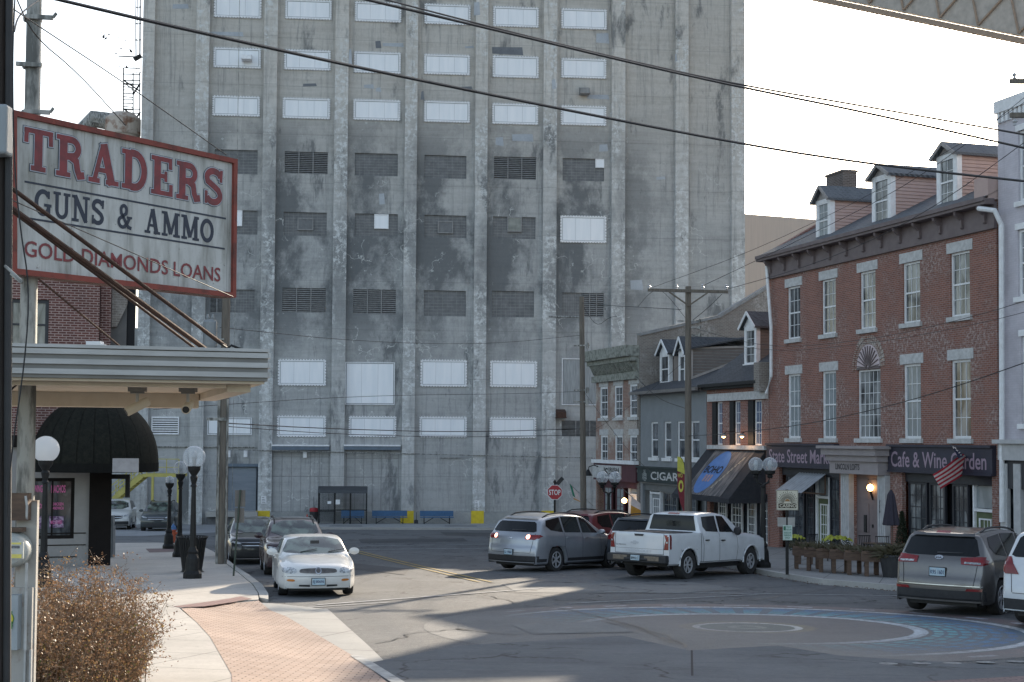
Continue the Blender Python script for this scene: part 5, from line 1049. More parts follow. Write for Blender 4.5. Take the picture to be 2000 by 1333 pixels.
def leafmat(name, a, b2, tr=.35):
    m, t, b = nmat(name); v = coords(t); f = noise(t, v, 30, 2); c = mix(t, ramp(t, f, .35, .65), a, b2); t.links.new(c, b.inputs['Base Color']); b.inputs['Roughness'].default_value = .55
    tl = N(t, 'ShaderNodeBsdfTranslucent'); t.links.new(c, tl.inputs[0]); mx = N(t, 'ShaderNodeMixShader'); mx.inputs[0].default_value = tr; out = t.nodes['Material Output']
    t.links.new(b.outputs[0], mx.inputs[1]); t.links.new(tl.outputs[0], mx.inputs[2]); t.links.new(mx.outputs[0], out.inputs[0]); return m
lf.build('dry_foliage', leafmat('dry_leaf', (.30, .19, .115), (.15, .088, .055)), sh_); ly.build('yellow_foliage', leafmat('yellow_leaf', (.34, .24, .09), (.25, .16, .06)), sh_); lg.build('green_foliage', leafmat('green_leaf', (.07, .11, .03), (.12, .12, .04)), sh_)

# ================================================================== CORNER BUILDING, LEFT
KB = Fac('corner_building', (at(178, 858, 43).x, 43.0), (.957, .29), gz(-13, 43)+.13, 'dark brick corner building with grey panelled shopfront behind the shrub', 'building'); kr = KB.root
kz = KB.uv(178, 470)[1]; wn = KB.rect(58, 934, 145, 1053); kz2 = KB.uv(178, 868)[1]; w2 = KB.rect(18, 585, 95, 683)
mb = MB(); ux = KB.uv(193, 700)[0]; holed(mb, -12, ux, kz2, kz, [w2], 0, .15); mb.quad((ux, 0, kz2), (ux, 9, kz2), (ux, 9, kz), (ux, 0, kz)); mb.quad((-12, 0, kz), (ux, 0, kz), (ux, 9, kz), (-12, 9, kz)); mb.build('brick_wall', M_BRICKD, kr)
window(kr, w2, .1, 2, 2, .1, M_DKG, M_GLASSC, sill=False)
mb = MB(); holed(mb, -12, -.02, -1, kz2, [wn], .02, .1); mb.build('shopfront_wall', pm('grey_panelling', (.33, .31, .295), (.28, .265, .25), 2, .7), kr)
MB().box(-.02, .62, -.1, .4, -1, kz2).box(-12, .3, -.12, -.003, kz2-.1, kz2+.25).build('corner_post', pm('near_black_brown', (.016, .013, .012), None, 5, .8, spec=.15), kr)
mb = MB()
for z in (.6, .95): mb.box(-3, -.1, .0, .018, z, z+.03)
mb.box(-1.9, -.35, -.0, .018, .25, .28); mb.build('panel_moulding', MATS['near_black_brown'], kr)
sw = window(kr, wn, .06, 2, 1, .1, MATS['near_black_brown'], M_GLASS, sill=False, mid=False, mun=.05, name='shop_window')
M_PINK = pm('pink_poster_print', (.42, .10, .26), (.33, .08, .2), 9, .5, emit=(.8, .15, .45), es=.06)  # faint emission added so the printed letters glow
for r, tx in (((66, 948, 86, 962), 'WINGS'), ((100, 948, 128, 963), 'NACHOS'), ((62, 984, 84, 994), 'TACOS'), ((101, 982, 124, 988), 'CHICKEN'), ((101, 990, 124, 996), 'SANDWICH')):
    u0, z0, u1, z1 = KB.rect(*r, .04); text_mb(tx, u0, u1, z0, z1, .075, .02).build('poster_lettering', M_PINK, sw)
for r in ((62, 1009, 88, 1033), (96, 1009, 124, 1031)):
    u0, z0, u1, z1 = KB.rect(*r, .04); p_ = MB().box(u0, u1, .068, .076, z0, z1).build('menu_poster', pm('menu_print', (.40, .30, .42), (.12, .05, .14), 12, .5, lo=.45, hi=.55), sw)
u0, z0, u1, z1 = KB.rect(99, 1017, 121, 1024, .04); text_mb('MAC & CHEESE', u0, u1, z0, z1, .064, .02).build('poster_lettering', M_PINK, sw)
# overhanging upper bay with stone bracket
b1 = KB.uv(262, 700, 1.2)[0]; zb_ = KB.uv(230, 800, 1.0)[1]
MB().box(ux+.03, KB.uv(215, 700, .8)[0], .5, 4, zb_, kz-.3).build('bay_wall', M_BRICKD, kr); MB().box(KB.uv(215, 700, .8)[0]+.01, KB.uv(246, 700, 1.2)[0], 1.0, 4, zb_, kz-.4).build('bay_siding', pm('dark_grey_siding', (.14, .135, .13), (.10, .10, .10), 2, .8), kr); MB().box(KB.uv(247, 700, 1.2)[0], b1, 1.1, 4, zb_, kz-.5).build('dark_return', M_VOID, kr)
q0 = KB.uv(219, 565, .9); q1 = KB.uv(248, 640, .9); MB().prism([(q0[0], q0[1]), (q1[0], q0[1]), (q1[0], q1[1]+.7), (q0[0]+.15, q1[1]), (q0[0], q1[1])], .85, .99, 'xz').build('stone_bracket', M_BRICKG, kr)
# dome awning
pc = at(186, 905, 41.9); da = empty('dome_awning', pc, 0, 'black ribbed half-dome canvas awning over the corner entrance', 'awning'); RR = 120/2800*41.9; zz = at(186, 778, 41.9).z-pc.z
prof = [(RR*.985, -.22), (RR, .0)]+[(RR*math.cos(R(a))**.85, zz*math.sin(R(a))) for a in range(6, 91, 7)]
def can_mat():
    m, t, b = nmat('black_green_canvas'); v = coords(t); s = sepxyz(t, v); ang = mth(t, 'ARCTAN2', s[1], s[0]); fr = mth(t, 'PINGPONG', mth(t, 'MULTIPLY', ang, 24/2/math.pi), .5)
    t.links.new(mix(t, ramp(t, noise(t, v, 9, 5, .8), .4, .75), (.010, .011, .009), (.026, .025, .019)), b.inputs['Base Color']); b.inputs['Roughness'].default_value = .8; b.inputs['Specular IOR Level'].default_value = .15; bump(t, b, ramp(t, fr, 0, .06), .8, .05); return m
d_ = MB().lathe(prof, 48, None, 'z', -.022).build('canvas', can_mat(), da); smooth_angle(d_, 30)
MB().lathe([(RR*1.003, -.24), (RR*1.006, .02)], 48).build('valance', pm('black_valance', (.012, .012, .011), None, 5, .9, spec=.15), da)
q = at(262, 908, 40.4)-pc; MB().box(q.x-.36, q.x+.36, q.y-.9, q.y-.88, q.z-.19, q.z+.19).build('blank_placard', pm('grey_placard', (.36, .34, .34), None, 5, .6), da)
o = at(234, 945, 43.4); MB().box(-.30, .30, -.05, .05, .14, .28).box(.18, .3, -.06, .06, -.42, .14).build('hanging_bracket', M_BLACK, label='black square bracket hanging under the dome awning', cat='bracket').location = o
g = ground(210, 1097); cb_ = empty('utility_cabinet', (g.x, g.y, gz(g.x, g.y)+.13), 0, 'narrow grey electrical cabinet standing by the dark corner post', 'cabinet'); MB().box(-.17, .17, 0, .3, .0, 1.05).box(-.14, .14, .05, .28, 1.06, 1.4).build('cabinet_body', pm('utility_grey', (.20, .22, .23), None, 3, .6), cb_); MB().box(-.15, .15, -.012, -.001, .1, .95).build('cabinet_door', MATS['utility_grey'], cb_)

# ================================================================== LAMPS
def globe_mat(name, a, col, tr=0):
    m, t, b = nmat(name); b.inputs['Base Color'].default_value = (*col, 1); b.inputs['Roughness'].default_value = .08; b.inputs['Alpha'].default_value = a
    if tr:
        tl = N(t, 'ShaderNodeBsdfTranslucent'); tl.inputs[0].default_value = (.97, .96, .94, 1); mx = N(t, 'ShaderNodeMixShader'); mx.inputs[0].default_value = tr; t.links.new(b.outputs[0], mx.inputs[1]); t.links.new(tl.outputs[0], mx.inputs[2]); t.links.new(mx.outputs[0], t.nodes['Material Output'].inputs[0])
    return m
M_GLW = globe_mat('white_acrylic_globe', 1, (.9, .9, .9), .75); M_GLC, t, b_ = nmat('clear_acrylic_globe'); lw = N(t, 'ShaderNodeLayerWeight'); lw.inputs[0].default_value = .35; b_.inputs['Base Color'].default_value = (.78, .82, .86, 1); b_.inputs['Roughness'].default_value = .06
t.links.new(ramp(t, mth(t, 'POWER', lw.outputs['Facing'], 2.2), 0, 1, .22, .95), b_.inputs['Alpha'])
M_POST = pm('black_lamp_post', (.014, .014, .014), (.022, .022, .021), 7, .5, spec=.25)
def sphere(mb, c, r, n=20, m=12, z0=-1.): 
    mb.lathe([(r*math.cos(a), r*math.sin(a)) for a in [math.asin(z0)+(math.pi/2-math.asin(z0))*i/m for i in range(m+1)]], n, Matrix.Translation(c)); return mb
def lamp(px, d, gy, gr, label, twin=0, base=True, mat=None, group='globe street lamps along the street', basey=None):
    p = at(px, 858, d); z0 = gz(p.x, p.y)+.13; r_ = empty('street_lamp', (p.x, p.y, z0), 0, label, 'street lamp', group); zc = at(px, gy, d).z-z0; rg = gr*d/2800; hs = zc-rg*.93
    pb = MB().lathe([(.0, 0), (.24, 0), (.24, .12), (.19, .2), (.17, .5), (.12, .62), (.14, .68), (.11, .74), (.085, .8)], 12)
    pb.build('base', M_POST, r_); MB().lathe([(.085, .8), (.06, hs-.75), (.055, hs-.5)], 12, None, 'z', -.08).lathe([(.055, hs-.5), (.09, hs-.48), (.06, hs-.42)] if not twin else [(.055, hs-.5), (.08, hs-.45), (.05, hs-.4)], 12).build('shaft', M_POST, r_)
    xs = [0] if not twin else [-twin, twin]
    if twin: MB().tube([(-twin, 0, hs-.1), (-twin*.8, 0, hs-.32), (0, 0, hs-.42), (twin*.8, 0, hs-.32), (twin, 0, hs-.1)], .035, 8).build('arms', M_POST, r_)
    for x in xs:
        MB().lathe([(.06, hs-.42 if not twin else hs-.2), (.10, hs-.25 if not twin else hs-.15), (.07, hs-.2 if not twin else hs-.1), (.16, hs-.06), (.17, hs+.03), (.0, hs+.04)], 14, Matrix.Translation((x, 0, 0))).build('capital', M_POST, r_)
        gb = sphere(MB(), (x, 0, zc), rg, 24, 14, -.93).build('globe', mat or M_GLC, r_, True)
        MB().lathe([(.04, hs+.04), (.06, zc-.05), (.075, zc), (.05, zc+.12), (0, zc+.15)], 10, Matrix.Translation((x, 0, 0))).build('bulb_holder', pm('frosted_fitting', (.35, .37, .38), None, 4, .4), gb)
    return r_
lamp(90, 33, 878, 26, 'street lamp with a sunlit white globe in front of the poster window', mat=M_GLW)
lamp(380, ground(376, 1140).y, 893, 22, 'black street lamp with clear globe standing in front of the trash can')
lamp(354, 49, 915, 14, 'black street lamp with smaller clear globe, just left of the trash can lamp')
g = ground(333, 1079); d = g.y; lamp(333, d, 938, 8, 'thin black lamp post furthest along the left sidewalk near the hydrant')
lamp(1490, 44, 908, 14.5, 'twin-globe street lamp behind the front of the white pickup', twin=.215)
lamp(1189, 58, 933, 12, 'twin-globe street lamp in front of the maroon pub shopfront', twin=.25)
# litter bin
g = ground(375, 1127); tb = empty('trash_can', (g.x, g.y, gz(g.x, g.y)+.13), 0, 'black slatted metal trash can with flared rim behind the street lamp', 'trash can')
mb = MB()
for k in range(30):
    a = k*2*math.pi/30; ca, sa = math.cos(a), math.sin(a); mb.bar((.24*ca, .24*sa, .1), (.33*ca, .33*sa, .82), .045, .012, (ca, sa, 0)); mb.bar((.33*ca, .33*sa, .82), (.37*ca, .37*sa, .9), .045, .012, (ca, sa, 0))
mb.build('slats', M_POST, tb); MB().lathe([(.24, .1), (.25, .04), (.30, 0)], 24).lathe([(.335, .83), (.345, .83), (.345, .86), (.335, .86)], 24).lathe([(.375, .885), (.39, .9), (.37, .91)], 24).build('hoops', M_POST, tb); MB().lathe([(0, .06), (.22, .06), (.30, .8), (.28, .8), (.2, .1)], 20).build('liner', M_VOID, tb)
tb.scale = (1.12, 1.12, 1.08)
# hydrant
g = ground(338, 1066); hy = empty('fire_hydrant', (g.x, g.y, gz(g.x, g.y)+.13), 0, 'small orange fire hydrant with blue cap at the far end of the left sidewalk', 'fire hydrant')
MB().lathe([(0, 0), (.16, 0), (.16, .05), (.11, .07), (.11, .5), (.14, .52), (.14, .56)], 14).lathe([(0, -.2), (.07, -.2), (.07, .2), (0, .2)], 10, Matrix.Translation((0, 0, .4)), 'x').build('barrel', pm('orange_enamel', (.5, .10, .04), None, 5, .5), hy); MB().lathe([(.14, .56), (.12, .68), (.05, .76), (.03, .82), (0, .82)], 14).build('cap', pm('blue_enamel', (.06, .16, .35), None, 5, .5), hy)
# ================================================================== UTILITY POLES
g = ground(433, 1110); p = empty('utility_pole', (g.x, g.y, gz(g.x, g.y)+.13), 0, 'weathered wooden utility pole with conduit and transformer on the left kerb', 'utility pole'); s_ = g.y/2800; hh = (1110-330)*s_
MB().tube([(0, 0, 0), (.02, 0, hh)], [.155, .11], 14).build('pole_shaft', M_WOOD, p); MB().tube([(-.14, -.08, 0), (-.14, -.08, (1110-690)*s_)], .05, 8).tube([(.13, -.1, 0), (.13, -.1, (1110-790)*s_)], .035, 8).build('conduit', M_GALV, p)
zt_ = (1110-662)*s_; MB().lathe([(0, zt_-.45), (.2, zt_-.45), (.22, zt_-.38), (.22, zt_+.35), (.18, zt_+.42), (0, zt_+.45)], 16, Matrix.Translation((-.45, -.1, 0))).lathe([(.03, zt_+.42), (.05, zt_+.5), (.03, zt_+.6)], 8, Matrix.Translation((-.53, -.1, 0))).lathe([(.03, zt_+.42), (.05, zt_+.5), (.03, zt_+.6)], 8, Matrix.Translation((-.37, -.1, 0))).build('transformer', pm('transformer_grey', (.26, .28, .29), None, 3, .5), p)
MB().box(-.25, 0, -.16, -.1, zt_-.2, zt_-.15).box(-.5, .1, -.2, -.12, (1110-832)*s_, (1110-826)*s_).build('bracket', M_GALV, p)
def tpole(px, d, topy, r, label, arm=None, lean=0.):
    q = at(px, 858, d); z0 = gz(q.x, q.y); zt = at(px, topy, d).z-z0; p = empty('utility_pole', (q.x, q.y, z0), 0, label, 'utility pole')
    MB().tube([(lean, 0, 0), (0, 0, zt)], [r*1.12, r*.85], 14).build('pole_shaft', M_WOOD, p)
    if arm:
        zc = at(px, arm[2], d).z-z0; a = (arm[0]-px)*d/2800; b_ = (arm[1]-px)*d/2800
        ca = MB().bar((a, -.16, zc), (b_, -.16, zc-.06), .10, .12).build('crossarm', M_WOOD, p); MB().bar((a*.48, -.2, zc-.08), (0, -.17, zc-.62), .05, .06).bar((b_*.48, -.2, zc-.1), (0, -.17, zc-.62), .05, .06).build('brace', M_WOOD, ca)
        for x in (a*.97, b_*.35, b_*.95, a*.3): MB().lathe([(0, 0), (.05, .01), (.03, .05), (.07, .08), (.03, .12), (.06, .16), (.0, .2)], 10, Matrix.Translation((x, -.16, zc+.05))).build('insulator', pm('grey_porcelain', (.5, .51, .52), None, 5, .3), ca)
    return p, z0
P1, pz1 = tpole(1344, 57, 560, .135, 'mossy wooden utility pole with wide crossarm rising behind the white pickup', (1264, 1421, 568), 0)
mb = MB()
for k, y in enumerate((627, 640, 655)): z = at(1344, y, 57).z-pz1; mb.bar((.1, -.1, z), (.55 if k == 0 else .45, -.1, z-.02), .04).lathe([(.05, z-.06), (.05, z+.06)], 8, Matrix.Translation((.45, -.12, 0)))
mb.bar((-.15, -.1, at(1344, 628, 57).z-pz1), (-.45, -.1, at(1344, 628, 57).z-pz1), .04); mb.build('service_rack', M_GALV, P1)
P2, pz2 = tpole(1135, 74, 580, .15, 'plain grey wooden utility pole standing left of the pub corner', None, .15)
mb = MB(); z = at(1135, 620, 74).z-pz2; mb.tube([(-.1, 0, z), (-1.7, -.1, z+.02)], .05, 8); zq = at(1135, 763, 74).z-pz2
for z in (at(1135, 676, 74).z-pz2, zq, zq-.6): mb.bar((-.4, -.1, z), (.45, -.1, z+.03), .07); mb.lathe([(.07, z-.15), (.07, z+.15)], 8, Matrix.Translation((.3, -.2, 0)))
mb.build('pole_bracket', M_GALV, P2)
# insulators and crossarm ends at the upper right edge
q = at(2040, 228, 40); z0 = gz(q.x, q.y); p = empty('utility_pole', (q.x, q.y, z0), 0, 'utility pole standing just past the right edge, only its two crossarm ends showing', 'utility pole'); MB().tube([(0, 0, 0), (0, 0, at(2040, 120, 40).z-z0)], [.16, .13], 12).build('pole_shaft', M_WOOD, p); s4 = 40/2800
for y in (162, 228):
    z = at(2040, y, 40).z-z0; ca = MB().box(-(2040-1969)*s4, 1, -.2, -.08, z-.065, z+.065).build('crossarm', M_WOOD, p); MB().lathe([(0, 0), (.06, .02), (.03, .07), (.08, .12), (.03, .18), (0, .22)], 10, Matrix.Translation((-(2040-1978)*s4, -.14, z+.06)) if y < 200 else Matrix.Translation((-(2040-1978)*s4, -.14, z-.3))).build('insulator', MATS['grey_porcelain'], ca)
# back-facing sign post at the left kerb
g = ground(456, 1135); sp_ = empty('parking_sign', (g.x, g.y, gz(g.x, g.y)+.13), 0, 'sign post seen from behind with two brown-grey sign backs at the left kerb', 'sign'); s_ = g.y/2800
MB().bar((0, 0, 0), ((467-456)*s_, 0, (1135-968)*s_), .07, .04).build('post', pm('dark_green_post', (.04, .06, .045), None, 5, .6), sp_)
MB().box(.0, .27, .045, .055, (1135-1001)*s_, (1135-969)*s_).box(.0, .25, .045, .055, (1135-1032)*s_, (1135-1004)*s_).build('sign_plate', pm('grey_brown_sign_back', (.17, .155, .14), None, 5, .6), sp_)
# ================================================================== VEHICLES
def paint(name, c, metal=.0, rough=.3):
    if name in MATS: return MATS[name]
    m, t, b = nmat(name); v = coords(t); f = noise(t, v, 1.3, 5, .7)
    t.links.new(mix(t, ramp(t, f, .4, .7), c, tuple(x*.86 for x in c)), b.inputs['Base Color'])
    s = sepxyz(t, v); dirt = mth(t, 'MULTIPLY', ramp(t, s[2], .75, .25), ramp(t, noise(t, v, 5, 5, .7), .3, .7)); t.links.new(ramp(t, dirt, 0, 1, rough, .75), b.inputs['Roughness'])
    b.inputs['Metallic'].default_value = metal; b.inputs['Coat Weight'].default_value = .7; b.inputs['Coat Roughness'].default_value = .06; return m
M_TYRE = pm('tyre_rubber', (.022, .022, .023), (.04, .038, .036), 9, .85); M_RIM = pm('alloy', (.62, .63, .65), (.45, .45, .47), 4, .3, .35); M_RIMD = pm('dark_wheel_gap', (.02, .02, .02), None, 4, .6)
M_CGL = glassmat('car_glass', (.008, .009, .010), (.016, .018, .02), .04, .8); M_CGL.node_tree.nodes['Principled BSDF'].inputs['Specular IOR Level'].default_value = .32; M_CGL2 = glassmat('clear_car_glass', (.02, .03, .028), (.13, .17, .14), .03, 2.2)
M_LENSR = pm('red_tail_lens', (.24, .008, .010), (.12, .006, .008), 6, .2, coat=.3); M_LENSW = pm('clear_lens', (.55, .57, .58), (.2, .21, .22), 14, .08, coat=1, lo=.42, hi=.58); M_AMB = pm('amber_lens', (.55, .2, .04), None, 5, .2)
M_PLB = pm('black_plastic', (.025, .025, .027), (.035, .035, .037), 9, .6); M_PLATE = pm('plate_white', (.5, .58, .62), (.32, .48, .58), 9, .5); M_GRILL = pm('chrome_grey_grille', (.22, .2, .18), (.12, .11, .10), 9, .3, .7)
M_LIT = pm('lit_tail_lamp', (1, .6, .5), None, 5, .3, emit=(1, .42, .3), es=2.5); M_GAP = pm('panel_gap', (.035, .035, .038), None, 5, .7)

class Car:
    def __init__(s, name, label, cat, sp, mat):
        s.sp = sp; s.root = empty(name, (0, 0, 0), 0, label, cat); s.mat = mat
        s.L, s.W, s.H = sp['L'], sp['W'], sp['H']; s.top = chaikin(sp['top'], 2); s.xw = (sp['fo'], sp['fo']+sp['wb'])
        s.body()
    # x is measured from the front bumper backwards; car local X (forward) = L/2 - x
    def sect(s, x, zt):
        sp = s.sp; W2 = s.W/2; pf = min(1, x/.75); pr = min(1, (s.L-x)/.6)
        w = W2*(1-sp.get('tapf', .10)*(1-pf)**2)*(1-sp.get('tapr', .07)*(1-pr)**2); r = sp['r']; Ra = r+sp.get('gap', .07)
        zl = sp.get('rock', .24)
        for xw in s.xw:
            d = abs(x-xw)
            if d < Ra: zl = max(zl, r+math.sqrt(Ra*Ra-d*d)-.02)
        tb = min(interp(sp['belt'], x), zt); zr = sp.get('rail', .07); hm = interp(sp['belt'], x)
        z5 = max(tb, zt-zr); k = max(0, min(1, (z5-tb)/(s.H-.05-hm)))
        wb = w*sp.get('shl', .955); y5 = lerp(wb*.965, w*sp.get('roofw', .74), k) if k > 0 else wb*.9
        P = [(w*.93, zl), (w*.985, zl+.05), (w, min(zl+.16, tb-.12)), (w*1.0, lerp(.5, tb-.1, .5)), (w*.992, tb-.10), (w*.975, tb-.035), (wb, tb), (lerp(wb, y5, .5), lerp(tb, z5, .5)), (y5, z5), (y5*.93, max(tb, zt-zr*.45)), (y5*.7, max(tb, zt-zr*.12)), (y5*.35, zt), (0, zt)]
        out = []; zp = zl
        for y, z in P:
            z = min(z, zt); z = max(z, min(zl, zt)); out.append((y, z))
        cf, crr = sp.get('cf', .16), sp.get('cr', .10); q = []
        for y, z in out:
            o = cf*max(0, 1-x/1.0)*(y/W2)**2.4-crr*max(0, 1-(s.L-x)/.7)*(y/W2)**2.4; q.append((s.L/2-(x+o), y, z))
        return q
    def body(s):
        pts = []; T = s.top
        for (x0, z0), (x1, z1) in zip(T, T[1:]):
            n = max(1, int(math.hypot(x1-x0, z1-z0)/.045))
            for i in range(n): pts.append((lerp(x0, x1, i/n), lerp(z0, z1, i/n)))
        pts.append(T[-1]); vs = []; m = 0
        for x, z in pts:
            h = s.sect(x, z); row = h+[(a, -b, c) for a, b, c in h[-2::-1]]; m = len(row); vs += row
        fs = [(i*m+k, i*m+k+1, (i+1)*m+k+1, (i+1)*m+k) for i in range(len(pts)-1) for k in range(m-1)]
        mb = MB(); mb.add(vs, fs); o = mb.build('body', s.mat, s.root); smooth_angle(o, 38); s.bod = o
        s.bvh = BVHTree.FromPolygons([Vector(v) for v in vs], fs)
        r = s.sp['r']; u = MB().box(-s.L/2+.35, s.L/2-.35, -s.W/2+.27, s.W/2-.27, s.sp.get('rock', .24)-.05, min(.62, interp(s.sp['belt'], .4)-.2))
        for xw in s.xw: X = s.L/2-xw; u.lathe([(0, -s.W/2+.05), (r+.05, -s.W/2+.05), (r+.05, s.W/2-.05), (0, s.W/2-.05)], 18, Matrix.Translation((X, 0, r+.02)), 'y') if False else None
        u.build('underbody', M_PLB, s.root)
        wh = s.wheel(); X0 = s.L/2-s.xw[0]; X1 = s.L/2-s.xw[1]; tw = s.sp.get('tw', .23); first = True
        for X in (X0, X1):
            for sg in (1, -1):
                o = wh if first else copy_tree(wh, s.root); first = False
                o.location = (X, sg*(s.W/2-tw/2-.025), r); o.rotation_euler = (0, random.random(), 0) if sg < 0 else (0, random.random(), math.pi)
    def wheel(s):
        r = s.sp['r']; tw = s.sp.get('tw', .23)/2; rr = r*s.sp.get('rim', .66)
        o = MB().lathe([(rr, -tw*.9), (r*.93, -tw), (r*.985, -tw*.75), (r, -tw*.4), (r, tw*.4), (r*.985, tw*.75), (r*.93, tw), (rr, tw*.9)], 28, None, 'y').build('wheel', M_TYRE, s.root); smooth_angle(o, 50)
        MB().lathe([(0, -tw*.35), (rr*1.01, -tw*.35)], 24, None, 'y').lathe([(rr*1.01, -tw*.35), (rr*1.01, tw*.9)], 24, None, 'y').build('wheel_disc', M_RIMD, o)
        m = MB().lathe([(rr, -tw*.92), (rr*.93, -tw*.97), (rr*.90, -tw*.6)], 28, None, 'y').lathe([(0, -tw*.85), (rr*.2, -tw*.8), (rr*.24, -tw*.5)], 14, None, 'y'); n = s.sp.get('sp', 5)
        for k in range(n):
            a = k*2*math.pi/n
            for da in ((-.13, .13) if s.sp.get('tws') else (0,)):
                ca, sa = math.cos(a+da), math.sin(a+da); wd = rr*(.10 if s.sp.get('tws') else .2)
                m.bar((rr*.14*ca, -tw*.75, rr*.14*sa), (rr*.94*ca, -tw*.85, rr*.94*sa), .04, wd, (0, 1, 0)) if False else m.add([(rr*q*ca+sg*wd*(1.1-q*.45)*-sa, -tw*(.78+.12*q)+dy, rr*q*sa+sg*wd*(1.1-q*.45)*ca) for q in (.12, .94) for sg in (-.5, .5) for dy in (0, .03)], [(0, 2, 6, 4), (1, 5, 7, 3), (0, 4, 5, 1), (2, 3, 7, 6)])
        m.build('rim', M_RIM, o); return o
    def patch(s, name, mat, view, poly, off=.006, grid=.07, par=None, parent=None, sm=0, lab=None, rd=None):
        """polygon laid on the body as seen from 'front','rear','left','right' or a yaw angle; u to the viewer's right, z up"""
        if sm: poly = chaikin(poly, sm, True)
        yaw = {'front': 0, 'left': 90, 'rear': 180, 'right': -90}.get(view, view); D = Vector((math.cos(R(yaw)), math.sin(R(yaw)), 0)); U = Vector((-D.y, D.x, 0))
        bm = bmesh.new(); bm.faces.new([bm.verts.new((a, b, 0)) for a, b in poly])
        xs = [p[0] for p in poly]; ys = [p[1] for p in poly]
        for ax, lo, hi in ((0, min(xs), max(xs)), (1, min(ys), max(ys))):
            n = int((hi-lo)/grid)
            for i in range(1, n+1):
                q = lo+(hi-lo)*i/(n+1); bmesh.ops.bisect_plane(bm, geom=bm.verts[:]+bm.edges[:]+bm.faces[:], plane_co=(q, q, 0), plane_no=(1, 0, 0) if ax == 0 else (0, 1, 0))
        dead = []
        for v in bm.verts:
            o = D*8+U*v.co.x+Vector((0, 0, v.co.y)); h, nrm, i, d = s.bvh.ray_cast(o, -D)
            if h is None or abs(nrm.dot(D)) < .22: dead.append(v); continue
            if nrm.dot(D) < 0: nrm = -nrm
            v.co = h+nrm*off
        bmesh.ops.delete(bm, geom=dead, context='VERTS')
        bmesh.ops.recalc_face_normals(bm, faces=bm.faces)
        me = bpy.data.meshes.new(name); bm.to_mesh(me); bm.free(); me.materials.append(mat)
        for p in me.polygons: p.use_smooth = True
        ob = bpy.data.objects.new(name, me); COL.objects.link(ob); ob.parent = parent or s.root
        if lab: ob['label'] = lab
        return ob
    def side(s, name, mat, pts, **k):                                # pts in (x from front bumper, z); both sides
        a = s.patch(name, mat, 'left', [(-(s.L/2-x), z) for x, z in pts], **k); b = s.patch(name, mat, 'right', [((s.L/2-x), z) for x, z in pts], **k); return a, b
    def sym(s, name, mat, view, pts, **k): return s.patch(name, mat, view, pts, **k), s.patch(name, mat, view, [(-a, b) for a, b in pts][::-1], **k)
    def gap(s, pts, w=.012):
        mbs = []
        for sg in (1, -1):
            bm = MB()
            P = []
            for (x0, z0), (x1, z1) in zip(pts, pts[1:]):
                n = max(1, int(math.hypot(x1-x0, z1-z0)/.08)); P += [(lerp(x0, x1, i/n), lerp(z0, z1, i/n)) for i in range(n)]
            P.append(pts[-1]); V = []
            for i, (x, z) in enumerate(P):
                a = P[max(i-1, 0)]; b = P[min(i+1, len(P)-1)]; t = Vector((b[0]-a[0], b[1]-a[1])).normalized(); n = Vector((-t.y, t.x))*w/2
                for q in (1, -1):
                    X = s.L/2-(x+n.x*q); Z = z+n.y*q; h, nr, i_, d = s.bvh.ray_cast(Vector((X, sg*6, Z)), Vector((0, -sg, 0)))
                    if h is None: h = Vector((X, sg*s.W/2, Z))
                    V.append((h.x, h.y+sg*.004, h.z))
            bm.add(V, [(2*i, 2*i+1, 2*i+3, 2*i+2) for i in range(len(P)-1)]); bm.build('door_seam', M_GAP, s.root)
    def handle(s, x, z, m=None):
        for sg in (1, -1):
            X = s.L/2-x; h = s.bvh.ray_cast(Vector((X, sg*6, z)), Vector((0, -sg, 0)))[0]
            if h: MB().box(X-.10, X+.10, min(h.y, h.y+sg*.035), max(h.y, h.y+sg*.035), z-.018, z+.018).build('door_handle', m or s.mat, s.root)
    def mirror(s, x, z, m=None, k=1):
        for sg in (1, -1):
            X = s.L/2-x; y = s.W/2*.90
            mb = MB().bar((X-.02, sg*(y-.12), z-.04), (X-.04, sg*(y+.12), z-.01), .06, .04)
            vs = []; 
            Mx = Matrix.Translation((X-.03, sg*(y+.2), z+.03)); mb.lathe([(0, -.075), (.075, -.06), (.105, -.01), (.105, .02), (.0, .05)], 12, Mx @ Matrix.Diagonal((1, 1, .78*k, 1)) @ Matrix.Scale(1.25, 4, (0, 1, 0)), 'x')
            o = mb.build('side_mirror', m or s.mat, s.root); smooth_angle(o, 40)
    def plate(s, view, y, z, txt, w=.305, mat=None):
        yaw = {'front': 0, 'rear': 180}[view]; sg = 1 if view == 'front' else -1
        h = s.bvh.ray_cast(Vector((sg*8, y, z)), Vector((-sg, 0, 0)))[0]; X = h.x+sg*.02
        M4 = Matrix.Translation((X, y, z)) @ Matrix.Rotation(R(90 if sg > 0 else -90), 4, 'Z')   # local -y faces out
        q = MB().box(-w/2, w/2, -.012, .012, -.077, .077, M4); o = q.build('licence_plate', mat or M_PLATE, s.root)
        fr = MB().box(-w/2-.015, w/2+.015, -.006, .016, -.092, .092, M4); fr.build('plate_frame', M_PLB, o)
        t = text_mb(txt, -w/2+.02, w/2-.02, -.045, .035, -.013, .01); t.v = [tuple(M4 @ Vector(p)) for p in t.v]; t.build('lettering', pm('plate_navy', (.03, .04, .12), None, 4, .5), o)
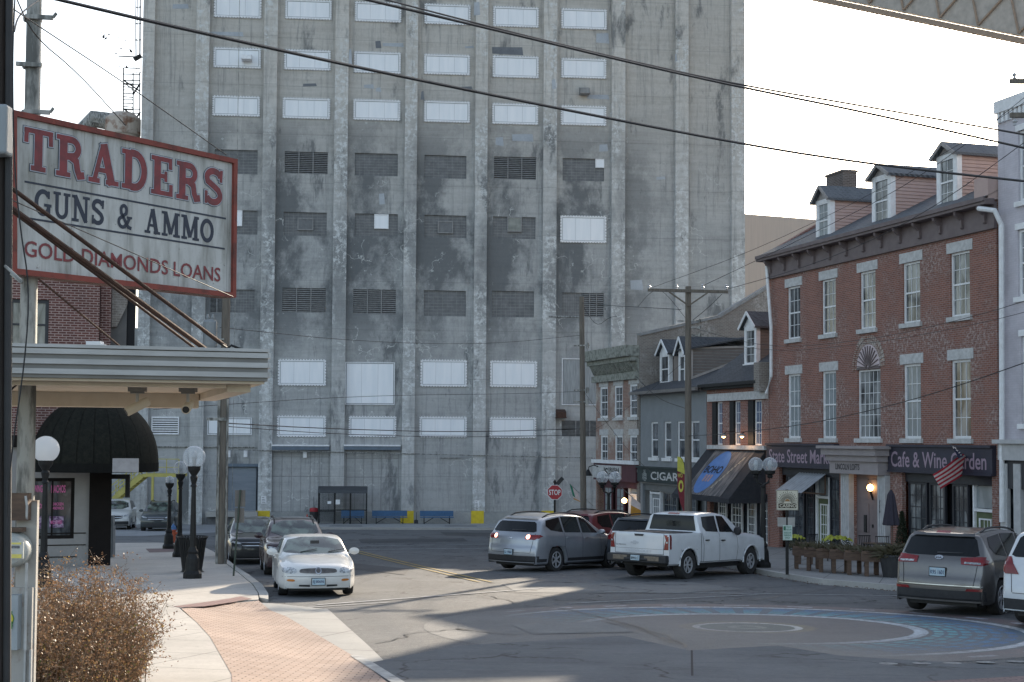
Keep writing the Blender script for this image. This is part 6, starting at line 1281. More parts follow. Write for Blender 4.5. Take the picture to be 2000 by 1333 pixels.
    def place(s, p, az, dz=0., k=1.):
        """az: heading, degrees clockwise from +Y"""
        a = R(az); fx = Vector((math.sin(a), math.cos(a))); e = 1.4
        f = Vector((fx.x, fx.y, (gz(p[0]+fx.x*e, p[1]+fx.y*e)-gz(p[0]-fx.x*e, p[1]-fx.y*e))/(2*e))).normalized(); l = Vector((0, 0, 1)).cross(f).normalized(); u = f.cross(l)
        s.root.matrix_world = Matrix(((f.x*k, l.x*k, u.x*k, p[0]), (f.y*k, l.y*k, u.y*k, p[1]), (f.z*k, l.z*k, u.z*k, gz(p[0], p[1])+dz), (0, 0, 0, 1)))

def suv_spec(L, W, H, k=0):
    f = H/1.7; g = L/4.76
    top = [(.03, .26), (0, .42), (.0, .62), (.06, .80), (.22, .97), (.8, 1.07), (1.15, 1.11), (1.28, 1.14), (2.0, 1.57), (2.3, 1.655), (3.0, 1.70), (3.7, 1.675), (4.2, 1.62), (4.36, 1.585), (4.40, 1.53), (4.60, 1.16), (4.66, 1.02), (4.70, .78), (4.745, .68), (4.76, .52), (4.72, .28)]
    if k: top[11:17] = [(3.7, 1.66), (4.15, 1.57), (4.33, 1.50), (4.38, 1.43), (4.62, 1.10), (4.68, .98)]
    return dict(L=L, W=W, H=H, wb=2.78*g, fo=.92*g, r=.355 if H < 1.75 else .375, top=[(x*g, z*f) for x, z in top], belt=[(0, .78*f), (.9*g, .96*f), (1.3*g, 1.03*f), (4.3*g, 1.13*f), (4.76*g, 1.05*f)], roofw=.72, shl=.96, cf=.2, cr=.14, tapr=.10)
def suv_glass(c, dark=True, k=0, kick=0):
    L = c.L; g = L/4.76; f = c.H/1.7; G = M_CGL if dark else M_CGL2
    Z = lambda *p: [(x*g, z*f) for x, z in p]
    c.patch('windshield', M_CGL2, 'front', [(-.60*c.W/2*1.28, 1.13*f), (.60*c.W/2*1.28, 1.13*f), (.66*c.W/2, 1.59*f), (-.66*c.W/2, 1.59*f)], sm=1, grid=.12)
    tp = 1.53 if not k else 1.46; rw = [(-.72*c.W/2, 1.16*f), (.72*c.W/2, 1.16*f), (.80*c.W/2, 1.19*f), (.70*c.W/2, (tp-.05)*f), (.62*c.W/2, tp*f), (-.62*c.W/2, tp*f), (-.70*c.W/2, (tp-.05)*f), (-.80*c.W/2, 1.19*f)]
    c.patch('rear_window', G, 'rear', rw, sm=0, grid=.08)
    c.side('side_window', G, Z((1.62, 1.11), (2.42, 1.13), (2.42, 1.59), (2.2, 1.575)), grid=.12); c.side('side_window', G, Z((2.5, 1.135), (3.3, 1.15), (3.3, 1.60), (2.5, 1.60)), grid=.12)
    c.side('side_window', G, Z((3.38, 1.155), (3.95, 1.2+kick), (4.13, 1.34), (4.05, 1.50 if k else 1.53), (3.38, 1.59)), sm=0, grid=.12)
    c.gap(Z((2.46, 1.13), (2.46, .32))); c.gap(Z((1.55, 1.06), (1.50, .5), (1.6, .32))); c.gap(Z((3.34, 1.14), (3.34, .75), (3.15, .32)))
    c.handle(2.28*g, .98*f); c.handle(3.15*g, 1.0*f); c.mirror(1.62*g, 1.12*f)
    c.side('lower_cladding', M_PLB, Z((1.42, .25), (3.2, .25), (3.2, .38), (1.42, .38)), grid=.15, off=.008)
def roof_rails(c, x0=1.9, x1=4.0):
    g = c.L/4.76
    for sg in (1, -1):
        P = []
        for i in range(9):
            x = lerp(x0, x1, i/8)*g; y = sg*c.W/2*.62; h = c.bvh.ray_cast(Vector((c.L/2-x, y, 4)), Vector((0, 0, -1)))[0]; P.append((h.x, h.y, h.z+(.05 if 0 < i < 8 else .0)))
        MB().tube(P, .022, 6).build('roof_rail', M_PLB, c.root)

# ---- white sedan at the left kerb
sp = dict(L=5.08, W=1.87, H=1.45, wb=2.85, fo=1.08, r=.33, rim=.62, sp=7, cf=.34, tapf=.16, top=[(.05, .22), (.0, .36), (.0, .52), (.05, .66), (.2, .76), (.8, .90), (1.35, .97), (1.5, .99), (1.62, 1.03), (2.35, 1.37), (2.62, 1.43), (3.3, 1.45), (3.65, 1.42), (4.25, 1.10), (4.4, 1.05), (4.92, .98), (5.03, .88), (5.08, .6), (5.03, .25)], belt=[(0, .64), (.8, .82), (1.6, .92), (4.3, .98), (5.08, .88)], roofw=.76, shl=.95, rock=.2, rail=.09)
c = Car('white_sedan', 'white four-door sedan with oval grille parked facing the camera at the left kerb', 'car', sp, paint('white_car_paint', (.72, .71, .68)))
c.patch('windshield', M_CGL2, 'front', [(-.80, 1.0), (.80, 1.0), (.76, 1.12), (.60, 1.385), (-.60, 1.385), (-.76, 1.12)], sm=1, grid=.1); c.patch('rear_window', M_CGL2, 'rear', [(-.6, 1.1), (.6, 1.1), (.5, 1.36), (-.5, 1.36)], sm=1)
c.side('side_window', M_CGL2, [(2.02, .99), (2.78, 1.0), (2.78, 1.34), (2.5, 1.33)]); c.side('side_window', M_CGL2, [(2.86, 1.0), (3.65, 1.03), (3.72, 1.12), (3.5, 1.32), (2.86, 1.34)])
c.sym('headlight', M_LENSW, 'front', [(.50, .56), (.82, .58), (.86, .66), (.82, .72), (.52, .70)], sm=2, grid=.04, off=.01)
gr = c.patch('grille', M_GRILL, 'front', [(-.42, .57), (.42, .57), (.46, .63), (.38, .69), (-.38, .69), (-.46, .63)], sm=2, grid=.05, off=.012)
c.patch('grille_surround', MATS['white_car_paint'], 'front', [(-.45, .55), (.45, .55), (.5, .63), (.4, .71), (-.4, .71), (-.5, .63)], sm=2, grid=.05, off=.008)
c.patch('badge', M_SILV, 'front', [(.075*math.cos(k*.52), .63+.075*math.sin(k*.52)) for k in range(12)], off=.022); c.patch('badge_centre', M_GRILL, 'front', [(.052*math.cos(k*.52), .63+.052*math.sin(k*.52)) for k in range(12)], off=.026)
c.sym('fog_lamp', M_AMB, 'front', [(.55, .38), (.74, .39), (.74, .44), (.56, .44)], sm=1, off=.008); c.sym('bumper_vent', M_PLB, 'front', [(.2, .26), (.46, .27), (.45, .31), (.2, .31)], off=.01); c.patch('bumper_line', M_GAP, 'front', [(-.85, .495), (.85, .495), (.85, .505), (-.85, .505)], off=.004)
c.plate('front', 0, .38, 'EJ 80696'); c.mirror(2.05, 1.0, k=1.1); c.gap([(2.82, .98), (2.82, .3)]); c.gap([(1.95, .95), (1.9, .5), (1.95, .3)]); c.gap([(3.66, .97), (3.6, .62), (3.3, .3)]); c.handle(2.68, .86); c.handle(3.5, .88)
MB().box(1.02, 1.04, -.11, .11, 1.24, 1.32).build('rear_view_mirror', M_PLB, c.root)
MB().lathe([(.17, -.012), (.19, 0), (.17, .012)], 18, Matrix.Translation((.98, .38, .98)) @ Matrix.Rotation(R(-25), 4, 'Y'), 'x')
for sg in (1, -1): h = c.bvh.ray_cast(Vector((c.L/2-1.58, sg*.35, 4)), Vector((0, 0, -1)))[0]; MB().bar((h.x, h.y, h.z+.02), (h.x-.12, h.y+.42, h.z+.09), .015).build('wiper', M_PLB, c.root)
g = ground(617, 1163); d = Vector((g.x, g.y)); az = 168.5; hd_ = Vector((math.sin(R(az)), math.cos(R(az)))); d -= hd_*(c.L/2-1.0); c.place(d, az, k=.92)

def front_bits(c, grl='grille', lw=.30):
    f = c.H/1.7; W2 = c.W/2
    c.sym('headlight', M_LENSW, 'front', [(W2*.52, .72*f), (W2*.86, .78*f), (W2*.88, .88*f), (W2*.55, .80*f)], sm=1, off=.01, grid=.04)
    g = c.patch('grille', M_PLB, 'front', [(-.42, .60*f), (.42, .60*f), (.50, .78*f), (-.50, .78*f)], sm=1, off=.01)
    c.patch('grille_bar', M_SILV, 'front', [(-.46, .775*f), (.46, .775*f), (.5, .80*f), (-.5, .80*f)], off=.016); c.patch('grille_bar', M_SILV, 'front', [(-.44, .67*f), (.44, .67*f), (.44, .69*f), (-.44, .69*f)], off=.016)
    c.patch('lower_intake', M_PLB, 'front', [(-.7, .3*f), (.7, .3*f), (.6, .46*f), (-.6, .46*f)], sm=1, off=.008)
# ---- dark maroon SUV behind the sedan
c = Car('parked_suv', 'dark maroon SUV with roof rails parked just behind the white sedan', 'SUV', suv_spec(4.5, 1.84, 1.62), paint('maroon_black_paint', (.035, .014, .018)))
suv_glass(c); roof_rails(c); front_bits(c); c.plate('front', 0, .52, 'AB 1042') if False else None
g = ground(600, 1140); az = 163; hd_ = Vector((math.sin(R(az)), math.cos(R(az)))); c.place(Vector((-6.45, 42.6)), 168)
# ---- black car behind that
c = Car('black_car', 'small black car parked at the left kerb, furthest back behind the maroon SUV', 'car', suv_spec(4.3, 1.76, 1.52), paint('black_car_paint', (.015, .017, .017)))
suv_glass(c); front_bits(c); c.place(Vector((-8.75, 48.8)), 167)
# ---- across the cross street, left
c = Car('white_suv', 'white older SUV parked facing out beside the yellow stair across the street', 'SUV', suv_spec(4.7, 1.85, 1.78), paint('dull_white_paint', (.62, .62, .60)))
suv_glass(c); front_bits(c); c.patch('bumper', M_PLB, 'front', [(-.8, .3), (.8, .3), (.8, .5), (-.8, .5)], off=.02); c.place(Vector((at(226, 1000, 85).x, 85.5)), 170)
c = Car('grey_hatchback', 'dark grey-green crossover with chrome grille parked facing out beneath the yellow platform', 'car', suv_spec(4.6, 1.88, 1.70), paint('dark_green_grey_paint', (.025, .035, .036)))
suv_glass(c); roof_rails(c); front_bits(c); c.place(Vector((at(311, 1000, 83).x, 83.5)), 174)
# ---- silver crossover
M_SIL = paint('silver_car_paint', (.36, .38, .41), .55, .34)
def rear_bits(c, plate, lamp, badge=None, mat=M_LENSR, pz=.82, py=0., band=True, lit=False):
    f = c.H/1.7; W2 = c.W/2
    ol = c.sym('tail_light', mat, 'rear', lamp, sm=0, off=.012, grid=.04)
    if band:
        c.patch('bumper_cladding', M_PLB, 'rear', [(-W2*.99, .27), (W2*.99, .27), (W2*.99, .50), (-W2*.99, .50)], off=.010, grid=.05)
    c.patch('spoiler', c.mat, 'rear', [(-.62, 1.52*f), (.62, 1.52*f), (.6, 1.56*f), (-.6, 1.56*f)], off=.05)
    c.patch('tailgate_seam', M_GAP, 'rear', [(-W2*.72, .565*f), (W2*.72, .565*f), (W2*.72, .575*f), (-W2*.72, .575*f)], off=.005)
    for sg in (1, -1): c.patch('tailgate_seam', M_GAP, 'rear', [(sg*W2*.73-.006, .58*f), (sg*W2*.73+.006, .58*f), (sg*W2*.80+.006, 1.12*f), (sg*W2*.80-.006, 1.12*f)], off=.005, grid=.05)
    c.patch('wiper', M_PLB, 'rear', [(-.05, 1.19*f), (.45, 1.21*f), (.45, 1.225*f), (-.05, 1.225*f)], off=.02)
    c.plate('rear', py, pz, plate); return ol
c = Car('silver_crossover', 'silver three-row crossover with lit tail lamps nosed in at an angle', 'SUV', {**suv_spec(5.2, 1.99, 1.76, 1), 'r': .375, 'sp': 6, 'cr': .2}, M_SIL)
suv_glass(c, k=1, kick=.02); roof_rails(c)
ol = rear_bits(c, 'U 1968', [(.50, 1.0), (.82, .98), (.96, 1.08), (.92, 1.13), (.56, 1.12)], pz=.60)
c.side('tail_light', M_LENSR, [(4.85, 1.03), (5.15, 1.0), (5.16, 1.12), (4.95, 1.10)], sm=1, off=.012, grid=.05); c.sym('lit_lamp', M_LIT, 'rear', [(.60+.065*math.cos(k*.785), 1.06+.065*math.sin(k*.785)) for k in range(8)], off=.02)
for view, s_ in (('left', 1), ('right', 1)): pass
c.side('lower_cladding', M_PLB, [(.2, .26), (5.1, .26), (5.1, .42), (.2, .42)], grid=.1, off=.006)
c.patch('badge', M_SILV, 'rear', [(-.07, 1.0), (.07, 1.0), (.07, 1.03), (-.07, 1.03)], off=.015)
a = ground(1079, 1116); az = 37; c.place(Vector((a.x, a.y))+Vector((math.sin(R(az)), math.cos(R(az))))*1.42+Vector((-.80*math.cos(R(az)), .80*math.sin(R(az)))), az); SILV = c
# ---- red SUV behind it, dark hatch between silver and truck
c = Car('red_suv', 'dark red SUV mostly hidden behind the silver crossover', 'SUV', suv_spec(4.9, 1.92, 1.80), paint('dark_red_paint', (.13, .012, .016)))
suv_glass(c); roof_rails(c); rear_bits(c, 'C 7', [(.6, .95), (.88, .96), (.86, 1.1), (.64, 1.1)]) ; c.place(Vector((3.4, 50.2)), 40)
c = Car('black_hatchback', 'black SUV squeezed between the silver crossover and the white pickup truck', 'SUV', suv_spec(4.6, 1.86, 1.70), paint('blue_black_paint', (.02, .026, .034)))
suv_glass(c); roof_rails(c); rear_bits(c, 'D 4', [(.6, .92), (.88, .93), (.86, 1.25), (.7, 1.2)]); c.place(Vector((5.0, 46.2)), 39)
# ---- brown-grey SUV on the right
c = Car('grey_suv', 'grey-brown SUV parked nose-in at the right, red tail lamps and clear rear plate', 'SUV', {**suv_spec(4.76, 1.89, 1.69), 'sp': 5, 'tws': 1, 'cr': .16}, paint('grey_brown_paint', (.15, .142, .135), .7, .28))
suv_glass(c); roof_rails(c)
rear_bits(c, 'K95 1601', [(.44, 1.0), (.83, .985), (.93, 1.03), (.93, 1.14), (.80, 1.155), (.42, 1.125)], pz=.84); c.sym('reverse_lamp', M_LENSW, 'rear', [(.50, 1.015), (.80, 1.01), (.80, 1.045), (.50, 1.05)], off=.018); c.side('tail_light', M_LENSR, [(4.35, 1.06), (4.7, 1.0), (4.72, 1.12), (4.5, 1.13)], sm=1, off=.012, grid=.05)
c.patch('badge', M_SILV, 'rear', [(.085*math.cos(k*.4), 1.115+.042*math.sin(k*.4)) for k in range(16)], off=.014); 
h = c.bvh.ray_cast(Vector((-8, 0, 1.115)), Vector((1, 0, 0)))[0]; t = text_mb('KIA', -.06, .06, -.02, .02, 0, .01); M4 = Matrix.Translation((h.x-.022, 0, 1.115)) @ Matrix.Rotation(R(-90), 4, 'Z'); t.v = [tuple(M4 @ Vector(p)) for p in t.v]; t.build('badge_letters', M_PLB, c.root)
c.sym('reflector', M_LENSR, 'rear', [(.55, .50), (.85, .50), (.85, .55), (.58, .55)], off=.016); c.patch('bumper_strip', M_SILV, 'rear', [(-.85, .588), (.85, .588), (.85, .597), (-.85, .597)], off=.006)
c.patch('high_brake_lamp', M_LENSR, 'rear', [(-.14, 1.555), (.14, 1.555), (.14, 1.58), (-.14, 1.58)], off=.055)
a = ground(1798, 1192); az = 38; c.place(Vector((a.x, a.y))+Vector((math.sin(R(az)), math.cos(R(az))))*1.25+Vector((.77*math.cos(R(az)), -.77*math.sin(R(az)))), az)
# ---- white SUV cut by the right edge
c = Car('white_suv', 'white SUV cut off by the right edge of the photo beside the grey-brown SUV', 'SUV', {**suv_spec(5.05, 2.0, 1.78), 'sp': 5}, paint('white_suv_paint', (.66, .68, .70)))
suv_glass(c); roof_rails(c); rear_bits(c, 'EX 210', [(.62, .92), (.88, .92), (.96, 1.0), (.95, 1.2), (.8, 1.22), (.74, 1.1)]); c.side('lower_cladding', M_PLB, [(.2, .26), (5.0, .26), (5.0, .5), (.2, .5)], grid=.1, off=.006); c.place(Vector((10.85, 26.5)), 40)

# ---- white crew-cab pickup
sp = dict(L=5.89, W=2.06, H=1.98, wb=3.75, fo=.98, r=.44, tw=.30, rim=.56, sp=6, tws=1, rock=.44, gap=.10, cf=.09, tapf=.04, cr=.03, tapr=.0, roofw=.78, shl=.965, rail=.08,
 top=[(.05, .5), (0, .6), (0, 1.08), (.05, 1.2), (.16, 1.27), (.9, 1.33), (1.35, 1.35), (1.5, 1.37), (2.15, 1.85), (2.45, 1.95), (3.0, 1.98), (3.6, 1.97), (3.98, 1.93), (4.03, 1.86), (4.06, 1.45), (4.08, 1.40), (4.12, 1.385), (5.84, 1.385), (5.885, 1.37), (5.89, 1.2), (5.89, .72)],
 belt=[(0, 1.14), (1.0, 1.22), (1.5, 1.26), (3.95, 1.36), (4.1, 1.37), (5.89, 1.37)])
c = Car('pickup_truck', 'white crew-cab pickup truck with black bumper parked nose-in by the parking sign', 'pickup truck', sp, paint('white_truck_paint', (.68, .70, .72)))
c.patch('windshield', M_CGL2, 'front', [(-.80, 1.38), (.80, 1.38), (.66, 1.87), (-.66, 1.87)], sm=1, grid=.12)
c.patch('rear_window', M_CGL, 'rear', [(-.83, 1.42), (.83, 1.42), (.72, 1.87), (-.72, 1.87)], sm=0, grid=.06); c.patch('high_brake_lamp', M_LENSR, 'rear', [(-.2, 1.895), (.2, 1.895), (.2, 1.925), (-.2, 1.925)], off=.02)
c.side('side_window', M_CGL, [(2.05, 1.36), (2.92, 1.385), (2.92, 1.87), (2.55, 1.85)]); c.side('side_window', M_CGL, [(3.02, 1.385), (3.72, 1.41), (3.86, 1.55), (3.80, 1.84), (3.02, 1.87)])
M_TL = M_LENSR; c.sym('tail_light', M_TL, 'rear', [(.86, .90), (1.01, .90), (1.01, 1.33), (.86, 1.33), (.92, 1.18), (.88, 1.05)], off=.012, grid=.05); c.side('tail_light', M_TL, [(5.74, .92), (5.87, .92), (5.87, 1.33), (5.74, 1.33)], off=.012, grid=.05); c.sym('reverse_lamp', M_LENSW, 'rear', [(.93, 1.09), (.99, 1.09), (.99, 1.14), (.93, 1.14)], off=.02)
bp = MB().box(-c.L/2-.16, -c.L/2+.25, -1.02, 1.02, .50, .74).box(-c.L/2-.2, -c.L/2-.02, -.42, .42, .56, .64); o = bp.build('rear_bumper', M_PLB, c.root); bm_ = o.modifiers.new('b', 'BEVEL'); bm_.width = .04; bm_.segments = 3
MB().box(-c.L/2-.175, -c.L/2-.162, -.8, -.3, .57, .70).box(-c.L/2-.175, -c.L/2-.162, .3, .8, .57, .70).build('bumper_face', M_GRILL, o)
c.patch('tailgate_seam', M_GAP, 'rear', [(-.84, .75), (.84, .75), (.84, .765), (-.84, .765)], off=.004)
for sg in (1, -1): c.patch('tailgate_seam', M_GAP, 'rear', [(sg*.845-.007, .75), (sg*.845+.007, .75), (sg*.845+.007, 1.36), (sg*.845-.007, 1.36)], off=.004)
c.patch('tailgate_crease', M_GAP, 'rear', [(-.82, .90), (.82, .90), (.82, .906), (-.82, .906)], off=.003)
c.patch('tailgate_handle', M_PLB, 'rear', [(-.14, 1.27), (.14, 1.27), (.17, 1.33), (-.17, 1.33)], off=.015)
for tx, a, b_, z0, z1, mt_, xo in (('SILVERADO', -.80, -.45, .98, 1.015, M_PLB, -c.L/2-.012), ('CHEVROLET', -.45, .45, .80, .87, pm('embossed_white', (.55, .57, .6), None, 4, .3), -c.L/2-.008)):
    t = text_mb(tx, a, b_, z0, z1, 0, .008); M4 = Matrix.Translation((xo, 0, 0)) @ Matrix.Rotation(R(-90), 4, 'Z'); t.v = [tuple(M4 @ Vector(p)) for p in t.v]; t.build('tailgate_letters', mt_, c.root)
t = MB().box(-.13, .13, -.012, 0, 1.05, 1.10).box(-.05, .05, -.013, 0, 1.02, 1.13); t.v = [tuple(Matrix.Translation((-c.L/2-.002, .15, 0)) @ Matrix.Rotation(R(-90), 4, 'Z') @ Vector(p)) for p in t.v]; t.build('badge', MATS['embossed_white'], c.root)
MB().box(-c.L/2+.10, -c.L/2+1.72, -.78, .78, 1.375, 1.392).build('dark_bed_opening', M_PLB, c.root)  # dark panel standing in for the shaded open bed
pl = MB(); o = None; M4 = Matrix.Translation((-c.L/2-.18, 0, .64)) @ Matrix.Rotation(R(-90), 4, 'Z'); o = MB().box(-.15, .15, -.03, 0, -.075, .075, M4).build('licence_plate', M_PLATE, c.root); t = text_mb('89N C', -.13, .13, -.045, .03, -.033, .01); t.v = [tuple(M4 @ Vector(p)) for p in t.v]; t.build('lettering', M_PLB, o)
c.gap([(2.97, 1.36), (2.97, .5)], .016); c.gap([(1.92, 1.28), (1.86, .9), (1.95, .5)], .016); c.gap([(3.98, 1.36), (3.9, 1.0), (3.92, .5)], .016); c.gap([(4.05, 1.37), (4.05, .5)], .02)
c.handle(2.78, 1.13, M_PLB); c.handle(3.72, 1.15, M_PLB); c.mirror(2.05, 1.38, M_PLB, 1.7); c.side('rocker', M_PLB, [(1.45, .44), (4.1, .44), (4.1, .52), (1.45, .52)], off=.01, grid=.2)
for x0 in (sp['fo'], sp['fo']+sp['wb']):
    for sg in (1, -1):
        P = []
        for k in range(13): a = math.pi*k/12; P.append((c.L/2-x0+math.cos(a)*.535, sg*1.022, .42+math.sin(a)*.53))
        MB().tube(P, .028, 6).build('wheel_arch_trim', MATS['white_truck_paint'], c.root)
MB().box(-c.L/2+1.7, c.L/2-1.2, -.8, .8, .3, .5).build('chassis', M_PLB, c.root)
a = ground(1337, 1131); az = 38.5; c.place(Vector((a.x, a.y))+Vector((math.sin(R(az)), math.cos(R(az))))*(4.73-c.L/2)*.94+Vector((-.82*math.cos(R(az)), .82*math.sin(R(az)))), az, k=.94); TRK = c
# ================================================================== IN FRONT OF THE ELEVATOR
def elpos(px, off): u, z = EL.uv(px, 1000, off); q = EL.o+EL.e*u+EL.n*off; return (q.x, q.y, gz(q.x, q.y)+.13)
erz = math.atan2(EL.e.y, EL.e.x); s_e = 96/2800
sh = empty('bus_shelter', elpos(669, -2.6), erz, 'dark glazed bus shelter with curved roof in front of the concrete elevator', 'bus shelter'); W_ = 92*94/2800; H_ = 2.35
mb = MB()
for x in (0, W_*.33, W_*.66, W_): mb.box(x-W_/2-.04, x-W_/2+.04, -.04, .04, 0, H_-.35); mb.box(x-W_/2-.04, x-W_/2+.04, 1.4, 1.48, 0, H_-.35)
mb.box(-W_/2, W_/2, 1.41, 1.47, .8, .86).box(-W_/2, W_/2, -.03, .03, H_-.36, H_-.3).box(-W_/2, -W_/2+.33*W_, -.03, .03, .8, .86)
mb.build('frame', M_BLACK, sh); pr_f = [(-.1, H_-.36)]+[(.7-.85*math.cos(R(a)), H_-.34+.42*math.sin(R(a))) for a in range(0, 181, 20)]+[(1.5, H_-.36)]
MB().prism(pr_f, -W_/2-.05, W_/2+.05, 'yz').build('roof', pm('dark_grey_acrylic', (.055, .06, .065), (.04, .045, .05), 3, .5), sh)
M_SMOKE = clear('smoked_glass', .14, (.1, .11, .12)); MB().box(-W_/2+.05, -W_/2+W_*.33-.05, -.006, .006, .1, H_-.4).box(-W_/2+.05, W_/2-.05, 1.43, 1.442, .1, H_-.4).box(-W_/2-.006, -W_/2+.006, .05, 1.38, .1, H_-.4).box(W_/2-.006, W_/2+.006, .05, 1.38, .1, H_-.4).build('glazing', M_SMOKE, sh)
for px, py, w_, h_ in ((644, 985, 7, 5), (660, 984, 8, 9)): x = (px-669)*s_e; z = H_-(py-957)*s_e; MB().box(x-w_/2*s_e, x+w_/2*s_e, -.02, -.01, z-h_/2*s_e, z+h_/2*s_e).build('notice', M_WHITE, sh)
def bench(px, off, w_, label):
    r = empty('blue_bench', elpos(px, off), erz, label, 'bench', 'blue benches along the elevator wall'); M_BLU = pm('blue_slats', (.045, .13, .26), (.035, .10, .2), 4, .5)
    MB().box(-w_/2, w_/2, -.45, -.02, .42, .47).build('seat', M_BLU, r); MB().box(-w_/2, w_/2, .02, .07, .5, .86).build('backrest', M_BLU, r)
    for s_ in (-1, 1): MB().bar((s_*w_*.38, -.4, 0), (s_*w_*.38, -.35, .42), .05).bar((s_*w_*.38, .1, 0), (s_*w_*.38, .05, .5), .05).bar((s_*w_*.38, -.3, .05), (s_*w_*.1, -.2, .42), .04).build('leg', M_BLACK, r)
bench(761, -1.6, 2.3, 'blue slatted bench just right of the bus shelter'); bench(853, -1.6, 2.2, 'blue slatted bench furthest right along the elevator wall'); bench(689, -1.9, 1.5, 'blue bench inside the bus shelter')
q = elpos(813, -1.2); o = MB().bar((0, 0, .15), (.03, 0, .75), .035).prism([(-.13, 0), (.13, 0), (.13, .22), (0, .28), (-.13, .22)], -.02, .02, 'xz').build('shovel', M_PLB, label='dark shovel leaning on the wall by the second yellow square', cat='shovel'); o.location = q
r = empty('cleaning_cart', elpos(613, -1.8), erz, 'black wheeled bin with red lid and an upright broom left of the shelter', 'cart'); MB().lathe([(0, .05), (.22, .05), (.28, .75), (.28, .78), (0, .78)], 14).build('bin', M_PLB, r); MB().lathe([(.29, .78), (.30, .9), (.24, 1.02), (0, 1.05)], 14).build('lid', pm('red_plastic_lid', (.40, .03, .04), None, 5, .5), r); MB().bar((-.0, .1, .8), (-.02, .1, 1.75), .03).build('broom_handle', M_PLB, r)
r = empty('traffic_cone', elpos(600, -2.4), 0, 'small red traffic cone on the pavement left of the shelter', 'traffic cone'); MB().lathe([(.15, .03), (.03, .62), (0, .62)], 12).build('cone', pm('cone_red', (.55, .07, .05), None, 5, .5), r); MB().box(-.19, .19, -.19, .19, 0, .03).build('base', MATS['cone_red'], r)
r = empty('traffic_cone', (at(259, 1010, 88).x, 88, gz(0, 88)), 0, 'orange traffic cone between the white SUV and the dark crossover', 'traffic cone'); MB().lathe([(.15, .03), (.03, .8), (0, .8)], 12).build('cone', MATS['cone_red'], r); MB().box(-.19, .19, -.19, .19, 0, .03).build('base', MATS['cone_red'], r)
# yellow stair and platform
M_YR = pm('yellow_rail', (.50, .44, .12), (.42, .37, .10), 4, .6); o_ = at(310, 930, 90); ys = empty('yellow_stair', (o_.x, o_.y, gz(o_.x, o_.y)), 0, 'yellow steel stair and raised platform with railings at the elevator left end', 'stairs'); k9 = 90/2800; zz0 = gz(o_.x, o_.y)
X = lambda px: (px-310)*k9; Z = lambda py: at(310, py, 90).z-zz0
MB().box(X(277), X(350), 0, 2.2, Z(932), Z(926)).build('platform', M_YR, ys); mb = MB()
for x in (298, 348): mb.box(X(x)-.07, X(x)+.07, 0, .14, 0, Z(932))
mb.build('post', M_YR, ys); mb = MB().bar((X(277), .0, Z(930)), (X(222), 0, Z(976)), .08, .3).bar((X(277), 1.2, Z(930)), (X(222), 1.2, Z(976)), .08, .3)
for i in range(9): t = i/9; mb.box(X(277-55*t)-.15, X(277-55*t)+.15, .05, 1.15, Z(930+46*t)-.02, Z(930+46*t)+.02)
mb.build('flight', M_YR, ys); mb = MB()
for y in (0, 1.2):
    for dy in (30, 15): mb.bar((X(277), y, Z(930-dy)), (X(215), y, Z(982-dy)), .05); 
    for i in range(5): t = i/4; mb.bar((X(277-60*t), y, Z(930+50*t)), (X(277-60*t), y, Z(900+50*t)), .05)
for py in (897, 913): mb.bar((X(277), 0, Z(py)), (X(349), 0, Z(py)), .05)
for px in (277, 301, 325, 349): mb.bar((X(px), 0, Z(897)), (X(px), 0, Z(927)), .05)
mb.build('handrail', M_YR, ys)
# ================================================================== RIGHT STREET FURNITURE
def ground_root(name, px, py, label, cat, up=.14, rz=0, group=None):
    g = ground(px, py, up); return empty(name, (g.x, g.y, gz(g.x, g.y)+up), rz, label, cat, group), g.y/2800
# stop sign
q = at(1084, 858, 74.5); z0 = gz(q.x, q.y)+.14; r = empty('stop_sign', (q.x, q.y, z0), 0, 'red octagonal STOP sign on a black post at the far corner', 'stop sign'); zc = at(1084, 962, 74.5).z-z0; A = .385
MB().tube([(0, .05, 0), (0, .05, at(1084, 942, 74.5).z-z0)], .05, 8).lathe([(.05, 0), (.09, .05), (0, .2)], 8, Matrix.Translation((0, .05, at(1084, 944, 74.5).z-z0))).build('post', M_POST, r)
oc = lambda k: [(A*k/math.cos(R(22.5))*math.cos(R(22.5+45*i)), zc+A*k/math.cos(R(22.5))*math.sin(R(22.5+45*i))) for i in range(8)]
pw = MB().prism(oc(1), -.02, -.005, 'xz').build('sign_plate', M_WHITE, r); MB().prism(oc(.93), -.026, -.021, 'xz').build('red_face', pm('stop_red', (.42, .02, .03), (.36, .02, .03), 5, .4), pw); text_mb('STOP', -.30, .30, zc-.14, zc+.14, -.027, .018).build('lettering', M_WHITE, pw)
MB().bar((.10, .05, zc+.4), (.42, .05, zc+.75), .10, .2).bar((.02, .05, zc+.35), (.15, .05, zc+.5), .04).build('solar_panel', M_PLB, r)
# flags on poles
def flag(root, pole_a, pole_b, cloth, mats, name, lab):
    f = empty(name, pole_a, 0, lab, 'flag'); MB().tube([(0, 0, 0), pole_b-pole_a], .014, 6).build('flag_pole', M_GALV, f); return f
def cloth(par, A, B_, C, D_, nx, ny, mats, wave=.05, name='cloth'):
    """grid cloth A(top hoist) B(top fly) C(bottom fly) D(bottom hoist); mats: function(i,j)->material"""
    groups = {}
    def P(i, j):
        s, t = i/nx, j/ny; p = A.lerp(B_, s).lerp(D_.lerp(C, s), t); return p+Vector((0, wave*math.sin(s*7+t*2), wave*.4*math.sin(s*5+1+t)))
    for i in range(nx):
        for j in range(ny): groups.setdefault(mats(i, j).name, (mats(i, j), MB()))[1].quad(P(i, j), P(i+1, j), P(i+1, j+1), P(i, j+1))
    for k, (m_, mb) in groups.items(): mb.build(name, m_, par, True)
